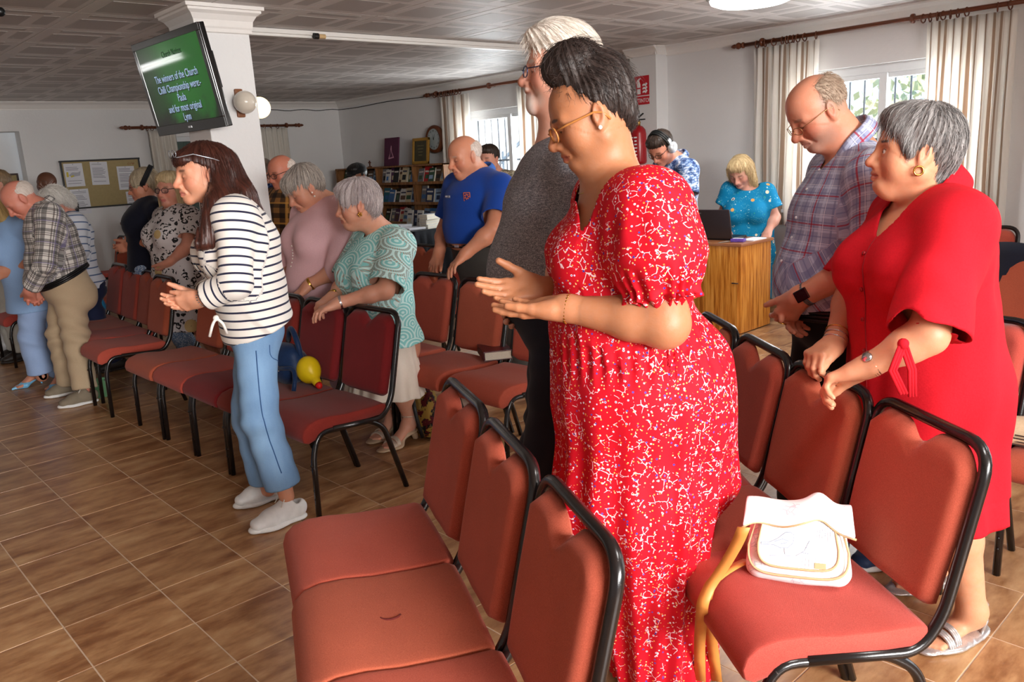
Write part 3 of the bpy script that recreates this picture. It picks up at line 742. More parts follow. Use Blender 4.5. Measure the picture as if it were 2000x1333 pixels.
def skin_mat(name, rgb, rough=.46):
    if name in _pl: return _pl[name]
    t = NT(name); o = t.coord(); n = t.noise(o, 55, 4, .6); n2 = t.noise(o, 14, 3)
    c = t.attr('col'); c = t.mix(t.math('MULTIPLY', n, .35), c, t.mix(.5, c, S(rgb))); 
    c = t.n('HueSaturation', {'Color': c, 'Value': t.math('ADD', .9, t.math('MULTIPLY', n2, .2)), 'Saturation': t.math('ADD', .92, t.math('MULTIPLY', n, .16))}).outputs[0]
    t.p(Base_Color=c, Roughness=rough, Subsurface_Weight=.12, Subsurface_Radius=(.012, .005, .003), Subsurface_Scale=1.0); t.b.inputs['Specular IOR Level'].default_value = .35
    t.bump(t.math('ADD', t.noise(o, 260, 3), t.math('MULTIPLY', t.noise(t.mapping(o, (1, 1, 2.2)), 70, 4, .65), 1.2)), .16, .0022); _pl[name] = t.m; return t.m
def hair_mat(name, c1, c2, rough=.45):
    if name in _pl: return _pl[name]
    t = NT(name); v = t.attr('guv', 'Vector'); n = t.noise(t.mapping(v, (1, 1, 1)), 1., 4, .7); n3 = t.noise(t.coord(), 30, 3)
    f = t.math('ADD', t.math('MULTIPLY', n, .7), t.math('MULTIPLY', n3, .3))
    t.p(Base_Color=t.ramp(f, [(.3, S(c1)), (.7, S(c2))]), Roughness=rough); t.b.inputs['Specular IOR Level'].default_value = .35
    t.bump(n, .6, .004); _pl[name] = t.m
    t2 = NT(name+'_strand'); r = t2.n('HairInfo').outputs['Random']
    t2.p(Base_Color=t2.mix(r, S(c1), S(c2)), Roughness=rough); t2.b.inputs['Specular IOR Level'].default_value = .3; _pl[name+'_strand'] = t2.m
    return t.m
class Person:
    """joints are read off the photograph on planes parallel to the person's own sagittal plane"""
    def __init__(s, g, deg, label, hs=1.0, group=None, **b):
        s.g = V3(g[0], g[1], 0); a = math.radians(deg); s.F = V3(math.cos(a), math.sin(a), 0); s.L = V3(-math.sin(a), math.cos(a), 0); s.U = V3(0, 0, 1)
        s.root = empty('person', s.g, a, label, 'person', group); s.J = {}; s.hs = hs; s.front = False
        s.b = dict(chw=.165, chd=.12, waw=.15, wad=.115, hpw=.17, hpd=.125, nk=.056, ua=.048, el=.039, fa=.042, wr=.027, th=.082, kn=.056, cf=.052, an=.036, sh=.058, bust=0, belly=0, glute=.06, hand=1.0)
        s.b.update(b); s.s = SDF(); s.paint = []; s.boxes = []; s.frames = []
    def pt(s, q):
        if isinstance(q, np.ndarray): return q
        if len(q) == 3 and s.front: return onplane(q[0], q[1], s.F, float(s.F@s.g)+q[2])
        if len(q) == 4: return s.g+s.F*q[1]+s.L*q[2]+s.U*q[3]
        return onplane(q[0], q[1], s.L, float(s.L@s.g)+q[2])
    def set(s, **J):
        for k, v in J.items(): s.J[k] = s.pt(v)
        return s
    def fill(s):
        J, b = s.J, s.b
        J.setdefault('wa', J['pv']*.5+J['ch']*.5)
        for sd, sg in (('L', 1), ('R', -1)):
            J.setdefault('hp'+sd, J['pv']+s.L*sg*.085-s.U*.03)
            J.setdefault('sh'+sd, J['nk']+s.L*sg*.175-s.U*.07)
            J.setdefault('an'+sd, s.g+s.L*sg*.09+s.U*.08); J.setdefault('kn'+sd, J['hp'+sd]*.5+J['an'+sd]*.5+s.F*.03)
    # -------------------------------------------------------------- body primitives
    def torso(s, d, inf=0., k=.06, lo=True):
        J, b = s.J, s.b
        P = [(J['pv'], b['hpw'], b['hpd']), (J['wa'], b['waw'], b['wad']), (J['ch'], b['chw'], b['chd']), (J['nk']*.5+J['ch']*.5, b['chw']*.92, b['chd']*.76)]
        for (p, w0, d0), (q, w1, d1) in zip(P, P[1:]):
            d.cap(p, q, d0+inf, d1+inf, k, s.L, ((w0+inf)/(d0+inf), (w1+inf)/(d1+inf)))
        for sg, n in ((1, 'L'), (-1, 'R')):
            sh = J['sh'+n]; d.cap(J['nk']+s.L*sg*.03-s.U*.015, sh-s.L*sg*.015, .048+inf, b['sh']+inf, .05); d.cap(sh, sh, b['sh']+inf, k=.05)
            if b['bust']: 
                r = b['bust']; c = J['ch']+s.L*sg*b['chw']*.48+s.F*(b['chd']-.01+r*.1)-s.U*.03; d.cap(c, c-s.U*.02, r+inf, r*.95+inf, .07)
        if b['belly']: r = b['belly']; c = J['wa']*.72+J['pv']*.28+s.F*(b['wad']*.55); d.ell(c, (r*1.05+inf, r*1.2+inf, r*1.25+inf), np.stack([s.F, s.L, s.U], 1), .09)
        if b['glute']:
            for sg in (1, -1): c = J['pv']-s.F*(b['hpd']*.55)+s.L*sg*b['hpw']*.45-s.U*.05; d.cap(c, c-s.U*.03, b['glute']+.03+inf, k=.07)
    def arm(s, d, n, inf=0., t1=None, k=.025, flare=0.):
        """t1: 0..1 upper arm, 1..2 forearm: where a sleeve ends"""
        J, b = s.J, s.b; sh, el, wr = J['sh'+n], J['el'+n], J['wr'+n]
        t1 = 2 if t1 is None else t1
        e1 = None if t1 >= 1 else (None, t1)
        d.cap(sh, el, b['ua']+inf, b['el']+inf+flare*(1 if t1 < 1 else .5), k, ends=e1, cut=False)
        if e1:
            p = sh+(el-sh)*t1; d.open(p, el-sh, .16); return p, unit(el-sh)
        if t1 > 1:
            m = el*.68+wr*.32; f2 = (t1-1)
            if f2 >= 1: d.cap(el, m, b['el']+inf, b['fa']+inf, k); d.cap(m, wr, b['fa']+inf, b['wr']+inf, k)
            else: d.cap(el, wr, b['fa']+inf, b['wr']+inf+flare, k, ends=(None, f2))
            if f2 < 1: d.open(el+(wr-el)*f2, wr-el, .14)
            return el+(wr-el)*min(1, f2), unit(wr-el)
        return el, unit(el-sh)
    def leg(s, d, n, inf=0., k=.03, low=None, rk=None):
        J, b = s.J, s.b; hp, kn, an = J['hp'+n], J['kn'+n], J['an'+n]
        d.cap(hp, kn, b['th']+inf, (b['kn']+inf) if rk is None else rk, k)
        if low is None:
            m = kn*.7+an*.3; m = m-s.F*.012; d.cap(kn, m, b['kn']+inf, b['cf']+inf, k); d.cap(m, an, b['cf']+inf, b['an']+inf, k)
        else: d.cap(kn, an, (b['kn']+inf) if rk is None else rk, low, k)
    # -------------------------------------------------------------- head
    def head(s, c, yaw=0, pitch=0, roll=0, full=0., nose=1., chin2=0., neck=None, lids=1, jaw=1., old=0.):
        c = s.pt(c); k = s.hs*1.0; s.hk = k; s.hc = c
        y, p, r = [math.radians(a) for a in (yaw, pitch, roll)]
        f = s.F*math.cos(y)+s.L*math.sin(y); l = -s.F*math.sin(y)+s.L*math.cos(y); u = s.U
        f, u = f*math.cos(p)-u*math.sin(p), u*math.cos(p)+f*math.sin(p)
        l, u = l*math.cos(r)+u*math.sin(r), u*math.cos(r)-l*math.sin(r)
        s.hR = np.stack([f, l, u], 1); d = s.s; W = s.hw
        E = lambda cc, rr, kk=.02, R=None, **kw: d.ell(W(cc), np.array(rr)*k, s.hR if R is None else s.hR@R, kk*k, **kw)
        Cc = lambda a, b2, ra, rb, kk=.02, **kw: d.cap(W(a), W(b2), ra*k, rb*k, kk*k, **kw)
        fu = full
        E((-.012, 0, .034), (.097, .077, .091), .0); E((.028, 0, .034), (.064, .067, .072), .03)
        E((.03, 0, -.03), (.061, .059+.006*fu, .074), .03)
        for g in (1, -1):
            Cc((-.004, g*(.05+.008*fu), -.052), (.07, g*.014, -.092*jaw), .021+.005*fu, .017, .03)
            E((.052, g*(.04+.003*fu), -.028), (.032, .027+.005*fu, .031+.006*fu), .03)
            Cc((.088, g*.008, .021), (.071, g*.046, .024), .010, .0095, .02)
        E((.076, 0, -.091*jaw), (.019, .022, .018), .02)
        if chin2: Cc((.045, 0, -.098*jaw-.008*chin2), (-.0, 0, -.09-.006*chin2), .026+.007*chin2, .04, .03)
        for g in (1, -1):
            E((.103, g*.032, .004), (.021, .019, .013), .016, mode='s')
            E((.0765, g*.031, .002), (.0155, .0165, .0145), .006)
            if not lids: E((.094, g*.0325, .0022), (.016, .0118, .0052), .003, mode='s')
            if lids: Cc((.0915, g*.022, -.003), (.087, g*.042, -.003), .0016, .0013, .003, mode='s')
        n = nose
        Cc((.092, 0, .012), (.108+.007*n, 0, -.028), .0085, .0118*n, .014)
        E((.108+.006*n, 0, -.031), (.012*n, .0115*n, .0105*n), .008)
        for g in (1, -1): E((.101, g*.0125*n, -.035), (.0125, .0085, .0088), .007); E((.107, g*.0065, -.0445), (.006, .004, .003), .003, mode='s')
        E((.088, 0, -.052), (.017, .027, .017), .014)
        for g in (1, -1):
            Cc((.0875, g*.0215, -.0645), (.1015, g*.004, -.0605), .0042, .0062, .006); Cc((.0865, g*.0195, -.067), (.0985, 0, -.0725), .0048, .0076, .006)
            Cc((.09, g*.0225, -.066), (.109, 0, -.0662), .0016, .0022, .003, mode='s')
            if old: Cc((.094, g*.02, -.036), (.079, g*.036, -.07), .003, .0025, .008, mode='s')
            a = g*math.radians(14); Re = np.array([[math.cos(a), -math.sin(a), 0], [math.sin(a), math.cos(a), 0], [0, 0, 1]]); t = math.radians(-14)
            Rt = np.array([[math.cos(t), 0, math.sin(t)], [0, 1, 0], [-math.sin(t), 0, math.cos(t)]]); Re = Re@Rt
            E((-.012, g*.081, .0), (.019, .009, .0335), .006, Re); E((-.006, g*.0905, .002), (.0105, .0075, .02), .006, Re, mode='s')
            E((-.003, g*.082, -.028), (.009, .006, .011), .006)
            E((.002, g*.083, -.004), (.006, .006, .009), .005)
        nk = s.J['nk'] if neck is None else s.pt(neck)
        d.cap(W((-.02, 0, -.035)), nk, s.b['nk']*.98, s.b['nk']*1.05, .035); d.cap(W((-.005, 0, -.07)), nk+s.F*.02-s.U*.02, s.b['nk']*.72, s.b['nk']*.9, .035)
        R = .16*k; s.hbox = (c-R, c+R)
        return s
    def hw(s, p): return s.hc+s.hR@(np.asarray(p, float)*s.hk)
    def hl(s, P): return ((np.asarray(P)-s.hc)@s.hR)/s.hk
    def tint(s, c, r, col, soft=.006, both=True, hard=1.):
        """local colour of a facial feature (lips, brows, stubble) around head-space ellipsoid c,r"""
        s.paint.append((np.array(c, float), np.array(r, float), np.array(S(col)), soft, both, hard)); return s
    # -------------------------------------------------------------- hands
    def hand(s, n, dirn, palm, curl=(.35, .5, .35), thumb=(.5, .5), spread=.06, fan=0., size=None, sdf=None, wr=None):
        """dirn: wrist->knuckles, palm: where the palm faces; curl: bend at the three finger joints (or a list per finger)"""
        d = sdf or s.s; k = (size or s.b['hand'])*1.02; w = s.J['wr'+n] if wr is None else wr
        x = unit(s.vec(dirn)); m = s.vec(palm); m = unit(m-x*(m@x)); y = np.cross(m, x)*(1 if n == 'L' else -1)  # y: towards the thumb
        L = lambda a, b2, c: w+(x*a+y*b2+m*c)*k
        kn = [(.088, .028), (.093, .009), (.089, -.011), (.08, -.029)]; ln = [.074, .082, .076, .06]; rr = [.0092, .0095, .009, .008]
        d.cap(L(-.012, 0, 0), L(.03, 0, 0), s.b['wr']*.98, .024*k, .02, y, (1.1, 1.5))
        for i, (a, o) in enumerate(kn):
            d.cap(L(.018, o*.55, 0), L(a, o, .0), .0155*k, .0122*k, .014)
        d.ell(L(.035, .022, .010), np.array((.03, .016, .014))*k, np.stack([x, y, m], 1), .014); d.ell(L(.04, -.022, .008), np.array((.034, .013, .011))*k, np.stack([x, y, m], 1), .012)
        for i, (a, o) in enumerate(kn):
            cu = curl[i] if isinstance(curl[0], (tuple, list)) else curl
            p = L(a, o, .0); sp = spread*(1.5-i)/1.5; ang = 0.; f = [.46, .30, .24]
            for j in range(3):
                ang += cu[j]; dv = (x*math.cos(sp)+y*math.sin(sp))*math.cos(ang)+m*math.sin(ang); q = p+dv*ln[i]*f[j]*k
                d.cap(p, q, rr[i]*k*(1-.07*j), rr[i]*k*(.95-.09*j), .004 if j else .007); p = q
        t0 = L(.02, .024, .006); a, b2 = thumb
        dv = unit(x*math.cos(a)+y*math.sin(a)+m*b2*.6); t1 = t0+dv*.043*k; dv2 = unit(dv+x*.25+m*b2*.25); t2 = t1+dv2*.034*k; dv3 = unit(dv2+x*.2+m*b2*.2); t3 = t2+dv3*.026*k
        d.cap(t0, t1, .0155*k, .0125*k, .016); d.cap(t1, t2, .0118*k, .0105*k, .006); d.cap(t2, t3, .0108*k, .0085*k, .004)
        c = L(.075, 0, .01); s.boxes.append([c-.125*k, c+.125*k, None]); return s
    def vec(s, v):
        """(fwd, left, up) -> world"""
        if isinstance(v, np.ndarray): return v
        return s.F*v[0]+s.L*v[1]+s.U*v[2]
    # -------------------------------------------------------------- ready-made clothes
    def top(s, h, mat, inf=.012, t=(1.4, 1.4), sinf=.014, flare=0., hem=None, hemn=None, hflare=.0, neck=.07, vneck=None, fold=.004, name='shirt', label=None, nkup=.05, extra=None, thick=.003, ff=26, nf=1.0):
        J, b = s.J, s.b; g = SDF(); s.torso(g, inf); pv = J['pv']
        hp = pv-s.U*.03 if hem is None else s.pt(hem)
        if (hp-pv)[2] < 0.02: g.cap(pv, hp, b['hpd']+inf, b['hpd']+inf+hflare, .05, s.L, ((b['hpw']+inf)/(b['hpd']+inf),)*2)
        g.plane(hp, (pv-J['ch'])*.5+(-s.U)*.3 if hemn is None else hemn, hp, .55)
        for i, n in enumerate('LR'):
            if t[i] is not None: s.arm(g, n, sinf, t[i], flare=flare)
        if extra: extra(g)
        ax = (J['nk']-pv).astype(np.float32); ax /= np.linalg.norm(ax)
        def fd(P):
            q = P-pv.astype(np.float32); z = q@ax
            return (fold*(.6*wav(P, ff, 5, (1, 1, .6))+.5*np.sin(z*ff*1.7+3*wav(P, 9, 3))*np.clip(.8-z*1.6, .15, 1))).astype(np.float32)
        if fold: g.disp(fd, (pv+J['ch'])/2, .62)
        nk = J['nk']
        if neck: g.ell(nk+s.U*nkup+s.F*.015, (neck*1.15, neck*1.12*nf, .055+nkup*.2), np.stack([s.F, s.L, s.U], 1), .01, 's', True)
        if vneck is not None: g.cap(nk+s.U*.05+s.F*.06, s.pt(vneck), neck*.75, .012, .01, mode='s', cut=True)
        fr = [(pv-ax*.3, nk, b['wad'], 0.)]
        for n in 'LR': fr += [(J['sh'+n], J['el'+n], b['ua'], .11), (J['el'+n], J['wr'+n], b['fa'], .11+np.linalg.norm(J['sh'+n]-J['el'+n]))]
        return s.garment(name, g, h, mat, fr, label, thick)
    def trousers(s, h, mat, inf=.012, low=.07, rk=.075, waist=None, wn=None, hem=None, fold=.004, name='trousers', label=None):
        J, b = s.J, s.b; g = SDF(); pv = J['pv']; wp = pv+(J['wa']-pv)*.8 if waist is None else s.pt(waist)
        g.cap(J['wa'], pv, b['wad']+inf*.6, b['hpd']+inf, .05, s.L, ((b['waw']+inf)/(b['wad']+inf), (b['hpw']+inf)/(b['hpd']+inf)))
        if b['glute']:
            for sg in (1, -1): c = pv-s.F*(b['hpd']*.55)+s.L*sg*b['hpw']*.45-s.U*.05; g.cap(c, c-s.U*.03, b['glute']+.03+inf, k=.07)
        if b['belly']: r = b['belly']; c = J['wa']*.72+pv*.28+s.F*(b['wad']*.55); g.ell(c, (r*1.0, r*1.1, r*1.15), np.stack([s.F, s.L, s.U], 1), .09)
        for n in 'LR':
            hp, kn, an = J['hp'+n], J['kn'+n], J['an'+n]; e = an if hem is None else kn+(an-kn)*hem
            g.cap(hp, kn, b['th']+inf, rk, .035); g.cap(kn, e+(e-kn)*.12, rk, low, .03, ends=(None, 1/1.12)); g.open(e, e-kn, .13)
        g.plane(wp, (J['wa']-pv) if wn is None else wn, wp, .4)
        for n in 'LR':
            kn = J['kn'+n].astype(np.float32)
            g.disp(lambda P, kn=kn: (fold*np.sin((P[..., 2]-kn[2])*55+3*wav(P, 14, 3))*np.clip(1-np.abs(P[..., 2]-kn[2])*3.2, .25, 1)).astype(np.float32), J['kn'+n], .5)
        fr = [(J['hp'+n], J['kn'+n], .09, 0.) for n in 'LR']+[(J['kn'+n], J['an'+n], .08, .4) for n in 'LR']
        return s.garment(name, g, h, mat, fr, label, .003)
    def skirt(s, g, pts, n=18, amp=.01, z0=.1):
        """pts: (centre, depth radius, width factor) from waist to hem; pleats grow downwards"""
        for (a, ra, fa), (b2, rb, fb) in zip(pts, pts[1:]): g.cap(a, b2, ra, rb, .05, s.L, (fa, fb))
        a, e = pts[0][0], pts[-1][0]; g.plane(e, e-pts[-2][0], e, .6); c = ((a+e)/2); L = np.linalg.norm(e-a)
        a32 = a.astype(np.float32); Lv, Fv = s.L.astype(np.float32), s.F.astype(np.float32)
        def fold(P):
            q = P-a32; z = -q[..., 2]; an = np.arctan2(q@Lv, q@Fv); w = np.clip((z+.02-z0*.2)/L, 0, 1)
            return (-(np.sin(an*n+2*np.sin(an*3)+z*1.1)*.6+.4*np.sin(an*n*.62+z*2.1+1))*amp*w).astype(np.float32)
        g.disp(fold, c, L*.5+.35)
    def belt(s, c, n, wl, wd, mat, r=.016):
        bm = bmesh.new(); n = unit(n); f = unit(s.F-n*(s.F@n)); l = np.cross(n, f); pts = [c+f*wd*math.cos(t)+l*wl*math.sin(t) for t in np.linspace(0, 2*math.pi, 33)[:-1]]
        for o in (-1, 0, 1): add_tube(bm, [q+n*o*r*.8 for q in pts], r*.55, 6, True)
        o = s.part('belt', bm, mat); q = c+f*(wd+.006); bm = bmesh.new(); add_box(bm, (0, 0, 0), (.04, .034, .006), .002); bmesh.ops.transform(bm, matrix=planeM(q, l, n), verts=bm.verts); bm_obj('buckle', bm, M_silver, o); return o
    # -------------------------------------------------------------- meshing
    def skin(s, rgb, hb=.011, hh=.005, hhand=.0045, lip=None, flush=None):
        mat = skin_mat('skin_%d_%d_%d' % rgb, rgb); base = np.array(S(rgb)); bx = []
        if hasattr(s, 'hc') and hh: bx.append((s.hbox[0], s.hbox[1], hh))
        for lo, hi, _ in s.boxes: bx.append((lo, hi, hhand))
        # merge overlapping hand boxes
        out = []
        for q in bx:
            for o in out:
                if o[2] == q[2] and (np.maximum(o[0], q[0]) < np.minimum(o[1], q[1])-.03).all(): o[0][:] = np.minimum(o[0], q[0]); o[1][:] = np.maximum(o[1], q[1]); break
            else: out.append((q[0].copy(), q[1].copy(), q[2]))
        V, F = regions(s.s, hb, out); me = mesh_from('body', V, F)
        C = np.tile(base, (len(V), 1))
        if hasattr(s, 'hc'):
            P = s.hl(V)
            fl = np.array(S(flush)) if flush else base*np.array([1.0, .72, .68])
            for c, r, col, soft, hard in [((.075, .045, -.025), (.035, .03, .03), fl, .02, .45), ((.075, -.045, -.025), (.035, .03, .03), fl, .02, .45), ((.115, 0, -.03), (.02, .018, .015), fl, .01, .5), ((0, .085, 0), (.02, .015, .035), fl, .01, .4), ((0, -.085, 0), (.02, .015, .035), fl, .01, .4)]:
                s._blend(C, P, np.array(c), np.array(r), col, soft, hard)
            if lip: 
                lc = np.array(S(lip))
                for g in (1, -1): s._blend(C, P, np.array((.098, g*.008, -.0665)), np.array((.016, .017, .0105)), lc, .003, .85)
            for c, r, col, soft, both, hard in s.paint:
                s._blend(C, P, c, r, col, soft, hard)
                if both and abs(c[1]) > 1e-6: s._blend(C, P, c*[1, -1, 1], r, col, soft, hard)
        setcol(me, C); o = link('body', me, mat); wparent(o, s.root); s.body = o; return s
    def _blend(s, C, P, c, r, col, soft, hard):
        q = np.linalg.norm((P-c)/r, axis=1); m = r.mean(); w = np.clip((1-q)*m/soft+.5, 0, 1)*hard; C[:] = C*(1-w[:, None])+col*w[:, None]
    def garment(s, name, sdf, h, mat, frames=None, label=None, thick=.003, opencuts=True, fold=None):
        s.last = sdf; V, F = surf(sdf, h, opencuts=opencuts); me = mesh_from(name, V, F)
        if frames: setvec(me, s.guv(V, frames))
        o = link(name, me, mat, None, label); wparent(o, s.root)
        if thick: m = o.modifiers.new('thickness', 'SOLIDIFY'); m.thickness = thick; m.offset = -1
        return o
    def guv(s, V, frames):
        """(around, along) cloth coordinates from the nearest limb axis; frames: (a,b,r,v0)"""
        best = np.full(len(V), 9.); UV = np.zeros((len(V), 3))
        for k, (a, b, r, v0) in enumerate(frames):
            a, b = np.asarray(a), np.asarray(b); L = np.linalg.norm(b-a); t = (b-a)/L; x = s.F-t*(s.F@t)
            if np.linalg.norm(x) < .3: x = s.U-t*(s.U@t)
            x = unit(x); y = np.cross(t, x); q = V-a; z = q@t; tc = np.clip(z, 0, L); dist = np.linalg.norm(q-tc[:, None]*t, axis=1)-r
            m = dist < best; best[m] = dist[m]; ang = np.arctan2(q@y, q@x)
            UV[m] = np.stack([ang*max(r, .05), v0+z, np.full(len(V), k*1.)], 1)[m]
        return UV
    def part(s, name, bm, mat, smooth=True, label=None):
        o = bm_obj(name, bm, mat, None, smooth, label); return wparent(o, s.root)
    # -------------------------------------------------------------- hair
    def hair(s, build, mat, h=.006, pole=(-.02, 0, .12), groove=.0022, strands=0, slen=.05, rad=.0004, seedf=None, grav=.25, lift=.003, name='hair', label=None, freq=16, messy=.14, lenf=None):
        d = SDF(); k = s.hk
        E = lambda c, r, kk=.02, **kw: d.ell(s.hw(c), np.array(r)*k, s.hR, kk*k, **kw)
        Cp = lambda a, b, ra, rb=None, kk=.02, **kw: d.cap(s.hw(a), s.hw(b), ra*k, (ra if rb is None else rb)*k, kk*k, **kw)
        d.front = lambda p0, n, xmin: d.add(lambda P: np.maximum(-(s.hl(P)-np.array(p0))@unit(n)*k, (xmin-s.hl(P)[..., 0])*k).astype(np.float32), s.hc, .3, .006, 's')
        build(E, Cp, d); pl = np.array(pole, float)
        ax = unit(pl); e1 = unit(np.cross(ax, (0, 1, 0)) if abs(ax[1]) < .9 else np.cross(ax, (1, 0, 0))); e2 = np.cross(ax, e1)
        def mer(P):
            q = s.hl(P); z = q@ax; x, y = q@e1, q@e2; return np.arctan2(y, x), np.sqrt(x*x+y*y), z
        def guv(P):
            ph, r, z = mer(P); return np.stack([np.cos(ph)*freq, np.sin(ph)*freq, (r-z)*9], -1)
        if groove:
            def fn(P):
                g = guv(P.reshape(-1, 3)); v = np.sin(g[:, 0]*2.1+np.sin(g[:, 1]*1.7)*1.5+g[:, 2]*.5)+np.sin(g[:, 1]*2.7+1.3*np.sin(g[:, 0]*1.3)+g[:, 2]*.4)+.6*np.sin(g[:, 0]*5.1+g[:, 1]*4.3)
                return (v*groove*k*.5).reshape(P.shape[:-1]).astype(np.float32)
            d.disp(fn, s.hc, .6)
        V, F = surf(d, h); me = mesh_from(name, V, F); setvec(me, guv(V)); m = hair_mat(*mat); o = link(name, me, m, None, label); wparent(o, s.root)
        if strands:
            rr = np.random.default_rng(11); w = rr.choice(len(V), strands); P0 = V[w]
            if seedf is not None:
                q = s.hl(P0); P0 = P0[seedf(q)]
            n = len(P0); st = 9; pts = np.zeros((n, st, 3)); p = P0+rr.normal(size=P0.shape)*.001; pts[:, 0] = p; jit = rr.normal(size=(n, 3))*messy; ln = slen*(.5+rr.random(n))*k/(st-1)
            if lenf is not None: ln = ln*lenf(s.hl(P0))
            for i in range(1, st):
                ph, r, z = mer(p); q = s.hl(p); rad_v = (np.cos(ph)[:, None]*e1+np.sin(ph)[:, None]*e2)
                tg = rad_v*np.maximum(z, -.02)[:, None]-ax*(r[:, None]); tg = tg@s.hR.T; tg /= np.linalg.norm(tg, axis=1)[:, None]+1e-9
                dv = tg+jit+np.array([0, 0, -grav])+rr.normal(size=(n, 3))*.05; dv /= np.linalg.norm(dv, axis=1)[:, None]
                p = p+dv*ln[:, None]; dd = d.at(p); G = d.grad(p); G /= np.linalg.norm(G, axis=1)[:, None]+1e-9
                off = lift*k*(.3+i/st); tgt = np.clip(off-dd, -.004, .006); p = p+G*tgt[:, None]; pts[:, i] = p
            cu = bpy.data.hair_curves.new('hair_strands'); cu.add_curves([st]*n); cu.points.foreach_set('position', pts.astype('f').ravel())
            ra = cu.attributes.get('radius') or cu.attributes.new('radius', 'FLOAT', 'POINT'); ra.data.foreach_set('value', np.tile(np.linspace(1, .35, st)*rad, n).astype('f'))
            so = bpy.data.objects.new('hair_strands', cu); COL.objects.link(so); cu.materials.append(_pl[mat[0]+'_strand']); so.parent = o
            so.matrix_parent_inverse = Matrix.Identity(4); so['kind'] = 'stuff'
            # hair mesh is stored in world space under the person, so strands share its frame
        return o
    # -------------------------------------------------------------- shoes
    def shoe(s, heel, toe, mat, sole_mat=None, h=.006, hgt=.075, w=.045, kind='sneaker', heel_h=0., name='shoe', label=None):
        """heel, toe: ground points"""
        a, b = np.asarray(heel, float).copy(), np.asarray(toe, float).copy(); a[2] = b[2] = 0; x = unit(b-a); y = np.cross((0, 0, 1), x); L = np.linalg.norm(b-a)
        P = lambda u, v, z: a+x*u*L+y*v+V3(0, 0, z)
        d = SDF()
        if kind == 'sneaker':
            d.cap(P(.16, 0, .045), P(.62, 0, .042), .036, .036, .02, y, (1.0, 1.22)); d.cap(P(.62, 0, .040), P(.86, 0, .034), .036, .026, .02, y, (1.22, 1.5)); d.cap(P(.12, 0, .06), P(.3, 0, .085), .033, .032, .02)
            d.cap(P(.3, 0, .085), P(.62, 0, .045), .03, .034, .03); d.plane(P(.5, 0, .014), (0, 0, -1), P(.5, 0, 0), .3, cut=False)
            d.cap(P(.17, 0, .13), P(.22, 0, .08), .03, .028, .01, mode='s')
            o = wparent(link(name, mesh_from(name, *surf(d, h)), mat, None, label), s.root)
            e = SDF(); e.cap(P(.15, 0, .012), P(.62, 0, .012), .039, .043, .01, (0, 0, 1), (.34, .34)); e.cap(P(.62, 0, .012), P(.87, 0, .014), .043, .036, .02, (0, 0, 1), (.34, .42)); e.plane(P(.5, 0, .002), (0, 0, -1), P(.5, 0, 0), .3, cut=False)
            so = link('sole', mesh_from('sole', *surf(e, h)), sole_mat or mat, o)
            bm = bmesh.new()
            for i in range(5):
                t = .36+.06*i; z = .112-.011*i; add_tube(bm, [P(t, -.026, z-.012), P(t+.015, -.012, z+.002), P(t+.03, .012, z+.0), P(t+.04, .026, z-.016)], .0028, 6)
            add_tube(bm, [P(.37, 0, .118), P(.4, .03, .118), P(.47, .035, .092)], .0025, 6); add_tube(bm, [P(.37, 0, .118), P(.4, -.03, .118), P(.47, -.035, .092)], .0025, 6)
            bm_obj('laces', bm, plain('cream_lace', (232, 228, 220), .8), o, True)
        elif kind == 'pump':
            hh = heel_h; d.cap(P(.12, 0, hh+.03), P(.2, 0, hh+.02), .028, .026, .02, y, (1, 1.1)); d.cap(P(.2, 0, hh+.012), P(.62, 0, .022), .02, .022, .02, y, (1.3, 1.9)); d.cap(P(.62, 0, .022), P(.98, 0, .012), .024, .008, .02, y, (1.75, 1.0))
            d.cap(P(.1, 0, hh+.07), P(.55, 0, .065), .03, .028, .012, mode='s')
            if hh > .02: d.cap(P(.1, 0, hh), P(.1, 0, 0), .014, .006, .012)
            d.plane(P(.5, 0, .001), (0, 0, -1), P(.5, 0, 0), .3, cut=False)
            o = wparent(link(name, mesh_from(name, *surf(d, h)), mat, None, label), s.root)
        elif kind == 'sandal':
            hh = heel_h; d.cap(P(.08, 0, hh+.006), P(.3, 0, hh+.006), .034, .034, .02, (0, 0, 1), (.26, .26)); d.cap(P(.3, 0, hh*.9+.006), P(.62, 0, .01), .034, .042, .02, (0, 0, 1), (.26, .24)); d.cap(P(.62, 0, .01), P(.92, 0, .01), .043, .036, .02, (0, 0, 1), (.24, .26))
            if hh > .02: d.cap(P(.08, 0, hh), P(.05, 0, .01), .022, .016, .01)
            d.plane(P(.5, 0, .001), (0, 0, -1), P(.5, 0, 0), .3, cut=False)
            o = wparent(link(name, mesh_from(name, *surf(d, h)), sole_mat or mat, None, label), s.root)
            def band(t, w0, z0, ht, rr=.006, n='strap'):
                bm = bmesh.new(); pts = [P(t, w0*math.cos(q), z0+ht*math.sin(q)) for q in np.linspace(0, math.pi, 11)]
                for off in (-.5, 0, .5): add_tube(bm, [Vector(p)+Vector(x*off*rr*2) for p in pts], rr*.6, 6)
                bm_obj(n, bm, mat, o, True)
            band(.72, .044, .012, .036, .009); band(.62, .044, .014, .046, .008)
            bm = bmesh.new(); q = np.linspace(0, 2*math.pi, 17); add_tube(bm, [P(.17+.14*math.cos(t), .033*math.sin(t), hh+.095) for t in q[:-1]], .005, 6, True)
            for g in (1, -1): add_tube(bm, [P(.17, g*.033, hh+.095), P(.12, g*.034, hh+.05), P(.2, g*.034, hh+.01)], .006, 6)
            bm_obj('ankle_strap', bm, mat, o, True)
        return o
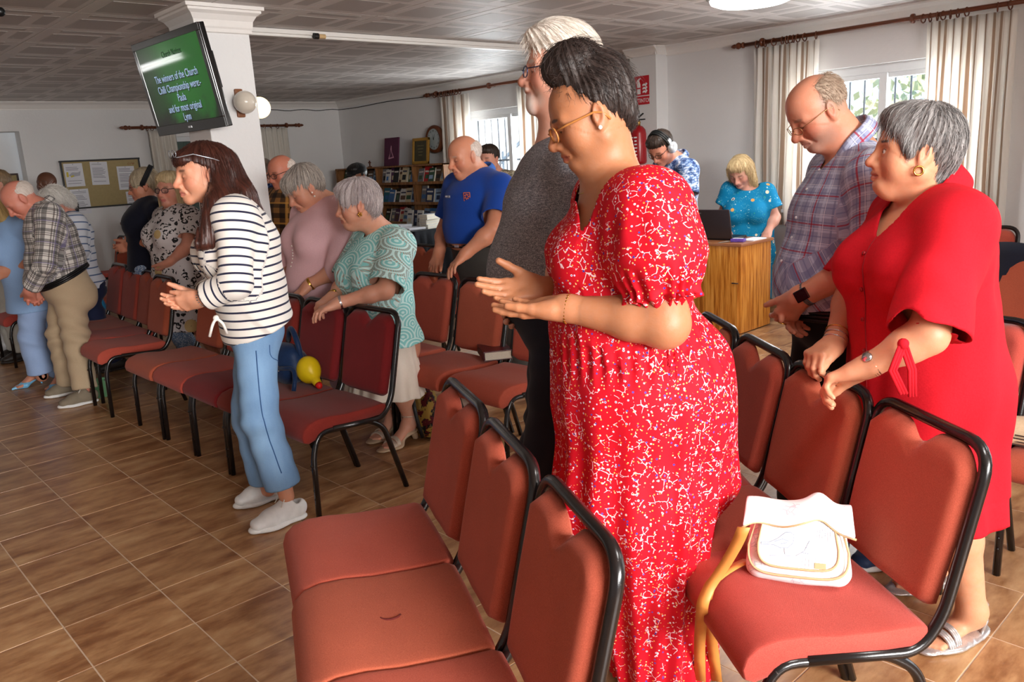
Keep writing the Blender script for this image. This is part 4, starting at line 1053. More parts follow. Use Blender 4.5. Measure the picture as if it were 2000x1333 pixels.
    def foot(s, heel, toe, an, heel_h=0.):
        a, b = np.asarray(heel, float).copy(), np.asarray(toe, float).copy(); a[2] = b[2] = 0; x = unit(b-a); y = np.cross((0, 0, 1), x); L = np.linalg.norm(b-a); hh = heel_h
        P = lambda u, v, z: a+x*u*L+y*v+V3(0, 0, z); d = s.s
        d.cap(P(.14, 0, hh+.032), P(.2, 0, hh+.045), .026, .03, .03); d.cap(P(.2, 0, hh*.9+.042), P(.62, 0, .03), .03, .02, .03, y, (1, 1.7)); d.cap(an, P(.2, 0, hh+.05), s.b['an'], .03, .03)
        for i, v in enumerate((-.028, -.012, .002, .015, .028)): d.cap(P(.6, v, .026), P(.9-.03*abs(i-2), v*1.05, .02), .012, .009, .008)
        c = P(.5, 0, .05); s.boxes.append([c-.15, c+.15, None])
# ---- small worn things
M_gold = plain('gold_jewellery', (214, 168, 84), .22, 1., noise=.05); M_silver = plain('silver_jewellery', (206, 206, 210), .2, 1., noise=.05)
M_pearl = plain('pearl', (236, 226, 216), .2, noise=.03); M_blackp = plain('black_plastic', (18, 18, 20), .35)
def glasses(p, mat_frame, tint=(.85, .85, .85), lens=True, rim=.0014, w=.024, hgt=.017, x=.106, z=.002, name='glasses', label=None, temple=None, ang=0.):
    k = p.hk; bm = bmesh.new(); W = lambda *a: Vector(p.hw(a))
    for g in (1, -1):
        q = np.linspace(0, 2*math.pi, 25)[:-1]
        pts = [W(x-.012*abs(math.cos(t)*g*.5+.5)*.9, g*.0335+w*np.sign(math.cos(t))*abs(math.cos(t))**.7, z+hgt*np.sign(math.sin(t))*abs(math.sin(t))**.75) for t in q]
        add_tube(bm, pts, rim*k*1.1, 6, True)
        add_tube(bm, [W(x-.012, g*.057, z+.008), W(.07, g*.074, z+.011), W(.0, g*.0845, z+.013+ang), W(-.02, g*.085, z+.004+ang), W(-.032, g*.083, z-.018)], (temple or rim)*k*1.15, 6)
    add_tube(bm, [W(x-.001, .0105, z+.004), W(x+.004, 0, z+.008), W(x-.001, -.0105, z+.004)], rim*k, 6)
    o = p.part(name, bm, mat_frame, True, label)
    if lens:
        bm = bmesh.new()
        for g in (1, -1):
            q = np.linspace(0, 2*math.pi, 25)[:-1]
            bm.faces.new([bm.verts.new(W(x-.001-.012*abs(math.cos(t)*g*.5+.5)*.9, g*.0335+w*np.sign(math.cos(t))*abs(math.cos(t))**.7, z+hgt*np.sign(math.sin(t))*abs(math.sin(t))**.75)) for t in q])
        key = 'lens_%d' % int(tint[0]*100)
        if key not in _pl:
            t = NT(key); tr = t.n('BsdfTransparent', {'Color': tint}); gl = t.n('BsdfGlossy', {'Roughness': .03}); mx = t.n('MixShader', {0: .12}); t.t.links.new(tr.outputs[0], mx.inputs[1]); t.t.links.new(gl.outputs[0], mx.inputs[2]); t.t.links.new(mx.outputs[0], t.t.nodes['Material Output'].inputs[0]); _pl[key] = t.m
        l = bm_obj('lenses', bm, _pl[key], o)
    return o
def ringband(p, c, axis, R, r, mat, name='bracelet', n=20, flat=1., label=None, beads=0, ell=1., up=None):
    """a band round a wrist / finger / neck: centre c, axis = limb direction"""
    bm = bmesh.new(); ax = Vector(axis).normalized(); e1 = ax.orthogonal().normalized() if up is None else (Vector(up)-ax*ax.dot(Vector(up))).normalized(); e2 = ax.cross(e1); c = Vector(c)
    pts = [c+e1*R*math.cos(t)+e2*R*ell*math.sin(t) for t in np.linspace(0, 2*math.pi, n+1)[:-1]]
    if beads:
        for q in pts: add_sph(bm, q, r, 6)
    else:
        for o in ([0] if flat <= 1 else np.linspace(-1, 1, 3)*r*(flat-1)): add_tube(bm, [q+ax*o for q in pts], r, 6, True)
    return p.part(name, bm, mat, True, label)
def watch(p, c, axis, R, out, face_mat, band_mat, square=False, size=.017, name='watch'):
    o = ringband(p, c, axis, R, .0045, band_mat, name, 20, 2.2); out = unit(out); ax = unit(axis); out = unit(out-ax*(out@ax)); q = np.asarray(c)+out*(R+.004); y = np.cross(out, ax)
    bm = bmesh.new()
    if square: add_box(bm, (0, 0, 0), (size*2.1, size*1.8, .009), .003); bmesh.ops.transform(bm, matrix=planeM(q, ax, y), verts=bm.verts)
    else: add_lathe(bm, [(0, .004), (size*.9, .004), (size, .001), (size, -.004), (0, -.004)], q, 20, out)
    w = bm_obj('watch_face', bm, face_mat, o, not square); return o
def seam(p, pts, mat, r=.002, name='seam', off=.001, n=4):
    P = [np.asarray(q) for q in rounded(pts, .08, n)]; D = []
    for a, b in zip(P, P[1:]): D += [a+(b-a)*t for t in (0, .33, .66)]
    Q, _ = on_surf(p.last, D+[P[-1]], off); bm = bmesh.new(); add_tube(bm, Q, r, 6); return p.part(name, bm, mat)
def buttons(p, pts, mat, r=.0055):
    Q, N = on_surf(p.last, [q for q, n in pts], .0015)
    for q, n in zip(Q, N):
        bm = bmesh.new(); add_lathe(bm, [(0, .003), (r*.7, .0028), (r, .001), (r, -.001), (0, -.001)], q, 10, n); p.part('button', bm, mat)
def collar(p, nk, axis, R, hgt, mat, open_deg=40, lean=.35, fwd=None, name='collar', spread=.02, gdrop=.06, ell=1.15, fall=.045):
    """turned-down shirt collar around the neck, open at the front with points"""
    ax = unit(axis); f = p.F-ax*(p.F@ax); f = unit(f); l = np.cross(ax, f); V = []; F = []; n = 28; o = math.radians(open_deg)/2
    for i in range(n+1):
        a = o+(2*math.pi-2*o)*i/n; ca, sa = math.cos(a), math.sin(a); front = max(0., ca)**2
        base = nk+f*ca*R*ell+l*sa*R*1.02-ax*(gdrop*.45*front)
        top = base+ax*hgt*(1-.35*front)+(f*ca+l*sa)*(-.002)
        foldo = top+(f*ca+l*sa)*.007; tip = foldo-ax*(fall+.028*front)+(f*ca+l*sa)*(.012+spread*front)+l*np.sign(sa)*.012*front
        V += [base, top, foldo, foldo*.5+tip*.5+(f*ca+l*sa)*.004, tip]
    for i in range(n):
        for j in range(4): a = i*5+j; F.append((a, a+5, a+6, a+1))
    me = bpy.data.meshes.new(name); me.from_pydata([tuple(v) for v in V], [], F); me.update(); me.shade_smooth()
    setvec(me, np.array([[i*.012, j*.02, 0] for i in range(n+1) for j in range(5)]))
    ob = link(name, me, mat); wparent(ob, p.root); m = ob.modifiers.new('thickness', 'SOLIDIFY'); m.thickness = .003; m2 = ob.modifiers.new('smooth', 'SUBSURF'); m2.levels = 1; m2.render_levels = 1; return ob
# ================================================================== PEOPLE
def floral_mat(name, base, c_branch, dots, sc=1., branch=1., dens=.5):
    t = NT(name); o = t.coord(); o2 = t.n('VectorMath', {0: o, 1: t.n('VectorMath', {0: t.noise(o, 22*sc, 2, out='Color'), 'Scale': .02/sc}, operation='SCALE').outputs[0]}, operation='ADD').outputs[0]
    ed = t.n('TexVoronoi', {'Vector': o2, 'Scale': 34*sc}, feature='DISTANCE_TO_EDGE').outputs['Distance']
    mask = t.math('GREATER_THAN', t.noise(o, 17*sc, 2), .5); mask2 = t.math('GREATER_THAN', t.noise(t.mapping(o, loc=(3, 1, 2)), 60*sc, 1), .47)
    br = t.math('MULTIPLY', t.math('MULTIPLY', t.math('LESS_THAN', ed, .035*branch), mask), mask2)
    col = t.mix(br, base, c_branch)
    for i, (scale, r, stops, th) in enumerate(dots):
        v = t.n('TexVoronoi', {'Vector': t.mapping(o, loc=(i*3.1, i*1.7, .4*i)), 'Scale': scale*sc, 'Randomness': .9}); dd = t.math('LESS_THAN', v.outputs['Distance'], r)
        rs = t.n('SeparateColor', {0: v.outputs['Color']}).outputs; on = t.math('MULTIPLY', dd, t.math('LESS_THAN', rs[0], th))
        col = t.mix(on, col, t.ramp(rs[1], stops, 'CONSTANT'))
        inner = t.math('MULTIPLY', on, t.math('LESS_THAN', v.outputs['Distance'], r*.5)); col = t.mix(t.math('MULTIPLY', inner, t.math('GREATER_THAN', rs[2], .5)), col, S((40, 34, 120)) if i == 0 else base)
    t.p(Base_Color=col, Roughness=.75); t.b.inputs['Specular IOR Level'].default_value = .2; t.bump(t.noise(o, 500, 2), .06, .001); return t.m
def red_dress_woman():
    p = Person(ground(1290, 1322), 138, 'woman in a long red floral dress holding both open palms up in front of her', .98, chw=.19, chd=.122, waw=.18, wad=.155, hpw=.2, hpd=.19, nk=.062, ua=.066, el=.056, fa=.05, wr=.030, th=.1, kn=.07, sh=.07, bust=.058, glute=.075, hand=1.02)
    p.set(nk=(1198, 345, 0), ch=(1212, 470, 0), wa=(1212, 625, 0), pv=(1240, 740, 0), shL=(1272, 412, .19), shR=(1190, 395, -.2), elL=(1298, 632, .25), wrL=(1100, 602, .17), elR=(1190, 590, -.25), wrR=(1058, 566, -.05))
    p.fill(); d = p.s
    p.torso(d); 
    for n in 'LR': p.arm(d, n); p.leg(d, n)
    p.head(p.pt((1163, 226, .085))-p.L*.085, pitch=20, full=.9, nose=1.12, chin2=.5, neck=p.J['nk'])
    p.hand('L', p.pt((945, 607, .07))-p.J['wrL'], (.05, .25, 1), (.12, .14, .1), (.25, .35), .08)
    p.hand('R', p.pt((930, 572, -.0))-p.J['wrR'], (.1, .8, .75), ((.05, .1, .1), (.12, .16, .1), (.16, .2, .15), (.2, .25, .15)), (.6, .4), .1)
    # an open scoop below the throat and full upper arm
    br = (58, 36, 24)
    p.tint((.09, .03, .028), (.016, .02, .0045), br, .004); p.tint((.092, .031, -.003), (.01, .014, .0034), (36, 20, 16), .003)
    p.skin((178, 120, 86), .009, .0032, .0036, lip=(140, 66, 56), flush=(150, 90, 64))
    J = p.J; red = floral_mat('red_floral_viscose', S((196, 14, 34)), S((238, 206, 214)), [(70, .27, [(0, S((238, 226, 236))), (.45, S((210, 190, 226))), (.7, S((92, 70, 160)))], .42), (95, .26, [(0, S((240, 178, 88))), (.6, S((246, 214, 150)))], .34)], 1.35, .9)
    g = SDF(); p.torso(g, .014)
    hem = p.pt((1296, 1290, 0)); mid = p.pt((1236, 960, 0)); pv = J['pv']
    g.cap(J['wa']-p.U*.02, pv, .17, .215, .06, p.L, (1.12, 1.1)); g.cap(pv, mid, .215, .205, .04, p.L, (1.1, 1.15)); g.cap(mid, hem, .205, .155, .06, p.L, (1.15, 1.15))
    bk = p.pt((1392, 930, .0)); g.cap(p.pt((1330, 720, 0)), bk, .12, .065, .08, p.L, (1.3, 1.6))
    g.plane(hem, hem-pv)
    wa = J['wa']
    def fold(P):
        q = P-pv; z = -q[..., 2]; an = np.arctan2(q@p.L.astype(np.float32), q@p.F.astype(np.float32)); w = np.clip((z+.12)/.5, 0, 1)
        return (-(np.sin(an*21+2*np.sin(an*3)+z*1.1)*.5+.5*np.sin(an*13+z*2.1+1))*.011*w-.004*np.clip(1-abs(z+.1)*14, 0, 1)*np.sin(an*40)).astype(np.float32)
    g.disp(fold, (pv+hem)/2, .75)
    g.disp(lambda P: (.0035*wav(P, 34, 5, (1, 1, .45))).astype(np.float32), J['ch'], .33)
    q1, q3 = p.pt((1287, 348, 0)), p.pt((1136, 444, 0)); nn = np.cross(p.L, q3-q1); nn = nn if nn[2] > 0 else -nn
    nn = unit(nn); f0 = float(p.pt((1124, 440, 0))@p.F)
    g.add(lambda P: np.maximum(-(P-q1.astype(np.float32))@nn.astype(np.float32), np.maximum(P@p.F.astype(np.float32)-f0, np.abs((P-J['nk'].astype(np.float32))@p.L.astype(np.float32))-.15)), J['nk']+p.U*.02, .2, 0, 's', True)
    for n in 'LR':
        sh, el = J['sh'+n], J['el'+n]; a = lambda t: sh+(el-sh)*t; out = p.L*(.012 if n == 'L' else -.012)
        g.cap(a(-.02), a(.4)+out, .082, .108, .05); g.cap(a(.4)+out, a(.66), .108, .072, .03); g.cap(a(.66), a(.8), .074, .092, .012, ends=(None, .85)); g.open(a(.779), el-sh, .15)
        u = unit(el-sh).astype(np.float32); e1 = unit(np.cross(u, p.F)).astype(np.float32); e2 = np.cross(u, e1); s0 = sh.astype(np.float32)
        def ruf(P, u=u, e1=e1, e2=e2, s0=s0, L=np.linalg.norm(el-sh)):
            q = P-s0; t = (q@u)/L; an = np.arctan2(q@e1, q@e2); return (.0065*np.sin(an*17+2*np.sin(an*5))*np.clip((t-.5)*6, 0, 1)+.004*np.sin(an*9+1)*np.clip(1-abs(t-.2)*3, 0, 1)).astype(np.float32)
        g.disp(ruf, a(.5), .18)
    p.garment('dress', g, .0052, red, thick=.0025)
    def hb(E, C, d):
        E((-.024, 0, .044), (.094, .085, .09), .0); E((-.0, 0, .14), (.074, .066, .058), .03); E((-.07, 0, .07), (.06, .07, .07), .03); E((-.078, 0, -.0), (.04, .062, .07), .03)
        d.front((0, 0, .05), (.66, 0, -.75), -.004); E((.0, .09, -.02), (.032, .03, .05), .012, mode='s'); E((.0, -.09, -.02), (.032, .03, .05), .012, mode='s'); E((.03, 0, -.1), (.09, .12, .08), .02, mode='s')
    p.hair(hb, ('black_brown_hair', (16, 12, 12), (66, 54, 50)), .0042, (-.01, 0, .16), .003, 2600, .05, .0005, grav=-.35, freq=15, lenf=lambda q: np.where(q[:, 2] < .06, .35, 1.)*np.where(q[:, 0] > .05, .5, 1.))
    glasses(p, plain('tortoise_amber_acetate', (176, 116, 62), .2), (.78, .7, .62), True, .0024, .025, .018, x=.112, z=-.004, temple=.0026, label='amber tortoiseshell glasses')
    e = Vector(p.hw((0, .088, -.03))); bm = bmesh.new(); add_sph(bm, e, .0055, 10); p.part('earring', bm, M_pearl)
    nk = J['nk']; ringband(p, nk+p.F*.016-p.U*.012, unit(p.vec((.35, 0, 1))), .078, .0013, M_gold, 'necklace', 40, label='fine gold chain', up=p.F, ell=1.0)
    ax = J['elL']-J['wrL']; ringband(p, J['wrL']+unit(ax)*.012, ax, .034, .0045, M_gold, 'bracelet', 26, beads=1, label='gold link bracelet')
    ax = J['elR']-J['wrR']; ringband(p, J['wrR']+unit(ax)*.012, ax, .033, .002, M_gold, 'bracelet', 22, label='thin gold chain bracelet')
    G = ground(1300, 1330); p.shoe(G-p.F*.1+p.L*.06, G+p.F*.14+p.L*.06, plain('orange_leather', (206, 122, 52), .5), kind='sandal', heel_h=0.); p.shoe(G-p.F*.1-p.L*.1, G+p.F*.14-p.L*.1, plain('orange_leather', (206, 122, 52), .5), kind='sandal')
    return p
red_dress_woman()
def cloth(name, rgb, rgb2=None, scale=300, rough=.85, bump=.15, sheen=.1, vary=.12):
    if name in _pl: return _pl[name]
    t = NT(name); o = t.coord(); n = t.noise(o, scale, 3, .65); n2 = t.noise(o, 9, 3); c1 = S(rgb); c2 = S(rgb2) if rgb2 else tuple(min(1, x*1.25) for x in c1)
    c = t.n('HueSaturation', {'Color': t.mix(n, c1, c2), 'Value': t.math('ADD', 1-vary/2, t.math('MULTIPLY', n2, vary))}).outputs[0]
    t.p(Base_Color=c, Roughness=rough, Sheen_Weight=sheen); t.b.inputs['Specular IOR Level'].default_value = .18; t.bump(n, bump, .0015); _pl[name] = t.m; return t.m
def uvxy(t):
    v = t.attr('guv', 'Vector'); sp = t.n('SeparateXYZ', {0: v}); return sp.outputs[0], sp.outputs[1]
def stripe_f(t, x, period, w, off=0.):
    return t.math('LESS_THAN', t.math('FRACT', t.math('ADD', t.math('MULTIPLY', x, 1/period), off+10.)), w)
def plaid(name, base, bands, rough=.85):
    """bands: (axis, period, width, offset, colour, opacity)"""
    t = NT(name); x, y = uvxy(t); c = S(base) if isinstance(base[0], int) else base
    o = t.coord(); tw = t.noise(o, 420, 2)
    for ax, per, w, off, col, op in bands:
        m = stripe_f(t, x if ax == 0 else y, per, w, off); c = t.mix(t.math('MULTIPLY', m, t.math('ADD', op-.1, t.math('MULTIPLY', tw, .2))), c, S(col))
    t.p(Base_Color=c, Roughness=rough, Sheen_Weight=.08); t.b.inputs['Specular IOR Level'].default_value = .18; t.bump(tw, .12, .001); return t.m
M_jean_dark = cloth('dark_navy_denim', (22, 26, 36), (36, 42, 54), 420); M_blacktr = cloth('black_trouser_cloth', (17, 17, 19), (26, 26, 28))
BROW_G = (150, 130, 116)
def tint_face(p, brow, lid=(96, 60, 48), stub=None, by=.03, bh=.006):
    p.tint((.086, .032, .027), (.016, .022, bh), brow, .005, hard=.8); p.tint((.0905, .031, -.0035), (.008, .0135, .0034), lid, .003, hard=.85); p.tint((.085, .047, -.002), (.008, .006, .006), lid, .006, hard=.35); p.tint((.088, .03, -.015), (.01, .016, .004), lid, .006, hard=.3)
    if stub: p.tint((.075, 0, -.085), (.045, .05, .035), stub, .02, False, .55); p.tint((.1, 0, -.052), (.016, .026, .008), stub, .008, False, .3); p.tint((.03, .052, -.06), (.05, .025, .045), stub, .025, True, .45)
# ------------------------------------------------------------------ grey-shirted man with white hair and beard
def grey_man():
    p = Person((1.86, 1.86), 137, 'tall white-haired man with goatee and glasses in a grey marled shirt', 1.0, chw=.2, chd=.15, waw=.185, wad=.155, hpw=.18, hpd=.14, nk=.068, ua=.056, el=.047, fa=.05, wr=.034, belly=.11, sh=.064)
    p.set(nk=(1098, 290, 0), ch=(1090, 400, 0), wa=(1082, 505, 0), pv=(1092, 610, 0), shL=(1135, 335, .2), elL=(1125, 500, .27), wrL=(1062, 590, .1), elR=(1080, 470, -.27), wrR=(1045, 600, -.06))
    p.fill(); d = p.s; p.torso(d)
    for n in 'LR': p.arm(d, n); p.leg(d, n)
    p.head(p.pt((1098, 133, .095))-p.L*.095, pitch=-2, full=.7, nose=1.25, chin2=.7, old=1)
    W = p.hw; k = p.hk
    d.ell(W((.085, 0, -.098)), np.array((.024, .03, .032))*k, p.hR, .012*k); d.cap(W((.104, .016, -.053)), W((.104, -.016, -.053)), .008*k, k=.008*k)
    p.hand('L', p.pt((1022, 640, .02))-p.J['wrL'], (0, -1, .1), (.3, .5, .4)); p.hand('R', p.pt((1000, 630, .0))-p.J['wrR'], (.1, 1, .2), (.4, .6, .4))
    p.tint((.086, .032, .027), (.016, .022, .006), (214, 200, 190), .005); p.tint((.0905, .031, -.0035), (.008, .0135, .0034), (110, 70, 60), .003)
    p.tint((.09, 0, -.096), (.03, .034, .036), (226, 218, 212), .012, False, .95); p.tint((.106, 0, -.052), (.016, .026, .008), (222, 212, 206), .006, False, .9); p.tint((.07, .04, -.075), (.03, .018, .03), (214, 190, 178), .016, True, .6)
    p.skin((216, 160, 138), .010, .0036, .0055, lip=(176, 104, 92), flush=(208, 118, 100))
    sh = NT('grey_marled_linen'); o = sh.coord(); n = sh.noise(o, 330, 4, .8); n3 = sh.noise(sh.mapping(o, (1, 1, 6)), 60, 3)
    sh.p(Base_Color=sh.ramp(sh.math('ADD', sh.math('MULTIPLY', n, .75), sh.math('MULTIPLY', n3, .25)), [(.36, S((50, 52, 60))), (.5, S((120, 122, 130))), (.64, S((190, 190, 194)))]), Roughness=.9); sh.bump(n, .2, .0015)
    p.top(.0062, sh.m, .014, (1.15, 1.15), .02, hem=(1092, 572, 0), hflare=.0, neck=.066, vneck=(1062, 300, 0), name='shirt')
    collar(p, p.J['nk']+p.U*.005, unit(p.vec((.3, 0, 1))), .078, .034, sh.m, 70, fall=.05)
    p.trousers(.008, M_jean_dark, .012, .085, .09)
    ft = p.J['nk']; buttons(p, [(p.pt((985+6*i, 360+40*i, 0)), p.F) for i in range(3)], plain('grey_button', (60, 60, 66), .4))
    def hb(E, C, dd):
        E((-.02, 0, .05), (.108, .087, .098), .0); E((.03, 0, .105), (.075, .07, .04), .04); E((-.075, 0, -.0), (.045, .07, .07), .03)
        E((.115, 0, -.03), (.08, .11, .1), .012, mode='s'); E((.02, .1, -.045), (.04, .04, .055), .012, mode='s'); E((.02, -.1, -.045), (.04, .04, .055), .012, mode='s'); E((.03, 0, -.1), (.09, .13, .085), .02, mode='s')
    p.hair(hb, ('white_silver_hair', (196, 184, 170), (246, 240, 232), .5), .0048, (.06, 0, .09), .0035, 2600, .055, .0006, grav=.05, freq=11, messy=.2)
    glasses(p, plain('steel_blue_metal', (70, 78, 110), .25, .9), (.92, .94, .95), True, .0016, .022, .0165, x=.114, z=-.002)
    G = p.g; ms = plain('white_leather', (226, 226, 224), .5)
    for sg in (1, -1): p.shoe(p.J['anL' if sg > 0 else 'anR']*[1, 1, 0]-p.F*.07, p.J['anL' if sg > 0 else 'anR']*[1, 1, 0]+p.F*.2, ms, ms, .008)
grey_man()
# ------------------------------------------------------------------ checked-shirt man on the right
def checked_man():
    p = Person((2.62, 1.30), 143, 'balding man with wire glasses in a blue and red checked shirt', .92, chw=.195, chd=.14, waw=.18, wad=.145, hpw=.175, hpd=.13, nk=.064, ua=.054, el=.046, fa=.05, wr=.033, belly=.1, sh=.066)
    p.set(nk=(1672, 298, 0), ch=(1648, 425, 0), wa=(1632, 525, 0), pv=(1632, 620, 0), shL=(1712, 345, .2), elL=(1712, 500, .3), wrL=(1560, 583, .13), shR=(1628, 335, -.2), elR=(1560, 480, -.27), wrR=(1545, 575, -.0))
    p.fill(); d = p.s; p.torso(d)
    for n in 'LR': p.arm(d, n); p.leg(d, n)
    p.head(p.pt((1622, 216, .085))-p.L*.085, pitch=34, full=.3, nose=1.15, chin2=.3, old=1)
    p.hand('L', p.pt((1522, 632, .04))-p.J['wrL'], p.vec((-.25, -1, -.2)), ((.25, .4, .3), (.3, .45, .3), (.35, .5, .3), (.4, .5, .3)), (.5, .3))
    p.hand('R', p.pt((1552, 650, .06))-p.J['wrR'], p.vec((-.2, 1, .1)), (.3, .45, .3), (.6, .4))
    tint_face(p, (150, 112, 92), stub=(176, 150, 136))
    # cropped hair on the sides and back of the scalp
    p.tint((-.07, .03, .03), (.085, .085, .08), (150, 126, 106), .03, False, .75); p.tint((-.03, .066, .03), (.05, .03, .045), (150, 126, 108), .018, True, .7)
    p.skin((206, 140, 112), .010, .0034, .005, lip=(168, 96, 82), flush=(198, 104, 84))
    ck = plaid('blue_red_check', (148, 154, 184), [(0, .046, .16, 0, (196, 206, 226), .6), (1, .046, .16, 0, (196, 206, 226), .6), (0, .046, .1, .36, (110, 116, 156), .6), (1, .046, .1, .36, (110, 116, 156), .6), (0, .092, .045, .27, (160, 40, 58), .85), (1, .092, .045, .27, (160, 40, 58), .85), (0, .046, .03, .78, (238, 240, 246), .7), (1, .046, .03, .78, (238, 240, 246), .7)])
    p.top(.0058, ck, .013, (.82, .82), .02, .012, hem=(1622, 605, 0), neck=.064, vneck=(1592, 330, 0), fold=.0045)
    collar(p, p.J['nk']+p.U*.034+p.F*.025, unit(p.vec((.75, 0, 1))), .074, .042, ck, 50, fall=.05)
    buttons(p, [(p.pt((1598-9*i, 330+48*i, 0))+p.F*.0, p.F) for i in range(5)], plain('pearl_button', (226, 226, 230), .3))
    p.trousers(.008, M_blacktr, .011, .085, .088)
    p.belt(p.pt((1632, 600, 0)), p.U, .2, .172, M_blackp)
    def hb(E, C, dd):
        E((-.02, 0, .036), (.1, .081, .088), .0); E((.08, 0, .06), (.1, .12, .085), .02, mode='s'); E((.0, 0, .13), (.1, .055, .06), .02, mode='s'); E((.06, 0, -.05), (.095, .13, .08), .02, mode='s'); E((-.01, .09, -.01), (.028, .03, .042), .01, mode='s'); E((-.01, -.09, -.01), (.028, .03, .042), .01, mode='s'); E((-.03, 0, -.12), (.12, .12, .07), .02, mode='s')
    p.hair(hb, ('cropped_sandy_grey_hair', (120, 98, 80), (186, 166, 146), .6), .0042, (.03, 0, .12), .0012, 2600, .014, .0005, grav=.2, lift=.006, freq=14)
    glasses(p, plain('gold_wire', (176, 140, 96), .25, .9), (.86, .84, .8), True, .0011, .021, .014, x=.113, z=-.004)
    ax = p.J['elL']-p.J['wrL']; watch(p, p.J['wrL']+unit(ax)*.03, ax, .036, p.L*.9+p.U*.5-p.F*.1, plain('black_glass', (8, 8, 10), .08, spec=.6), plain('steel_mesh_band', (120, 120, 126), .35, .8), True, .021)
    ringband(p, p.pt((1528, 632, .09)), p.vec((.3, 0, -1)), .0125, .002, M_gold, 'ring', 14)
    ms = plain('blue_black_shoe', (40, 60, 96), .6); so = plain('white_rubber', (228, 228, 226), .6)
    p.shoe(ground(1632, 985), ground(1545, 1003), ms, so, .007); p.shoe(ground(1760, 1085), ground(1668, 1118), ms, so, .007)
checked_man()
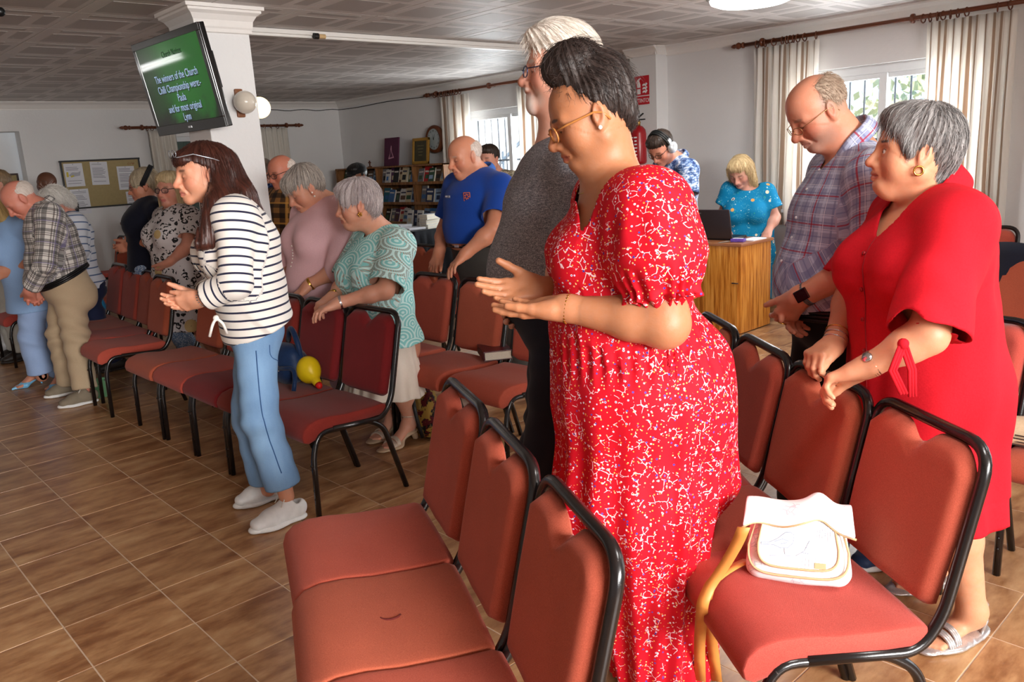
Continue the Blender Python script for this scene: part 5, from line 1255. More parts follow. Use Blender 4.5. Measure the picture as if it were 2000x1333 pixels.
# ------------------------------------------------------------------ woman in the red tunic
def tunic_woman():
    p = Person((2.36, .87), 150, 'woman with cropped silver and black hair in a plain red tunic holding a chair back', .93, chw=.18, chd=.125, waw=.185, wad=.14, hpw=.2, hpd=.155, nk=.06, ua=.052, el=.046, fa=.043, wr=.028, th=.09, kn=.06, cf=.055, an=.038, bust=.062, glute=.06, sh=.058)
    p.set(nk=(1826, 388, 0), ch=(1798, 495, 0), wa=(1797, 610, 0), pv=(1805, 730, 0), shL=(1866, 440, .17), elL=(1812, 655, .25), wrL=(1690, 718, .17), shR=(1752, 425, -.2), elR=(1668, 560, -.25), wrR=(1628, 672, -.14), anL=ground(1895, 1245)+p.U*.09, anR=ground(1785, 1165)+p.U*.09)
    p.fill(); d = p.s; p.torso(d)
    for n in 'LR': p.arm(d, n); p.leg(d, n)
    p.head(p.pt((1822, 300, .08))-p.L*.07, yaw=-26, pitch=-6, full=1.1, nose=1.05, chin2=.9, lids=0)
    p.hand('L', p.pt((1640, 735, .13))-p.J['wrL'], p.vec((.35, .1, -1)), ((.7, .75, .4), (.75, .8, .4), (.8, .8, .4), (.8, .8, .4)), (.2, .5))
    p.hand('R', p.pt((1580, 700, -.1))-p.J['wrR'], p.vec((.2, .2, -1)), ((.9, .8, .5),)*4, (.1, .5))
    p.foot(ground(1918, 1225), ground(1800, 1278), p.J['anL'], .012); p.foot(ground(1850, 1130), ground(1742, 1160), p.J['anR'], .012)
    p.tint((.09, .034, .031), (.016, .02, .0042), (52, 36, 30), .003); p.tint((.09, .032, .008), (.01, .0145, .003), (40, 26, 24), .003, hard=.8)
    p.skin((206, 146, 112), .010, .0034, .005, lip=(158, 84, 76), flush=(200, 124, 98))
    red = cloth('red_crinkled_linen', (172, 12, 28), (206, 28, 42), 200, .85, .35, .0)
    W = p.hw; eyem = plain('eye_white', (226, 220, 214), .15); irm = plain('dark_brown_iris', (38, 22, 16), .1)
    for g in (1, -1):
        bm = bmesh.new(); add_sph(bm, W((.0768, g*.031, .002)), .0142*p.hk, 14); e = p.part('eye', bm, eyem); bm = bmesh.new(); add_sph(bm, W((.0856, g*.0315, .002)), .0062*p.hk, 12, (1, 1, 1)); bm_obj('iris', bm, irm, e, True)
    g = SDF(); p.torso(g, .018); hem = p.pt((1800, 985, 0)); J = p.J
    p.skirt(g, [(J['wa'], .16, 1.2), (J['pv'], .18, 1.18), (hem, .2, 1.18)], 9, .012)
    for n, tt in (('L', .985), ('R', .95)): p.arm(g, n, .026, tt, flare=.03)
    g.ell(p.pt((1774, 636, .29)), (.026, .06, .052), np.stack([p.F, p.L, p.U], 1), .004, 's', True)
    g.disp(lambda P: (.007*wav(P, 26, 6, (1, 1, .5))+.003*wav(P, 60, 4, (1, 1, .6))).astype(np.float32), J['wa'], .55)
    nk = J['nk']; g.ell(nk+p.U*.06+p.F*.02, (.095, .085, .085), None, .01, 's', True); g.cap(nk+p.U*.04+p.F*.07, p.pt((1722, 462, 0)), .075, .014, .01, mode='s', cut=True)
    p.garment('tunic', g, .0058, red)
    collar(p, nk+p.U*.026+p.F*.045, unit(p.vec((.8, 0, 1))), .084, .02, red, 95, fall=.075, spread=.05, ell=1.25)
    seam(p, [p.pt((1716, 470, .012)), p.pt((1690, 560, .012)), p.pt((1676, 640, .012)), p.pt((1672, 760, .012))], plain('dark_red_seam', (140, 10, 24), .8), .0016, 'placket_seam')
    buttons(p, [(p.pt((1702-7*i, 500+62*i, .0)), p.F+p.L*.2) for i in range(4)], plain('red_button', (150, 14, 28), .3), .006)
    kn = p.pt((1764, 672, .285)); bm = bmesh.new(); add_sph(bm, kn, .014, 10)
    for a, e in ((.03, (1765, 770)), (-.012, (1782, 775))):
        q = p.pt((e[0], e[1], .29)); P = [kn, kn*.5+q*.5+p.F*a, q]; 
        for o in (-.008, 0, .008): add_tube(bm, [x+p.F*o for x in P], .0045, 6)
    p.part('sleeve_tie', bm, red)
    def hb(E, C, dd):
        E((-.022, 0, .05), (.108, .088, .098), .0); E((.035, 0, .1), (.065, .07, .04), .03); E((-.072, 0, .0), (.05, .068, .075), .03); E((-.06, 0, -.065), (.035, .055, .035), .02)
        E((.118, 0, -.04), (.08, .115, .1), .012, mode='s'); E((.03, .1, -.055), (.05, .04, .06), .012, mode='s'); E((.03, -.1, -.055), (.05, .04, .06), .012, mode='s'); E((-.012, .1, -.01), (.024, .025, .03), .008, mode='s'); E((.04, 0, -.13), (.09, .13, .08), .02, mode='s')
        C((.06, .055, .075), (.03, .08, -.0), .02, .012, .015); C((.075, .02, .085), (.07, .06, .06), .016, .012, .015)
    p.hair(hb, ('salt_pepper_hair', (34, 32, 34), (168, 164, 162), .45), .0045, (-.03, 0, .14), .003, 3400, .05, .00055, grav=.1, freq=15, messy=.16)
    e = p.hw((.002, .09, -.045)); ringband(p, e, p.hR[:, 1], .0115, .0028, M_gold, 'earring', 16, label='gold hoop earring')
    nk2 = nk+p.F*.02-p.U*.02; ringband(p, nk2, unit(p.vec((.55, 0, 1))), .08, .0012, M_gold, 'necklace', 36, up=p.F)
    ax = J['elL']-J['wrL']; watch(p, J['wrL']+unit(ax)*.02, ax, .031, p.U*.7+p.F*.5+p.L*.4, M_silver, plain('rose_steel_band', (176, 140, 120), .3, .9), False, .0135)
    ax = J['elR']-J['wrR']
    for i, m in enumerate((M_silver, M_silver, M_gold)): ringband(p, J['wrR']+unit(ax)*(.01+.018*i), ax, .034, .0018, m, 'bracelet', 22)
    ringband(p, p.pt((1632, 740, .13)), p.vec((1, .1, -.4)), .0115, .0022, M_silver, 'ring', 14)
    sm = plain('silver_metallic_leather', (196, 192, 190), .3, .7, noise=.3, scale=300)
    p.shoe(ground(1918, 1225), ground(1800, 1278), sm, sm, .006, kind='sandal'); p.shoe(ground(1850, 1130), ground(1742, 1160), sm, sm, .006, kind='sandal')
tunic_woman()
# ------------------------------------------------------------------ woman in the striped top and jeans
def striped_woman():
    p = Person((1.50, 3.26), 170, 'woman with long dark hair in a navy striped white top and cropped blue jeans', .95, chw=.165, chd=.118, waw=.15, wad=.118, hpw=.158, hpd=.104, nk=.052, ua=.046, el=.04, fa=.038, wr=.026, th=.074, kn=.054, cf=.048, an=.033, bust=.05, glute=0, sh=.054)
    p.set(nk=(447, 396, 0), ch=(470, 475, 0), wa=(486, 565, 0), pv=(497, 645, 0), shL=(458, 425, .165), elL=(462, 553, .23), wrL=(392, 585, .12), shR=(452, 425, -.16), elR=(475, 540, -.22), wrR=(385, 583, -.0), hpL=(499, 668, .085), knL=(508, 815, .1), anL=(560, 970, .13), hpR=(499, 668, -.085), knR=(488, 810, -.1), anR=(524, 957, -.13))
    p.fill(); d = p.s; p.torso(d)
    for n in 'LR': p.arm(d, n); p.leg(d, n)
    p.head(p.pt((405, 341, .085))-p.L*.085, pitch=4, yaw=4, full=.1, nose=1.05, old=1)
    p.hand('L', p.pt((340, 597, .04))-p.J['wrL'], p.vec((.1, -1, .25)), ((.2, .3, .2), (.25, .35, .2), (.3, .4, .2), (.35, .4, .2)), (.3, .3), size=.95)
    p.hand('R', p.pt((335, 592, .03))-p.J['wrR'], p.vec((.1, .8, .5)), (.25, .3, .2), (.6, .4), size=.95)
    tint_face(p, (70, 44, 36))
    p.skin((214, 152, 122), .010, .0042, .0052, lip=(170, 92, 84), flush=(206, 122, 98))
    st = NT('breton_striped_jersey'); x, y = uvxy(st); m = stripe_f(st, y, .034, .24)
    st.p(Base_Color=st.mix(m, S((236, 231, 224)), S((40, 42, 66))), Roughness=.85, Sheen_Weight=.1); st.b.inputs['Specular IOR Level'].default_value = .15; st.bump(st.noise(st.coord(), 350, 2), .12, .001)
    hb_, hf_ = p.pt((568, 602, 0)), p.pt((435, 676, 0)); nn = np.cross(p.L, hf_-hb_); nn = nn if nn[2] < 0 else -nn
    p.top(.0062, st.m, .024, (1.82, 1.82), .022, .008, hem=hb_*.5+hf_*.5, hemn=nn, hflare=.02, neck=.058, fold=.005, name='striped_top', ff=20)
    bm = bmesh.new(); q = p.pt((422, 622, .12))
    for a in (-1, 1): add_tube(bm, rounded([q, q+p.F*.02*a+p.U*-.02+p.L*.015, q+p.F*.035*a-p.U*.07], .02), .006, 6)
    add_sph(bm, q, .013, 8); p.part('hem_knot', bm, plain('cream_jersey', (236, 231, 224), .85))
    dn = NT('washed_blue_denim'); o = dn.coord(); n1 = dn.noise(o, 500, 3, .7); n2 = dn.noise(dn.mapping(o, (1, 1, .35)), 9, 4)
    dn.p(Base_Color=dn.mix(dn.math('ADD', dn.math('MULTIPLY', n1, .35), dn.math('MULTIPLY', n2, .65)), S((40, 86, 142)), S((156, 194, 226))), Roughness=.85); dn.bump(n1, .25, .0015)
    p.trousers(.0065, dn.m, .014, .078, .077, hem=.86, fold=.005, name='jeans')
    seam(p, [p.pt((500, 685, .17)), p.pt((505, 750, .17)), p.pt((512, 815, .18)), p.pt((530, 870, .19)), p.pt((550, 925, .2))], plain('dark_denim_seam', (44, 82, 130), .9), .0022, 'side_seam')
    seam(p, [p.pt((522, 672, .16)), p.pt((526, 700, .16)), p.pt((545, 708, .1)), p.pt((552, 690, .08))], plain('dark_denim_seam', (44, 82, 130), .9), .0016, 'back_pocket_seam')
    W = p.hw
    def hb(E, C, dd):
        E((-.018, 0, .045), (.106, .088, .095), .0); dd.front((0, 0, .03), (.45, 0, -.89), -.002); E((.07, 0, .07), (.037, .06, .036), .02)
        E((.0, .094, -.01), (.026, .022, .04), .01, mode='s')
        dd.cap(W((-.055, .066, .0)), p.pt((430, 398, .12)), .036, .046, .03); dd.cap(p.pt((430, 398, .12)), p.pt((402, 475, .14)), .05, .03, .03, p.F, (1.3, 1.5))
        dd.cap(W((-.03, -.07, .03)), p.pt((425, 440, -.13)), .035, .04, .03)
        dd.cap(W((-.085, 0, .03)), p.pt((465, 380, .0)), .075, .062, .04, p.L, (1.05, 1.5)); dd.cap(p.pt((465, 380, .0)), p.pt((518, 440, .02)), .05, .02, .04, p.L, (2.4, 3.6))
    p.hair(hb, ('dark_auburn_hair', (22, 10, 8), (84, 44, 34), .38), .0055, (-.02, 0, .14), .003, 3200, .17, .00055, grav=1.0, lift=.004, freq=15, messy=.08, lenf=lambda q: np.where(q[:, 0] > .0, .15, 1.))
    bm = bmesh.new(); pts = [W((.105, .035, .085)), W((.1, .05, .082)), W((.045, .086, .088)), W((-.03, .094, .06)), W((-.06, .09, .045))]; add_tube(bm, pts, .0022, 6)
    pts = [W((.105, -.035, .085)), W((.1, -.05, .082)), W((.045, -.086, .088)), W((-.03, -.094, .06))]; add_tube(bm, pts, .0022, 6)
    for g in (1, -1):
        q = np.linspace(0, 2*math.pi, 19)[:-1]; add_tube(bm, [W((.108-.005*abs(math.cos(t)), g*.03+.022*math.cos(t), .098+.014*math.sin(t))) for t in q], .0016, 6, True)
    p.part('glasses', bm, plain('clear_silver_frame', (170, 176, 184), .2, .5), label='thin glasses pushed up on the hair')
    ax = p.J['elL']-p.J['wrL']
    for i in range(3): ringband(p, p.J['wrL']+unit(ax)*(.004+.012*i), ax+p.L*.1*i, .033, .0028, (M_silver, plain('grey_bead', (120, 110, 104), .4), M_silver)[i], 'bracelet', 20, beads=1)
    ws = plain('white_leather', (232, 232, 230), .45); sl = plain('white_rubber', (228, 228, 226), .6)
    p.shoe(ground(600, 1008), ground(487, 1046), ws, sl, .0055); p.shoe(ground(556, 968), ground(458, 996), ws, sl, .0055)
striped_woman()
# ------------------------------------------------------------------ woman in turquoise lace
def lace_woman():
    p = Person((2.42, 3.56), 178, 'silver-haired woman in a turquoise lace blouse and cream skirt', .95, chw=.175, chd=.13, waw=.175, wad=.135, hpw=.185, hpd=.14, nk=.052, ua=.05, el=.043, fa=.04, wr=.027, cf=.055, an=.036, th=.085, bust=.055, glute=.05, sh=.054)
    p.set(nk=(752, 455, 0), ch=(738, 520, 0), wa=(740, 590, 0), pv=(748, 655, 0), shL=(778, 480, .17), elL=(752, 568, .24), wrL=(662, 592, .12), shR=(720, 468, -.17), elR=(672, 555, -.2), wrR=(648, 582, -.06), anL=ground(806, 858)+p.U*.11, anR=ground(768, 840)+p.U*.11)
    p.fill(); d = p.s; p.torso(d)
    for n in 'LR': p.arm(d, n); p.leg(d, n)
    p.head(p.pt((712, 402, .07))-p.L*.06, yaw=-30, pitch=6, full=.6, nose=1.0, chin2=.4, old=1)
    p.hand('L', p.pt((636, 602, .1))-p.J['wrL'], p.vec((.3, -.1, -1)), ((.3, .6, .3),)*4, (.3, .3), size=.95); p.hand('R', p.pt((632, 592, -.04))-p.J['wrR'], p.vec((.3, .1, -1)), ((.6, .6, .3),)*4, (.3, .3), size=.95)
    p.foot(ground(812, 858), ground(745, 885), p.J['anL'], .05); p.foot(ground(780, 842), ground(724, 868), p.J['anR'], .05)
    tint_face(p, (170, 140, 124))
    p.skin((212, 152, 126), .011, .0048, .0055, lip=(172, 92, 86), flush=(210, 126, 106))
    ln = NT('turquoise_crochet_lace'); x, y = uvxy(ln); per = .1
    row = ln.math('FLOOR', ln.math('DIVIDE', y, per*.62)); fy = ln.math('FRACT', ln.math('ADD', ln.math('DIVIDE', y, per*.62), 10.)); fx = ln.math('FRACT', ln.math('ADD', ln.math('ADD', ln.math('DIVIDE', x, per), ln.math('MULTIPLY', row, .5)), 10.))
    dx = ln.math('SUBTRACT', fx, .5); dy = ln.math('MULTIPLY', ln.math('SUBTRACT', fy, .15), .62); rr = ln.math('SQRT', ln.math('ADD', ln.math('MULTIPLY', dx, dx), ln.math('MULTIPLY', dy, dy)))
    band = ln.math('FRACT', ln.math('MULTIPLY', rr, 6.5)); line = ln.math('LESS_THAN', band, .42); ang = ln.math('ARCTAN2', dy, dx); rad = ln.math('LESS_THAN', ln.math('FRACT', ln.math('ADD', ln.math('MULTIPLY', ang, 6.), 20.)), .42)
    outer = ln.math('GREATER_THAN', rr, .28); holes = ln.math('MULTIPLY', outer, ln.math('MULTIPLY', ln.math('SUBTRACT', 1., line), ln.math('SUBTRACT', 1., rad)))
    arm_ = ln.math('GREATER_THAN', ln.n('SeparateXYZ', {0: ln.attr('guv', 'Vector')}).outputs[2], .5)
    c = ln.mix(line, S((134, 208, 208)), S((206, 240, 238))); c = ln.mix(ln.math('MULTIPLY', ln.math('MULTIPLY', holes, arm_), .75), c, S((176, 120, 98)))
    ln.p(Base_Color=c, Roughness=.85); ln.bump(ln.math('SUBTRACT', 1., holes), .5, .003)
    p.top(.0068, ln.m, .02, (.9, .9), .036, .012, hem=(745, 668, 0), hflare=.03, neck=.062, nkup=.045, fold=.004, name='lace_blouse', vneck=(700, 462, 0))
    cr = cloth('cream_crepe', (226, 216, 200), (240, 232, 220), 240); J = p.J; g = SDF(); h1 = p.pt((752, 768, 0))
    p.skirt(g, [(J['wa']*.3+J['pv']*.7, .145, 1.25), (J['pv'], .15, 1.25), (J['pv']*.35+h1*.65, .165, 1.25), (h1, .2, 1.2)], 16, .014)
    p.garment('skirt', g, .0075, cr)
    def hb(E, C, dd):
        E((-.022, 0, .05), (.108, .09, .098), .0); E((.04, 0, .095), (.065, .07, .04), .03); E((-.07, 0, .0), (.055, .074, .075), .03); E((.055, .055, .045), (.035, .03, .05), .025); E((.055, -.055, .045), (.035, .03, .05), .025)
        E((.122, 0, -.045), (.075, .105, .1), .012, mode='s'); E((.015, .1, -.04), (.035, .035, .045), .012, mode='s'); E((.04, 0, -.13), (.09, .13, .08), .02, mode='s')
    p.hair(hb, ('silver_lilac_hair', (128, 116, 120), (218, 208, 206), .5), .006, (-.03, 0, .14), .004, 2200, .05, .0007, grav=.1, freq=12, messy=.22)
    for k in range(5):
        a = k*1.256; 
        bm = bmesh.new(); add_sph(bm, p.hw((.002+.008*math.cos(a), .089, -.042+.008*math.sin(a))), .0052, 8); p.part('earring_bead', bm, M_gold)
    ringband(p, J['nk']+p.F*.012, unit(p.vec((.5, 0, 1))), .066, .0035, M_gold, 'necklace', 34, up=p.F)
    ax = J['elL']-J['wrL']; ringband(p, J['wrL']+unit(ax)*.01, ax, .031, .0045, M_silver, 'bracelet', 22, 1.6); ax = J['elR']-J['wrR']; watch(p, J['wrR']+unit(ax)*.02, ax, .03, p.U+p.L*.5, M_gold, M_gold, False, .012)
    sd = plain('champagne_metallic_leather', (206, 188, 170), .35, .4, noise=.3, scale=200); so = plain('cork_wedge', (196, 168, 138), .7)
    p.shoe(ground(815, 856), ground(742, 886), sd, so, .0065, kind='sandal', heel_h=.055); p.shoe(ground(782, 840), ground(722, 869), sd, so, .0065, kind='sandal', heel_h=.055)
lace_woman()
# ------------------------------------------------------------------ woman in pink
def pink_woman():
    p = Person((2.52, 4.14), 176, 'grey-haired woman in a dusty pink blouse bowing beside the turquoise lace blouse', .97, chw=.19, chd=.14, waw=.19, wad=.145, hpw=.195, hpd=.15, nk=.056, ua=.056, el=.047, fa=.043, wr=.028, bust=.06, belly=.1, sh=.06)
    p.set(nk=(648, 398, 0), ch=(632, 455, 0), wa=(632, 530, 0), pv=(640, 610, 0), shL=(682, 420, .18), elL=(664, 525, .27), wrL=(604, 556, .17), shR=(600, 420, -.19), elR=(572, 510, -.24), wrR=(562, 568, -.14))
    p.fill(); d = p.s; p.torso(d)
    for n in 'LR': p.arm(d, n); p.leg(d, n)
    p.head(p.pt((608, 370, .07))-p.L*.075, yaw=-8, pitch=28, full=.7, nose=1.1, chin2=.6, old=1)
    p.hand('L', p.pt((578, 580, .16))-p.J['wrL'], p.vec((.3, -.1, -1)), ((.3, .5, .3),)*4, (.3, .3)); p.hand('R', p.pt((552, 590, -.12))-p.J['wrR'], p.vec((.3, .1, -1)), ((.3, .5, .3),)*4, (.3, .3))
    tint_face(p, (150, 126, 112))
    p.skin((202, 142, 116), .011, .0048, .0058, lip=(160, 92, 82), flush=(196, 118, 98))
    pk = cloth('dusty_pink_crepe', (202, 156, 162), (230, 190, 194), 260, .8, .15)
    p.top(.007, pk, .022, (1.02, 1.02), .03, .014, hem=(640, 640, 0), hflare=.02, neck=.06, vneck=(600, 455, 0), name='blouse', fold=.005)
    collar(p, p.J['nk']+p.U*.004, unit(p.vec((.5, 0, 1))), .07, .02, pk, 80, fall=.018)
    buttons(p, [(p.pt((590-1.5*i, 478+7.5*i, 0))+p.F*.012, p.F) for i in range(7)], M_pearl, .0045)
    p.trousers(.012, cloth('lilac_trousers', (170, 150, 170)), .012, .08, .085)
    def hb(E, C, dd):
        E((-.022, 0, .048), (.107, .088, .097), .0); E((.065, 0, .07), (.05, .066, .05), .03); E((-.07, 0, .0), (.05, .07, .06), .03)
        E((.128, 0, -.055), (.075, .1, .1), .012, mode='s'); E((.01, .1, -.035), (.035, .035, .045), .012, mode='s'); E((.01, -.1, -.035), (.035, .035, .045), .012, mode='s'); E((.03, 0, -.12), (.1, .13, .08), .02, mode='s')
    p.hair(hb, ('ash_grey_hair', (84, 78, 78), (196, 184, 172), .5), .006, (-.05, 0, .12), .0035, 2000, .05, .0007, grav=.1, freq=12, messy=.15)
    for z in (-.02, -.045): bm = bmesh.new(); add_sph(bm, p.hw((.0, .088, z)), .0055, 8); p.part('earring', bm, M_pearl)
    ax = p.J['elL']-p.J['wrL']; ringband(p, p.J['wrL']+unit(ax)*.01, ax, .032, .006, M_gold, 'bracelet', 22, 1.5)
pink_woman()
# ------------------------------------------------------------------ man in the royal blue polo
def polo_man():
    p = Person((3.50, 3.82), 184, 'bald-topped man in a royal blue polo shirt leaning on a chair back', .98, chw=.19, chd=.135, waw=.18, wad=.14, hpw=.175, hpd=.13, nk=.062, ua=.055, el=.046, fa=.048, wr=.032, belly=.08, sh=.066)
    p.set(nk=(938, 340, 0), ch=(928, 395, 0), wa=(926, 440, 0), pv=(938, 505, 0), shL=(978, 368, .2), elL=(964, 448, .3), wrL=(908, 497, .19), shR=(893, 365, -.2), elR=(868, 450, -.28), wrR=(858, 492, -.17))
    p.fill(); d = p.s; p.torso(d)
    for n in 'LR': p.arm(d, n); p.leg(d, n)
    p.head(p.pt((926, 306, .065))-p.L*.08, yaw=-12, pitch=14, full=.5, nose=1.15, chin2=.7, old=1)
    p.hand('L', p.pt((884, 520, .17))-p.J['wrL'], p.vec((.4, 0, -1)), ((.25, .4, .2),)*4, (.4, .2), .12); p.hand('R', p.pt((848, 515, -.17))-p.J['wrR'], p.vec((.4, 0, -1)), ((.25, .4, .2),)*4, (.4, .2), .12)
    tint_face(p, (196, 160, 142))
    p.tint((-.06, .035, .01), (.07, .07, .06), (206, 180, 164), .03, False, .6)
    p.skin((206, 138, 108), .012, .005, .0062, lip=(170, 100, 86), flush=(196, 106, 82))
    bl = cloth('royal_blue_pique', (14, 52, 132), (28, 76, 170), 420, .8, .2)
    p.top(.0072, bl, .014, (.74, .74), .026, .016, hem=(932, 470, 0), hemn=(0, 0, -1), neck=.06, vneck=(905, 372, 0), name='polo_shirt', fold=.0045)
    collar(p, p.J['nk']+p.U*.006, unit(p.vec((.4, 0, 1))), .074, .034, cloth('royal_blue_rib', (44, 92, 176), (62, 112, 196), 420), 70, fall=.045)
    M_or = plain('orange_embroidery', (206, 104, 52), .8); M_wt = plain('white_embroidery', (226, 226, 232), .8)
    # chest badge, name strip and sleeve lettering follow the shirt front
    sd = p.F*.35+p.L*.94; c = p.pt((929, 374, 0)); xd = unit(-p.F*.25+p.L*.97); yd = p.U
    def on_shirt(u, v, s): return p.pt((u, v, s))
    q = p.J['ch']+p.L*.085+p.F*.148+p.U*.035; M = planeM(q, unit(p.L-p.F*.42), p.U)
    bm = bmesh.new(); add_box(bm, (0, .008, 0), (.042, .05, .002), .0006); bm.transform(M); o = p.part('chest_badge', bm, M_or, False)
    bm = bmesh.new(); add_box(bm, (0, .008, .0015), (.034, .042, .001)); bm.transform(M); bm_obj('badge_field', bm, plain('dark_blue_embroidery', (30, 40, 110), .8), o)
    bm = bmesh.new()
    for a in range(7): add_box(bm, (.011*math.cos(a*.9), .008+.013*math.sin(a*.9), .0025), (.009, .006, .001), rot=Matrix.Rotation(a*.9, 3, 'Z'))
    bm.transform(M); bm_obj('badge_beast', bm, M_or, o); bm = bmesh.new(); add_box(bm, (0, -.024, .001), (.04, .007, .001)); bm.transform(M); bm_obj('badge_motto', bm, M_or, o)
    q = p.J['ch']-p.L*.075+p.F*.153+p.U*.045; M = planeM(q, unit(p.L+p.F*.3), p.U)
    bm = bmesh.new(); add_box(bm, (0, 0, 0), (.062, .017, .002)); bm.transform(M); o = p.part('name_strip', bm, plain('grey_blue_strip', (120, 130, 160), .7), False); text_obj('name_lettering', 'HOPE CLUB', .012, M @ Matrix.Translation((0, 0, .0015)), M_wt, o)
    q = p.J['shL']*.45+p.J['elL']*.55+p.L*.094+p.F*.0; text_obj('sleeve_lettering', 'MONTE', .02, planeM(q, -p.F, p.U), M_wt, None); o = COL.objects[-1]; wparent(o, p.root)
    p.trousers(.012, cloth('charcoal_trousers', (52, 50, 48), (70, 68, 64)), .012, .08, .085)
    p.belt(p.pt((932, 472, 0)), p.U, .196, .168, M_blackp)
    def hb(E, C, dd):
        E((-.022, 0, .03), (.1, .08, .08), .0); E((.08, 0, .06), (.1, .12, .09), .02, mode='s'); E((.0, 0, .12), (.12, .075, .07), .02, mode='s'); E((.06, 0, -.05), (.095, .13, .08), .02, mode='s'); E((-.01, .09, -.01), (.028, .03, .042), .01, mode='s'); E((-.03, 0, -.12), (.12, .12, .08), .02, mode='s')
    p.hair(hb, ('white_fuzz_hair', (190, 172, 160), (236, 226, 218), .6), .006, (.03, 0, .12), .001, 1500, .012, .0006, grav=.2, lift=.004, freq=14)
polo_man()
# ------------------------------------------------------------------ stooping man in the black and white checked shirt
def plaid_man():
    p = Person((1.46, 6.26), 172, 'bald stooping man in a black and white checked shirt and beige chinos', .98, chw=.19, chd=.135, waw=.18, wad=.145, hpw=.18, hpd=.14, nk=.06, ua=.055, el=.046, fa=.044, wr=.03, th=.088, belly=.1, sh=.062)
    p.set(nk=(82, 405, 0), ch=(98, 455, 0), wa=(112, 505, 0), pv=(128, 560, 0), shL=(98, 422, .19), elL=(88, 515, .26), wrL=(57, 570, .14), elR=(70, 500, -.24), wrR=(62, 568, .02), hpL=(135, 580, .09), knL=(150, 665, .13), anL=(166, 760, .2), knR=(118, 655, -.1), anR=(135, 748, -.19))
    p.fill(); d = p.s; p.torso(d)
    for n in 'LR': p.arm(d, n); p.leg(d, n)
    p.head(p.pt((42, 390, .085))-p.L*.085, pitch=42, full=.5, nose=1.15, chin2=.4, old=1)
    p.hand('L', p.pt((60, 592, .06))-p.J['wrL'], p.vec((-.3, -1, 0)), (.5, .6, .3)); p.hand('R', p.pt((75, 590, .08))-p.J['wrR'], p.vec((0, 1, .2)), (.5, .6, .3))
    tint_face(p, (196, 160, 142))
    p.skin((206, 132, 112), .013, .006, .007, lip=(168, 96, 86), flush=(196, 104, 86))
    ck = plaid('black_white_check', (212, 206, 200), [(0, .07, .3, 0, (46, 44, 48), .62), (1, .07, .3, 0, (46, 44, 48), .62), (0, .07, .08, .42, (60, 44, 40), .7), (1, .07, .08, .42, (60, 44, 40), .7), (0, .07, .07, .6, (40, 40, 44), .7), (1, .07, .07, .6, (40, 40, 44), .7), (0, .14, .05, .88, (120, 110, 150), .6), (1, .14, .05, .88, (120, 110, 150), .6)])
    b1, b2 = p.pt((80, 562, 0)), p.pt((163, 517, 0)); nn = np.cross(p.L, b2-b1); nn = nn if nn[2] < 0 else -nn
    p.top(.0085, ck, .016, (1.85, 1.85), .022, .004, hem=(b1+b2)/2, hemn=nn, neck=.06, name='shirt', fold=.006)
    collar(p, p.J['nk'], unit(p.vec((.7, 0, 1))), .072, .034, ck, 50)
    ch = cloth('beige_chino', (170, 148, 120), (196, 174, 144), 300); p.trousers(.009, ch, .014, .078, .086, waist=(b1+b2)/2+p.U*.0, wn=-nn, fold=.0045, name='chinos')
    p.belt((b1+b2)/2, -nn, .205, .18, M_blackp)
    def hb(E, C, dd):
        E((-.022, 0, .03), (.1, .08, .08), .0); E((.08, 0, .06), (.1, .12, .09), .02, mode='s'); E((.0, 0, .13), (.12, .06, .07), .02, mode='s'); E((.06, 0, -.05), (.095, .13, .08), .02, mode='s'); E((-.01, .09, -.01), (.028, .03, .042), .01, mode='s'); E((-.03, 0, -.12), (.12, .12, .08), .02, mode='s')
    p.hair(hb, ('white_fuzz_hair', (190, 172, 160), (236, 226, 218), .6), .007, (.03, 0, .12), .001, 800, .012, .0008, grav=.2, lift=.004)
    ts, so = plain('taupe_canvas', (128, 116, 98), .8), plain('white_rubber', (228, 228, 226), .6)
    p.shoe(ground(194, 784), ground(113, 800), ts, so, .008); p.shoe(ground(158, 766), ground(87, 780), ts, so, .008)
plaid_man()
# ------------------------------------------------------------------ people farther back (plainer meshes, same build)
def short_hair(p, mat, h=.007, strands=700, bald=False, rad=.0009):
    def hb(E, C, dd):
        if bald:
            E((-.022, 0, .03), (.1, .08, .08), .0); E((.08, 0, .06), (.1, .12, .09), .02, mode='s'); E((.0, 0, .13), (.12, .07, .07), .02, mode='s')
        else:
            E((-.022, 0, .046), (.105, .087, .095), .0); E((.03, 0, .095), (.07, .07, .04), .03)
        E((.115, 0, -.03), (.075, .11, .1), .014, mode='s'); E((.01, .1, -.035), (.035, .035, .045), .012, mode='s'); E((.01, -.1, -.035), (.035, .035, .045), .012, mode='s'); E((.02, 0, -.125), (.12, .13, .08), .02, mode='s')
    return p.hair(hb, mat, h, (-.03, 0, .13), .002 if not bald else .001, strands, .03, rad, grav=.15, freq=12)
def long_hair(p, mat, drop, width=.085, h=.008, strands=1300, part_x=.02):
    def hb(E, C, dd):
        E((-.02, 0, .046), (.108, .09, .096), .0); E((.04, 0, .09), (.06, .07, .045), .03)
        for g in (1, -1): C((.0, g*.075, .02), (-.005, g*.085, -drop), .04, .03, .03)
        C((-.075, 0, .03), (-.085, 0, -drop), .055, .05, .04); C((-.07, .045, .0), (-.075, .05, -drop), .05, .035, .04); C((-.07, -.045, .0), (-.075, -.05, -drop), .05, .035, .04)
        E((.12, 0, -.05), (.085, .085, .12), .014, mode='s')
    return p.hair(hb, mat, h, (-.01, 0, .14), .0028, strands, .12, .0009, grav=1., freq=13, messy=.1, lenf=lambda q: np.where(q[:, 0] > .04, .3, 1.))
FAR = dict(hb=.015, hh=.0068, hhand=.0075)
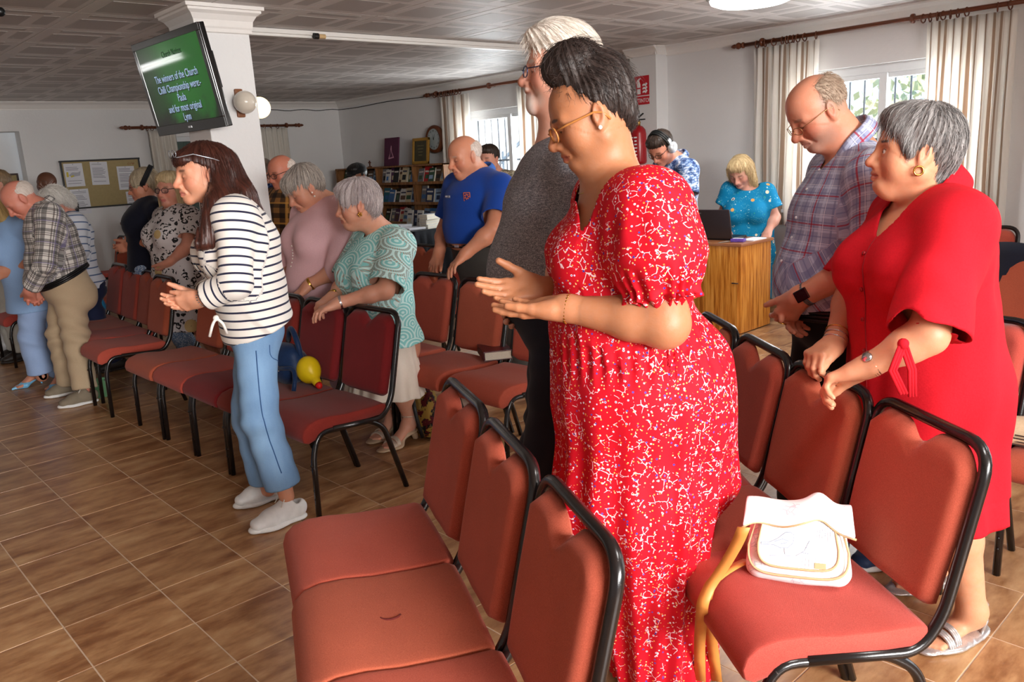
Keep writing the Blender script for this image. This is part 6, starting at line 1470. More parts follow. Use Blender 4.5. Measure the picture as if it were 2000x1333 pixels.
def navy_woman():
    p = Person((2.42, 6.45), 163, 'woman with a dark headband and glasses in a navy top, hands clasped', .98, bust=.04, glute=.04, chw=.15, chd=.1, waw=.135, wad=.1, hpw=.155, hpd=.11, sh=.05, ua=.043, el=.036)
    p.set(nk=(290, 390, 0), ch=(278, 428, 0), wa=(280, 475, 0), pv=(285, 515, 0), shL=(306, 412, .17), elL=(308, 462, .24), wrL=(268, 482, .1), elR=(268, 460, -.2), wrR=(258, 478, .0))
    p.fill(); d = p.s; p.torso(d)
    for n in 'LR': p.arm(d, n); p.leg(d, n)
    p.head(p.pt((282, 364, .07))-p.L*.07, yaw=-2, pitch=10, full=.2)
    p.hand('L', p.pt((245, 483, .03))-p.J['wrL'], p.vec((0, -1, .2)), (.5, .5, .3)); p.hand('R', p.pt((240, 484, .02))-p.J['wrR'], p.vec((0, 1, .3)), (.5, .5, .3))
    tint_face(p, (120, 96, 80)); p.skin((196, 130, 102), lip=(160, 88, 80), **FAR)
    p.top(.009, cloth('navy_jersey', (16, 18, 30), (28, 30, 46)), .012, (1.25, 1.25), .014, hem=(286, 528, 0), neck=.068)
    sp = NT('speckled_blue_trousers'); sp.p(Base_Color=sp.mix(sp.math('GREATER_THAN', sp.noise(sp.coord(), 130, 2), .52), S((96, 122, 158)), S((176, 190, 206))), Roughness=.85); p.trousers(.012, sp.m, .012, .075, .08)
    def hb(E, C, dd):
        E((-.022, 0, .046), (.107, .088, .096), .0); E((-.08, 0, .0), (.05, .07, .075), .03); E((.05, .05, .04), (.035, .035, .05), .02); E((.05, -.05, .04), (.035, .035, .05), .02)
        E((.12, 0, -.045), (.08, .1, .105), .012, mode='s'); E((.04, 0, -.12), (.1, .13, .08), .02, mode='s')
    p.hair(hb, ('ash_blonde_hair', (120, 104, 84), (206, 190, 162), .5), .007, (-.0, 0, .14), .003, 900, .05, .0009, freq=12)
    ringband(p, p.hw((-.03, 0, .06)), p.hw((.2, 0, .2))-p.hw((0, 0, 0))*1.0 if False else p.hR@np.array([.75, 0, .66]), .098, .008, plain('black_headband', (20, 20, 24), .7), 'headband', 30, 2.4, label='dark knotted headband')
    bm = bmesh.new(); add_sph(bm, p.hw((-.125, 0, -.02)), .04, 12, (1, 1, 1.3)); p.part('headband_bow', bm, plain('black_headband', (20, 20, 24), .7))
    glasses(p, M_blackp, rim=.0016); ax = p.J['elL']-p.J['wrL']; watch(p, p.J['wrL']+unit(ax)*.01, ax, .032, p.L+p.U*.4, M_silver, M_silver, False, .014)
navy_woman()
def leopard_woman():
    p = Person((2.50, 6.02), 190, 'blonde woman with glasses in a black and white animal-print dress', .98, bust=.06, glute=.055, chw=.18, chd=.13, waw=.17, wad=.13, hpw=.19, hpd=.145, ua=.05, el=.043, fa=.04)
    p.set(nk=(345, 408, 0), ch=(340, 450, 0), wa=(345, 495, 0), pv=(352, 540, 0), shL=(370, 425, .17), elL=(368, 480, .25), wrL=(332, 512, .12), shR=(322, 425, -.17), elR=(308, 480, -.23), wrR=(316, 510, -.08))
    p.fill(); d = p.s; p.torso(d)
    for n in 'LR': p.arm(d, n); p.leg(d, n)
    p.head(p.pt((334, 372, 0)), yaw=18, pitch=0, full=.5)
    p.hand('L', p.pt((318, 530, .03))-p.J['wrL'], p.vec((0, -1, .2)), (.5, .5, .3)); p.hand('R', p.pt((322, 530, -.0))-p.J['wrR'], p.vec((0, 1, .3)), (.5, .5, .3))
    tint_face(p, (140, 112, 90)); p.skin((206, 142, 120), lip=(180, 84, 84), **FAR)
    t = NT('animal_print_crepe'); o = t.coord(); od = t.n('VectorMath', {0: o, 1: t.n('VectorMath', {0: t.noise(o, 30, 2, out='Color'), 'Scale': .03}, operation='SCALE').outputs[0]}, operation='ADD').outputs[0]; v = t.n('TexVoronoi', {'Vector': od, 'Scale': 24.}).outputs['Distance']
    blot = t.math('MULTIPLY', t.math('MULTIPLY', t.math('GREATER_THAN', v, .24), t.math('LESS_THAN', v, .47)), t.math('GREATER_THAN', t.noise(o, 45, 2), .46))
    f = t.n('TexVoronoi', {'Vector': t.mapping(o, loc=(1, 2, 3)), 'Scale': 5.}); fl = t.math('LESS_THAN', f.outputs['Distance'], .26); ce = t.math('LESS_THAN', f.outputs['Distance'], .1)
    c = t.mix(blot, S((206, 200, 200)), S((24, 22, 24))); c = t.mix(fl, c, t.mix(ce, S((196, 168, 116)), S((22, 20, 22))))
    t.p(Base_Color=c, Roughness=.8)
    g = SDF(); p.torso(g, .014); J = p.J; hem = p.pt((366, 640, 0))
    p.skirt(g, [(J['wa'], .14, 1.25), (J['pv'], .165, 1.2), (hem, .2, 1.2)], 12, .012)
    for n in 'LR': p.arm(g, n, .022, .72, flare=.012)
    g.ell(J['nk']+p.U*.05+p.F*.02, (.075, .075, .06), None, .01, 's', True); g.cap(J['nk']+p.U*.04+p.F*.06, p.pt((322, 432, 0)), .05, .012, .01, mode='s', cut=True)
    p.garment('dress', g, .0095, t.m); long_hair(p, ('pale_blonde_hair', (150, 122, 86), (226, 204, 160), .45), .19)
    glasses(p, plain('dark_plum_frame', (50, 26, 34), .3), rim=.0022)
leopard_woman()
def blue_woman():
    p = Person((1.40, 6.98), 176, 'person in a light blue shirt, trousers and pointed slingbacks at the left edge', .96, bust=.045, glute=.05)
    p.set(nk=(12, 432, 0), ch=(30, 480, 0), wa=(42, 530, 0), pv=(58, 582, 0), shL=(52, 445, .17), elL=(82, 502, .23), wrL=(20, 530, .12), elR=(20, 510, -.22), wrR=(-2, 535, -.05), hpL=(62, 595, .085), knL=(62, 665, .13), anL=(82, 735, .02+.1), hpR=(66, 595, -.085), knR=(92, 655, -.08), anR=(122, 735, -.2))
    p.fill(); d = p.s; p.torso(d)
    for n in 'LR': p.arm(d, n); p.leg(d, n)
    p.head((-8, 412, 0), pitch=22, full=.2)
    p.hand('L', p.pt((-14, 540, .1))-p.J['wrL'], p.vec((0, -1, .2)), (.4, .5, .3)); p.hand('R', p.pt((-30, 540, -.0))-p.J['wrR'], p.vec((0, 1, .3)), (.4, .5, .3))
    p.foot(ground(84, 750), ground(25, 763), p.J['anL'], .05); p.foot(ground(132, 752), ground(90, 768), p.J['anR'], .05)
    p.skin((196, 134, 108), lip=(160, 88, 80), **FAR)
    lb = cloth('light_blue_cotton', (124, 160, 208), (160, 190, 228), 260, .75); lb2 = cloth('light_blue_trouser_cloth', (136, 162, 206), (166, 188, 224), 260, .8)
    p.top(.009, lb, .02, (1.1, 1.1), .026, .015, hem=(62, 605, 0), hflare=.02, neck=.062, name='blouse'); p.trousers(.01, lb2, .014, .092, .085, hem=.9, fold=.003)
    long_hair(p, ('straw_blonde_hair', (150, 116, 66), (222, 190, 126), .45), .1)
    ps = plain('pale_blue_patent', (120, 186, 226), .15); p.shoe(ground(88, 748), ground(24, 764), ps, None, .007, kind='pump', heel_h=.055); p.shoe(ground(136, 750), ground(90, 769), ps, None, .007, kind='pump', heel_h=.055)
blue_woman()
def headphone_man():
    p = Person((5.05, 3.92), 168, 'man wearing silver headphones and a blue and white patterned shirt, head bowed', 1.0, chw=.18, chd=.13)
    p.set(nk=(1322, 312, 0), ch=(1318, 365, 0), wa=(1322, 420, 0), pv=(1328, 480, 0), shL=(1345, 332, .19), elL=(1345, 398, .25), wrL=(1300, 425, .18), elR=(1290, 395, -.22), wrR=(1270, 430, -.1))
    p.fill(); d = p.s; p.torso(d)
    for n in 'LR': p.arm(d, n); p.leg(d, n)
    p.head(p.pt((1302, 290, .06))-p.L*.06, pitch=38, yaw=10, full=.4)
    p.hand('L', p.pt((1280, 435, .15))-p.J['wrL'], p.vec((0, -.3, -1))); p.hand('R', p.pt((1255, 440, -.1))-p.J['wrR'], p.vec((0, .3, -1)))
    tint_face(p, (80, 60, 50)); p.skin((204, 138, 114), lip=(160, 92, 84), **FAR)
    t = NT('tie_dye_check_cotton'); n1 = t.noise(t.coord(), 16, 4, .7); n2 = t.noise(t.mapping(t.coord(), (1, 1, 3)), 40, 2); f = t.math('ADD', t.math('MULTIPLY', n1, .7), t.math('MULTIPLY', n2, .3)); t.p(Base_Color=t.ramp(f, [(.42, S((34, 56, 106))), (.5, S((110, 140, 186))), (.58, S((216, 224, 236)))]), Roughness=.85)
    p.top(.009, t.m, .016, (.72, .72), .026, .014, hem=(1328, 500, 0), neck=.06); p.trousers(.014, M_jean_dark, .012, .08, .085)
    collar(p, p.J['nk']+p.U*.01, unit(p.vec((.6, 0, 1))), .072, .03, t.m, 60)
    short_hair(p, ('dark_brown_hair', (30, 22, 18), (70, 54, 44))); glasses(p, M_blackp, rim=.0018)
    bm = bmesh.new(); W = p.hw; pts = [W((-.012, .1*math.cos(a), .0+.148*math.sin(a))) for a in np.linspace(0, math.pi, 17)]
    for o in (-.018, 0, .018): add_tube(bm, [q+p.hR[:, 0]*o for q in pts], .0085, 6)
    p.part('headphone_band', bm, plain('black_padding', (22, 24, 24), .5))
    for g in (1, -1):
        bm = bmesh.new(); add_lathe(bm, [(.0, .03), (.03, .03), (.042, .022), (.046, .0), (.04, -.012), (0, -.012)], W((-.012, g*.092, -.002)), 20, p.hR[:, 1]*g); e = p.part('ear_cup', bm, plain('silver_plastic', (196, 200, 204), .25, .4)); bm = bmesh.new(); add_box(bm, (0, 0, 0), (.03, .014, .03), .003, Matrix(p.hR.tolist())); bmesh.ops.translate(bm, verts=bm.verts, vec=W((-.012, g*.098, .06))); bm_obj('yoke', bm, plain('silver_plastic', (196, 200, 204), .25, .4), e)
headphone_man()
def turquoise_woman():
    p = Person((6.38, 3.92), 202, 'blonde woman in a turquoise floral dress bending over the desk', 1.02, bust=.06, glute=.055, chw=.18, chd=.13, waw=.18, wad=.135, hpw=.19, hpd=.15)
    p.front = True
    p.set(nk=(1463, 372, .05), ch=(1460, 405, .03), wa=(1461, 450, 0), pv=(1463, 492, -.02), shL=(1496, 376, .04), elL=(1515, 425, .04), wrL=(1500, 452, .15), shR=(1426, 372, .04), elR=(1412, 415, .02), wrR=(1420, 452, .16))
    p.front = False; p.fill(); d = p.s; p.torso(d)
    for n in 'LR': p.arm(d, n); p.leg(d, n)
    p.front = True; hc = p.pt((1446, 336, .14)); p.front = False
    p.head(hc, pitch=36, yaw=-14, full=.4)
    p.hand('L', p.vec((.7, -.1, -.6)), p.vec((.3, 0, -1)), (.2, .4, .3)); p.hand('R', p.vec((.8, .3, -.5)), p.vec((.3, 0, -1)), (.2, .4, .3))
    tint_face(p, (120, 90, 70)); p.skin((214, 156, 136), lip=(180, 96, 94), **FAR)
    t = floral_mat('turquoise_floral_viscose', S((10, 128, 176)), S((120, 196, 206)), [(15, .24, [(0, S((236, 226, 196))), (.5, S((226, 164, 92))), (.8, S((240, 206, 150)))], .55), (34, .22, [(0, S((190, 220, 220))), (.6, S((60, 170, 150)))], .3)], 1., .5)
    g = SDF(); p.torso(g, .016); J = p.J; hem = p.g+V3(0, 0, .22)
    p.skirt(g, [(J['wa'], .15, 1.25), (J['pv'], .17, 1.2), (hem, .25, 1.2)], 14, .014)
    for n in 'LR': p.arm(g, n, .03, .66, flare=.03)
    g.ell(J['nk']+p.U*.05+p.F*.02, (.085, .09, .07), None, .01, 's', True)
    p.garment('dress', g, .0095, t); long_hair(p, ('honey_blonde_hair', (150, 116, 70), (240, 216, 168), .45), .16, strands=1800)
    for sg in (1, -1): p.shoe(p.g+p.L*sg*.09-p.F*.08, p.g+p.L*sg*.09+p.F*.16, M_blacktr, None, .01, kind='pump')
turquoise_woman()
def simple(g, deg, label, hs, J, skin, topmat, trmat, hair=None, pitch=0, yaw=0, headpx=None, t=(1.5, 1.5), front=False, glasses_=False, lip=None, **b):
    p = Person(g, deg, label, hs, **b); p.front = front; p.set(**{k: v for k, v in J.items()})
    for k in ('elL', 'wrL', 'elR', 'wrR'): pass
    hc = p.pt(headpx); p.front = False; J = p.J
    for n, sg in (('L', 1), ('R', -1)):
        J.setdefault('sh'+n, J['nk']+p.L*sg*.18-p.U*.06); J.setdefault('el'+n, J['sh'+n]+p.L*sg*.05-p.U*.28+p.F*.02); J.setdefault('wr'+n, J['el'+n]+p.F*.16-p.U*.16-p.L*sg*.12)
    p.fill(); d = p.s; p.torso(d)
    for n in 'LR': p.arm(d, n); p.leg(d, n)
    p.head(hc, pitch=pitch, yaw=yaw, full=.4)
    for n, sg in (('L', 1), ('R', -1)): p.hand(n, p.vec((.5, -sg*.4, -.6)), p.vec((0, -sg, 0)), (.4, .5, .3))
    tint_face(p, (90, 70, 60)); p.skin(skin, lip=lip, hb=.017, hh=.0078, hhand=.0085)
    p.top(.011, topmat, .015, t, .02, .008, hem=J['pv']-p.U*.08, neck=.062); p.trousers(.014, trmat, .012, .08, .085)
    if glasses_: glasses(p, M_blackp, rim=.0018)
    if hair: hair(p)
    for n, sg in (('L', 1), ('R', -1)): p.shoe(J['an'+n]*[1, 1, 0]-p.F*.07, J['an'+n]*[1, 1, 0]+p.F*.19, plain('dark_leather', (40, 32, 28), .5), None, .011)
    return p
rust = plaid('rust_black_check', (150, 104, 56), [(0, .07, .5, 0, (26, 22, 24), .75), (1, .07, .5, 0, (26, 22, 24), .75), (0, .14, .08, .3, (210, 150, 70), .6), (1, .14, .08, .3, (210, 150, 70), .6)])
simple((2.98, 5.36), 188, 'bald man with dark glasses in a rust and black checked shirt', .96, dict(nk=(562, 372, 0), ch=(560, 410, 0), wa=(560, 455, 0), pv=(562, 500, 0)), (196, 122, 98), rust, M_blacktr, lambda p: short_hair(p, ('white_fuzz_hair', (190, 172, 160), (236, 226, 218), .6), bald=True, strands=300), pitch=14, headpx=(551, 338, 0), glasses_=True)
fl2 = floral_mat('navy_white_floral', S((38, 62, 120)), S((190, 206, 226)), [(26, .34, [(0, S((226, 232, 240))), (.6, S((110, 150, 206)))], .8)], 1., 2.)
simple((3.05, 5.75), 186, 'person in a blue and white floral shirt mostly hidden by the pillar', .96, dict(nk=(517, 372, 0), ch=(516, 405, 0), wa=(517, 450, 0), pv=(519, 492, 0)), (190, 130, 104), fl2, cloth('teal_trousers', (8, 110, 128), (20, 140, 150)), lambda p: short_hair(p, ('brown_grey_hair', (70, 58, 50), (130, 116, 104)), strands=300), headpx=(508, 345, 0), t=(.75, .75))
bk = cloth('black_knit', (16, 16, 20), (28, 28, 34))
simple((2.12, 9.75), 222, 'bald dark-skinned man in black standing by the back wall', .98, dict(nk=(103, 392, 0), ch=(104, 425, 0), wa=(104, 470, 0), pv=(104, 505, 0)), (104, 66, 48), bk, M_blacktr, None, headpx=(92, 360, .05), front=True, pitch=-4, yaw=-6)
ws = NT('white_blue_stripe_jersey'); _x, _y = uvxy(ws); ws.p(Base_Color=ws.mix(stripe_f(ws, _y, .055, .18), S((218, 220, 228)), S((90, 112, 150))), Roughness=.85)
def fluffy(p):
    def hb(E, C, dd):
        E((-.02, 0, .05), (.112, .098, .104), .0); E((-.075, 0, -.01), (.06, .085, .08), .03); E((.125, 0, -.05), (.09, .12, .1), .012, mode='s'); E((.02, .1, -.02), (.03, .035, .035), .012, mode='s'); E((.04, 0, -.13), (.1, .13, .08), .02, mode='s')
    p.hair(hb, ('fluffy_white_hair', (176, 168, 160), (246, 242, 236), .6), .007, (-.03, 0, .14), .004, 2600, .05, .0008, grav=0., lift=.012, freq=9, messy=.6)
simple((1.98, 7.02), 176, 'white-haired person in a striped white top bowing behind the checked shirt', .98, dict(nk=(136, 424, 0), ch=(142, 455, 0), wa=(148, 500, 0), pv=(155, 545, 0), shL=(146, 436, .16), elL=(156, 490, .2), wrL=(120, 520, .12)), (204, 142, 122), ws.m, cloth('navy_trousers', (28, 34, 60), (40, 46, 76)), fluffy, pitch=40, headpx=(112, 402, 0), t=(1.3, 1.3), lip=(160, 96, 90))
def capp(p):
    short_hair(p, ('black_hair', (12, 10, 10), (30, 26, 24)), strands=200)
    d = SDF(); k = p.hk; d.ell(p.hw((-.015, 0, .065)), np.array((.112, .094, .075))*k, p.hR, 0); d.plane(p.hw((0, 0, .045)), -p.hR[:, 2], None, 9, 0, False); d.cap(p.hw((.08, .04, .05)), p.hw((.08, -.04, .05)), .012*k, k=.02); d.cap(p.hw((.12, .03, .04)), p.hw((.12, -.03, .04)), .008*k, k=.04)
    p.garment('cap', d, .008, cloth('black_cotton_cap', (14, 14, 16), (24, 24, 26)), thick=0, opencuts=False)
simple((4.55, 7.15), 196, 'person in a black cap in front of the bookshelf', .98, dict(nk=(702, 378, 0), ch=(703, 408, 0), wa=(704, 445, 0), pv=(706, 480, 0)), (120, 78, 58), cloth('dark_grey_jacket', (40, 40, 44), (58, 58, 62)), M_blacktr, capp, headpx=(698, 346, 0), pitch=12)
camo = NT('camouflage_cotton'); camo.p(Base_Color=camo.ramp(camo.noise(camo.coord(), 14, 3, .6), [(.4, S((120, 112, 92))), (.48, S((196, 186, 160))), (.56, S((150, 140, 116)))], 'CONSTANT'), Roughness=.85)
simple((5.0, 5.62), 196, 'dark-haired person in a camouflage shirt by the far window', .98, dict(nk=(972, 340, 0), ch=(974, 375, 0), wa=(976, 415, 0), pv=(978, 455, 0)), (206, 146, 124), camo.m, M_jean_dark, lambda p: short_hair(p, ('dark_brown_hair', (30, 22, 18), (70, 54, 44)), strands=400), headpx=(955, 312, 0), pitch=8)
simple((1.55, 8.2), 182, 'fair-haired person almost hidden at the left edge behind the stooping man', .96, dict(nk=(-2, 392, 0), ch=(0, 425, 0), wa=(2, 470, 0), pv=(6, 515, 0)), (196, 140, 116), cloth('olive_knit', (86, 84, 62), (110, 106, 80)), cloth('pale_cargo_trousers', (176, 176, 168), (200, 198, 190)), lambda p: short_hair(p, ('dark_blonde_hair', (80, 62, 46), (150, 124, 92)), strands=300), headpx=(-6, 362, 0))
# ================================================================== THINGS
def emis(name, rgb, strength):
    if name in _pl: return _pl[name]
    t = NT(name); t.p(Base_Color=S(rgb), Emission_Color=S(rgb), Emission_Strength=strength); _pl[name] = t.m; return t.m
# ---- television on the pillar
tv = empty('television', (2.009, 4.998, 2.043), 0, 'flat television with a green slide, tilted on the white pillar', 'television')
n = V3(math.cos(3.177)*math.cos(.165), math.sin(3.177)*math.cos(.165), -math.sin(.165)); l = V3(-math.sin(3.177), math.cos(3.177), 0)*1.; up = np.cross(n, l)
def tvM(z): return planeM(n*z, -l*-1, up)
M0 = planeM((0, 0, 0), l, up); WT, HT = .935, .56
M_tvb = plain('black_gloss_plastic', (12, 12, 14), .12, spec=.6)
def tvbox(name, c, s, mat, bev=.004, par=tv):
    bm = bmesh.new(); add_box(bm, c, s, bev); bm.transform(M0); return bm_obj(name, bm, mat, par)
tvbox('case', (0, 0, -.02), (WT, HT, .034), M_tvb, .006)
for nm, c, s in (('bezel', (0, HT/2-.02, 0), (WT, .04, .012)), ('bezel', (0, -HT/2+.03, 0), (WT, .06, .012)), ('bezel', (-WT/2+.02, .01, 0), (.04, HT-.1, .012)), ('bezel', (WT/2-.02, .01, 0), (.04, HT-.1, .012))): tvbox(nm, c, s, M_tvb, .003)
tvbox('logo_plate', (.02, -HT/2+.03, .007), (.05, .012, .002), M_silver, .0005)
t = NT('tv_slide'); o = t.coord('Object'); mp = t.n('VectorMath', {0: o, 1: tuple(l)}, operation='DOT_PRODUCT').outputs['Value']; mq = t.n('VectorMath', {0: o, 1: tuple(up)}, operation='DOT_PRODUCT').outputs['Value']
w = t.noise(o, 7, 5, .65); w2 = t.noise(o, 3, 2)
d1 = t.math('SUBTRACT', t.math('ADD', mq, t.math('MULTIPLY', w, .34)), .0); dark = t.ramp(t.math('ADD', d1, .16), [(.09, (0, 0, 0)), (.2, (1, 1, 1))])
left = t.ramp(t.math('ADD', mp, t.math('MULTIPLY', w, .3)), [(.0, (1, 1, 1)), (.32, (1, 1, 1)), (.33, (.0, 0, 0)), (.34, (0, 0, 0))])
g1 = t.mix(w2, S((10, 96, 26)), S((44, 150, 44))); lt = t.ramp(t.math('ADD', t.math('MULTIPLY', mp, 1.2), .5), [(.0, (.0, .0, .0)), (.2, (.25, .25, .25)), (.4, (1, 1, 1))])
c = t.mix(dark, S((14, 22, 10)), g1); c = t.mix(lt, t.mix(.8, c, S((14, 12, 12))), c)
t.p(Base_Color=(.01, .01, .01), Roughness=.05, Emission_Color=c, Emission_Strength=.34); t.b.inputs['Specular IOR Level'].default_value = .35
bm = bmesh.new(); add_box(bm, (0, .01, .0015), (WT-.08, HT-.1, .003)); bm.transform(M0); scr = bm_obj('screen', bm, t.m, tv)
M_tx, M_ts = emis('slide_text_blue_white', (176, 200, 236), .42), plain('slide_text_shadow', (10, 16, 30), .3)
for k, (s, x, y, sz) in enumerate((('Church Notices', .05, .172, .048), ('The winners of the Church', .02, .045, .062), ('Chilli Championship were:-', .02, -.018, .062), ('Paula', .02, -.078, .062), ('and for most original', .02, -.135, .062), ('Lynn', .02, -.19, .062))):
    sc = Matrix.Diagonal((.86, 1.0, 1, 1))
    text_obj('slide_text', s, sz, M0 @ Matrix.Translation((x, y, .0046)) @ sc, M_tx if k else M_ts, scr, extrude=.0002)
    if k: text_obj('slide_text_shadow', s, sz, M0 @ Matrix.Translation((x+.004, y-.005, .0036)) @ sc, M_ts, scr, extrude=.0002, offset=.0012)
tvbox('wall_bracket', (.0, .02, -.05), (.14, .3, .03), M_blackp, .006); tvbox('bracket_arm', (WT/2-.06, .03, -.05), (.03, .2, .03), M_blackp, .004)
# ---- globe lamps on the pillar
def globe(c, out, label, lit):
    o = V3(*out); t = empty('globe_wall_lamp', c, 0, label, 'lamp'); M_wd = plain('turned_wood_backplate', (120, 70, 36), .5)
    bm = bmesh.new(); add_box(bm, o*-.07, (.05 if abs(o[0]) < .5 else .02, .05 if abs(o[1]) < .5 else .02, .165), .008); bm_obj('backplate', bm, M_wd, t)
    bm = bmesh.new(); add_lathe(bm, [(.03, 0), (.036, .012), (.03, .03), (.026, .04)], o*-.068, 16, o); bm_obj('holder', bm, plain('dark_lamp_holder', (40, 34, 30), .5), t, True)
    bm = bmesh.new(); add_sph(bm, (0, 0, 0), .066, 28); bm_obj('glass_globe', bm, emis('lit_opal_glass', (255, 226, 180), 1.3) if lit else plain('opal_glass', (206, 196, 182), .12, noise=.02), t, True)
globe((2.285, 4.795-.078, 1.915), (0, -1, 0), 'unlit cream globe lamp on the face of the pillar, right of the television', False)
globe((2.405+.078, 4.93, 1.90), (1, 0, 0), 'lit globe lamp on the far side of the pillar', True)
# ---- fluorescent fitting on the back wall far left (seen mirrored in the television) and round ceiling lamp
fl = empty('strip_lamp', (-.85, YB-.04, 2.1), 0, 'strip lamp high on the back wall', 'lamp')
box('housing', (0, .0, 0), (.7, .06, .09), M_white, fl, .006)
for z in (-.02, .028):
    bm = bmesh.new(); add_cyl(bm, (-.32, -.05, z), (.32, -.05, z), .014); bm_obj('tube', bm, emis('fluorescent_tube', (255, 255, 255), 6), fl, True)
def ceiling_lamp(x, y, label, e):
    rl = empty('ceiling_lamp', (x, y, ZC), 0, label, 'lamp', 'round ceiling lamps')
    bm = bmesh.new(); add_lathe(bm, [(.29, 0), (.295, -.012), (.28, -.02)], (0, 0, 0), 40); bm_obj('rim', bm, plain('chrome_rim', (196, 198, 202), .2, .9), rl, True)
    bm = bmesh.new(); add_lathe(bm, [(.282, -.012), (.27, -.04), (.22, -.06), (.12, -.072), (0, -.075)], (0, 0, 0), 40); bm_obj('diffuser', bm, emis('lamp_diffuser', (255, 250, 246), 6), rl, True)
    light('ceiling_lamp_light', 'AREA', (x, y, ZC-.09), (x, y, 0), e, (1, .98, .95), shape='DISK', size=.5)
ceiling_lamp(5.13, 3.05, 'round white ceiling lamp lit at the top edge of the picture', 18)
ceiling_lamp(1.5, .1, 'round white ceiling lamp above the front row, over the photographer', 9); ceiling_lamp(3.4, -.6, 'round white ceiling lamp out of frame to the right of the photographer', 6)  # two unseen lamps added for top light on the front seats
bo = empty('ceiling_spot', tuple(ground(0, 23, ZC-.02)), 0, 'small black ceiling fitting at the upper left corner', 'lamp')
bm = bmesh.new(); add_sph(bm, (0, 0, 0), .026, 14); add_cyl(bm, (0, 0, 0), (0, 0, .02), .012); bm_obj('fitting', bm, M_blackp, bo, True)
# ---- fire sign and extinguisher on the pilaster
xs = PCX-.004; sy0, sy1, sz0, sz1 = onplane(1269, 203, (1, 0, 0), xs)[1], onplane(1240, 151, (1, 0, 0), xs)[1], 1.93, 2.2
sg = empty('extinguisher_sign', (xs, (sy0+sy1)/2, (sz0+sz1)/2), 0, 'red fire extinguisher sign on the pilaster', 'sign'); hw_, hh_ = (sy1-sy0)/2, (sz1-sz0)/2
M_red = plain('red_sign_vinyl', (190, 24, 38), .35, noise=.04); M_sw = plain('white_sign_vinyl', (232, 230, 230), .4, noise=.02)
MS = planeM((-.002, 0, 0), (0, -1, 0), (0, 0, 1))
def flat(name, polys, mat, par, M, z=.0, ext=.0012):
    bm = bmesh.new()
    for P in polys:
        f = bm.faces.new([bm.verts.new((x, y, z)) for x, y in P]); 
    bmesh.ops.recalc_face_normals(bm, faces=bm.faces); r = bmesh.ops.extrude_face_region(bm, geom=list(bm.faces)); bmesh.ops.translate(bm, verts=[v for v in r['geom'] if isinstance(v, bmesh.types.BMVert)], vec=(0, 0, ext)); bmesh.ops.recalc_face_normals(bm, faces=bm.faces)
    bm.transform(M); return bm_obj(name, bm, mat, par)
R4 = lambda x0, y0, x1, y1: [(x0, y0), (x1, y0), (x1, y1), (x0, y1)]
flat('sign_plate', [R4(-hw_, -hh_, hw_, hh_)], M_red, sg, MS); bl_ = -hh_+hh_*.58
flat('white_line', [R4(-hw_, bl_, hw_, bl_+.008)], M_sw, sg, MS, .0013)
cx_ = -hw_*.45; body = [(cx_-.02, bl_+.022), (cx_+.02, bl_+.022), (cx_+.02, hh_*.42), (cx_+.012, hh_*.6), (cx_-.012, hh_*.6), (cx_-.02, hh_*.42)]
flat('cylinder_symbol', [body, [(cx_-.008, hh_*.6), (cx_+.008, hh_*.6), (cx_+.008, hh_*.72), (cx_+.026, hh_*.8), (cx_+.02, hh_*.86), (cx_-.004, hh_*.8), (cx_-.022, hh_*.7), (cx_-.032, hh_*.5), (cx_-.026, hh_*.46), (cx_-.016, hh_*.64)]], M_sw, sg, MS, .0013)
flat('label_band', [R4(cx_-.02, hh_*.1, cx_+.02, hh_*.2)], M_red, sg, MS, .0027, .0006)
fx = hw_*.42
flat('flame_symbol', [[(fx-.03, y0), (fx-.01, y0+.006), (fx+.01, y0-.004), (fx+.03, y0+.02), (fx+.012, y0+.034), (fx+.006, y0+.02), (fx-.012, y0+.024), (fx-.03, y0+.016)] for y0 in (bl_+.03, bl_+.062, bl_+.094)], M_sw, sg, MS, .0013)
text_obj('sign_lettering', 'EXTINTOR', hh_*.40, MS @ Matrix.Translation((0, -hh_+hh_*.27, .0016)) @ Matrix.Diagonal((.78, 1, 1, 1)), M_sw, sg)
ey = onplane(1247, 270, (1, 0, 0), 6.52)[1]
ex = empty('fire_extinguisher', (6.52, ey, 1.36), 0, 'red fire extinguisher hung on the pilaster below its sign', 'fire extinguisher')
M_er = plain('red_enamel', (158, 22, 30), .25, spec=.5, noise=.05)
bm = bmesh.new(); add_lathe(bm, [(0, 0), (.06, .0), (.075, .012), (.078, .03), (.078, .29), (.07, .33), (.045, .36), (.024, .372)], (0, 0, 0), 24); bm_obj('cylinder', bm, M_er, ex, True)
bm = bmesh.new(); add_lathe(bm, [(.024, .37), (.022, .39), (.026, .4), (.02, .415), (.012, .42)], (0, 0, 0), 16); bm_obj('brass_valve', bm, plain('brass', (190, 150, 80), .3, .9), ex, True)
bm = bmesh.new(); add_box(bm, (-.01, -.04, .425), (.022, .1, .012), .003); add_box(bm, (-.01, -.03, .455), (.02, .1, .01), .003, Matrix.Rotation(math.radians(-32), 3, 'X')); bm_obj('lever', bm, M_blackp, ex)
bm = bmesh.new(); add_tube(bm, rounded([(0, .02, .41), (-.01, .1, .42), (-.02, .115, .3), (-.02, .1, .1), (-.02, .09, .02)], .06, 6), .011, 8); bm_obj('hose', bm, M_blackp, ex, True)
bm = bmesh.new()
for k in range(7):
    for s in range(2): add_box(bm, (-.0772*math.cos(.55*s-.28), .0772*math.sin(.55*s-.28)-.0, .06+.033*k), (.003, .03-.004*(k % 3), .012), 0, Matrix.Rotation(-(.55*s-.28), 3, 'Z'))
bm_obj('instruction_print', bm, M_sw, ex)['kind'] = 'stuff'
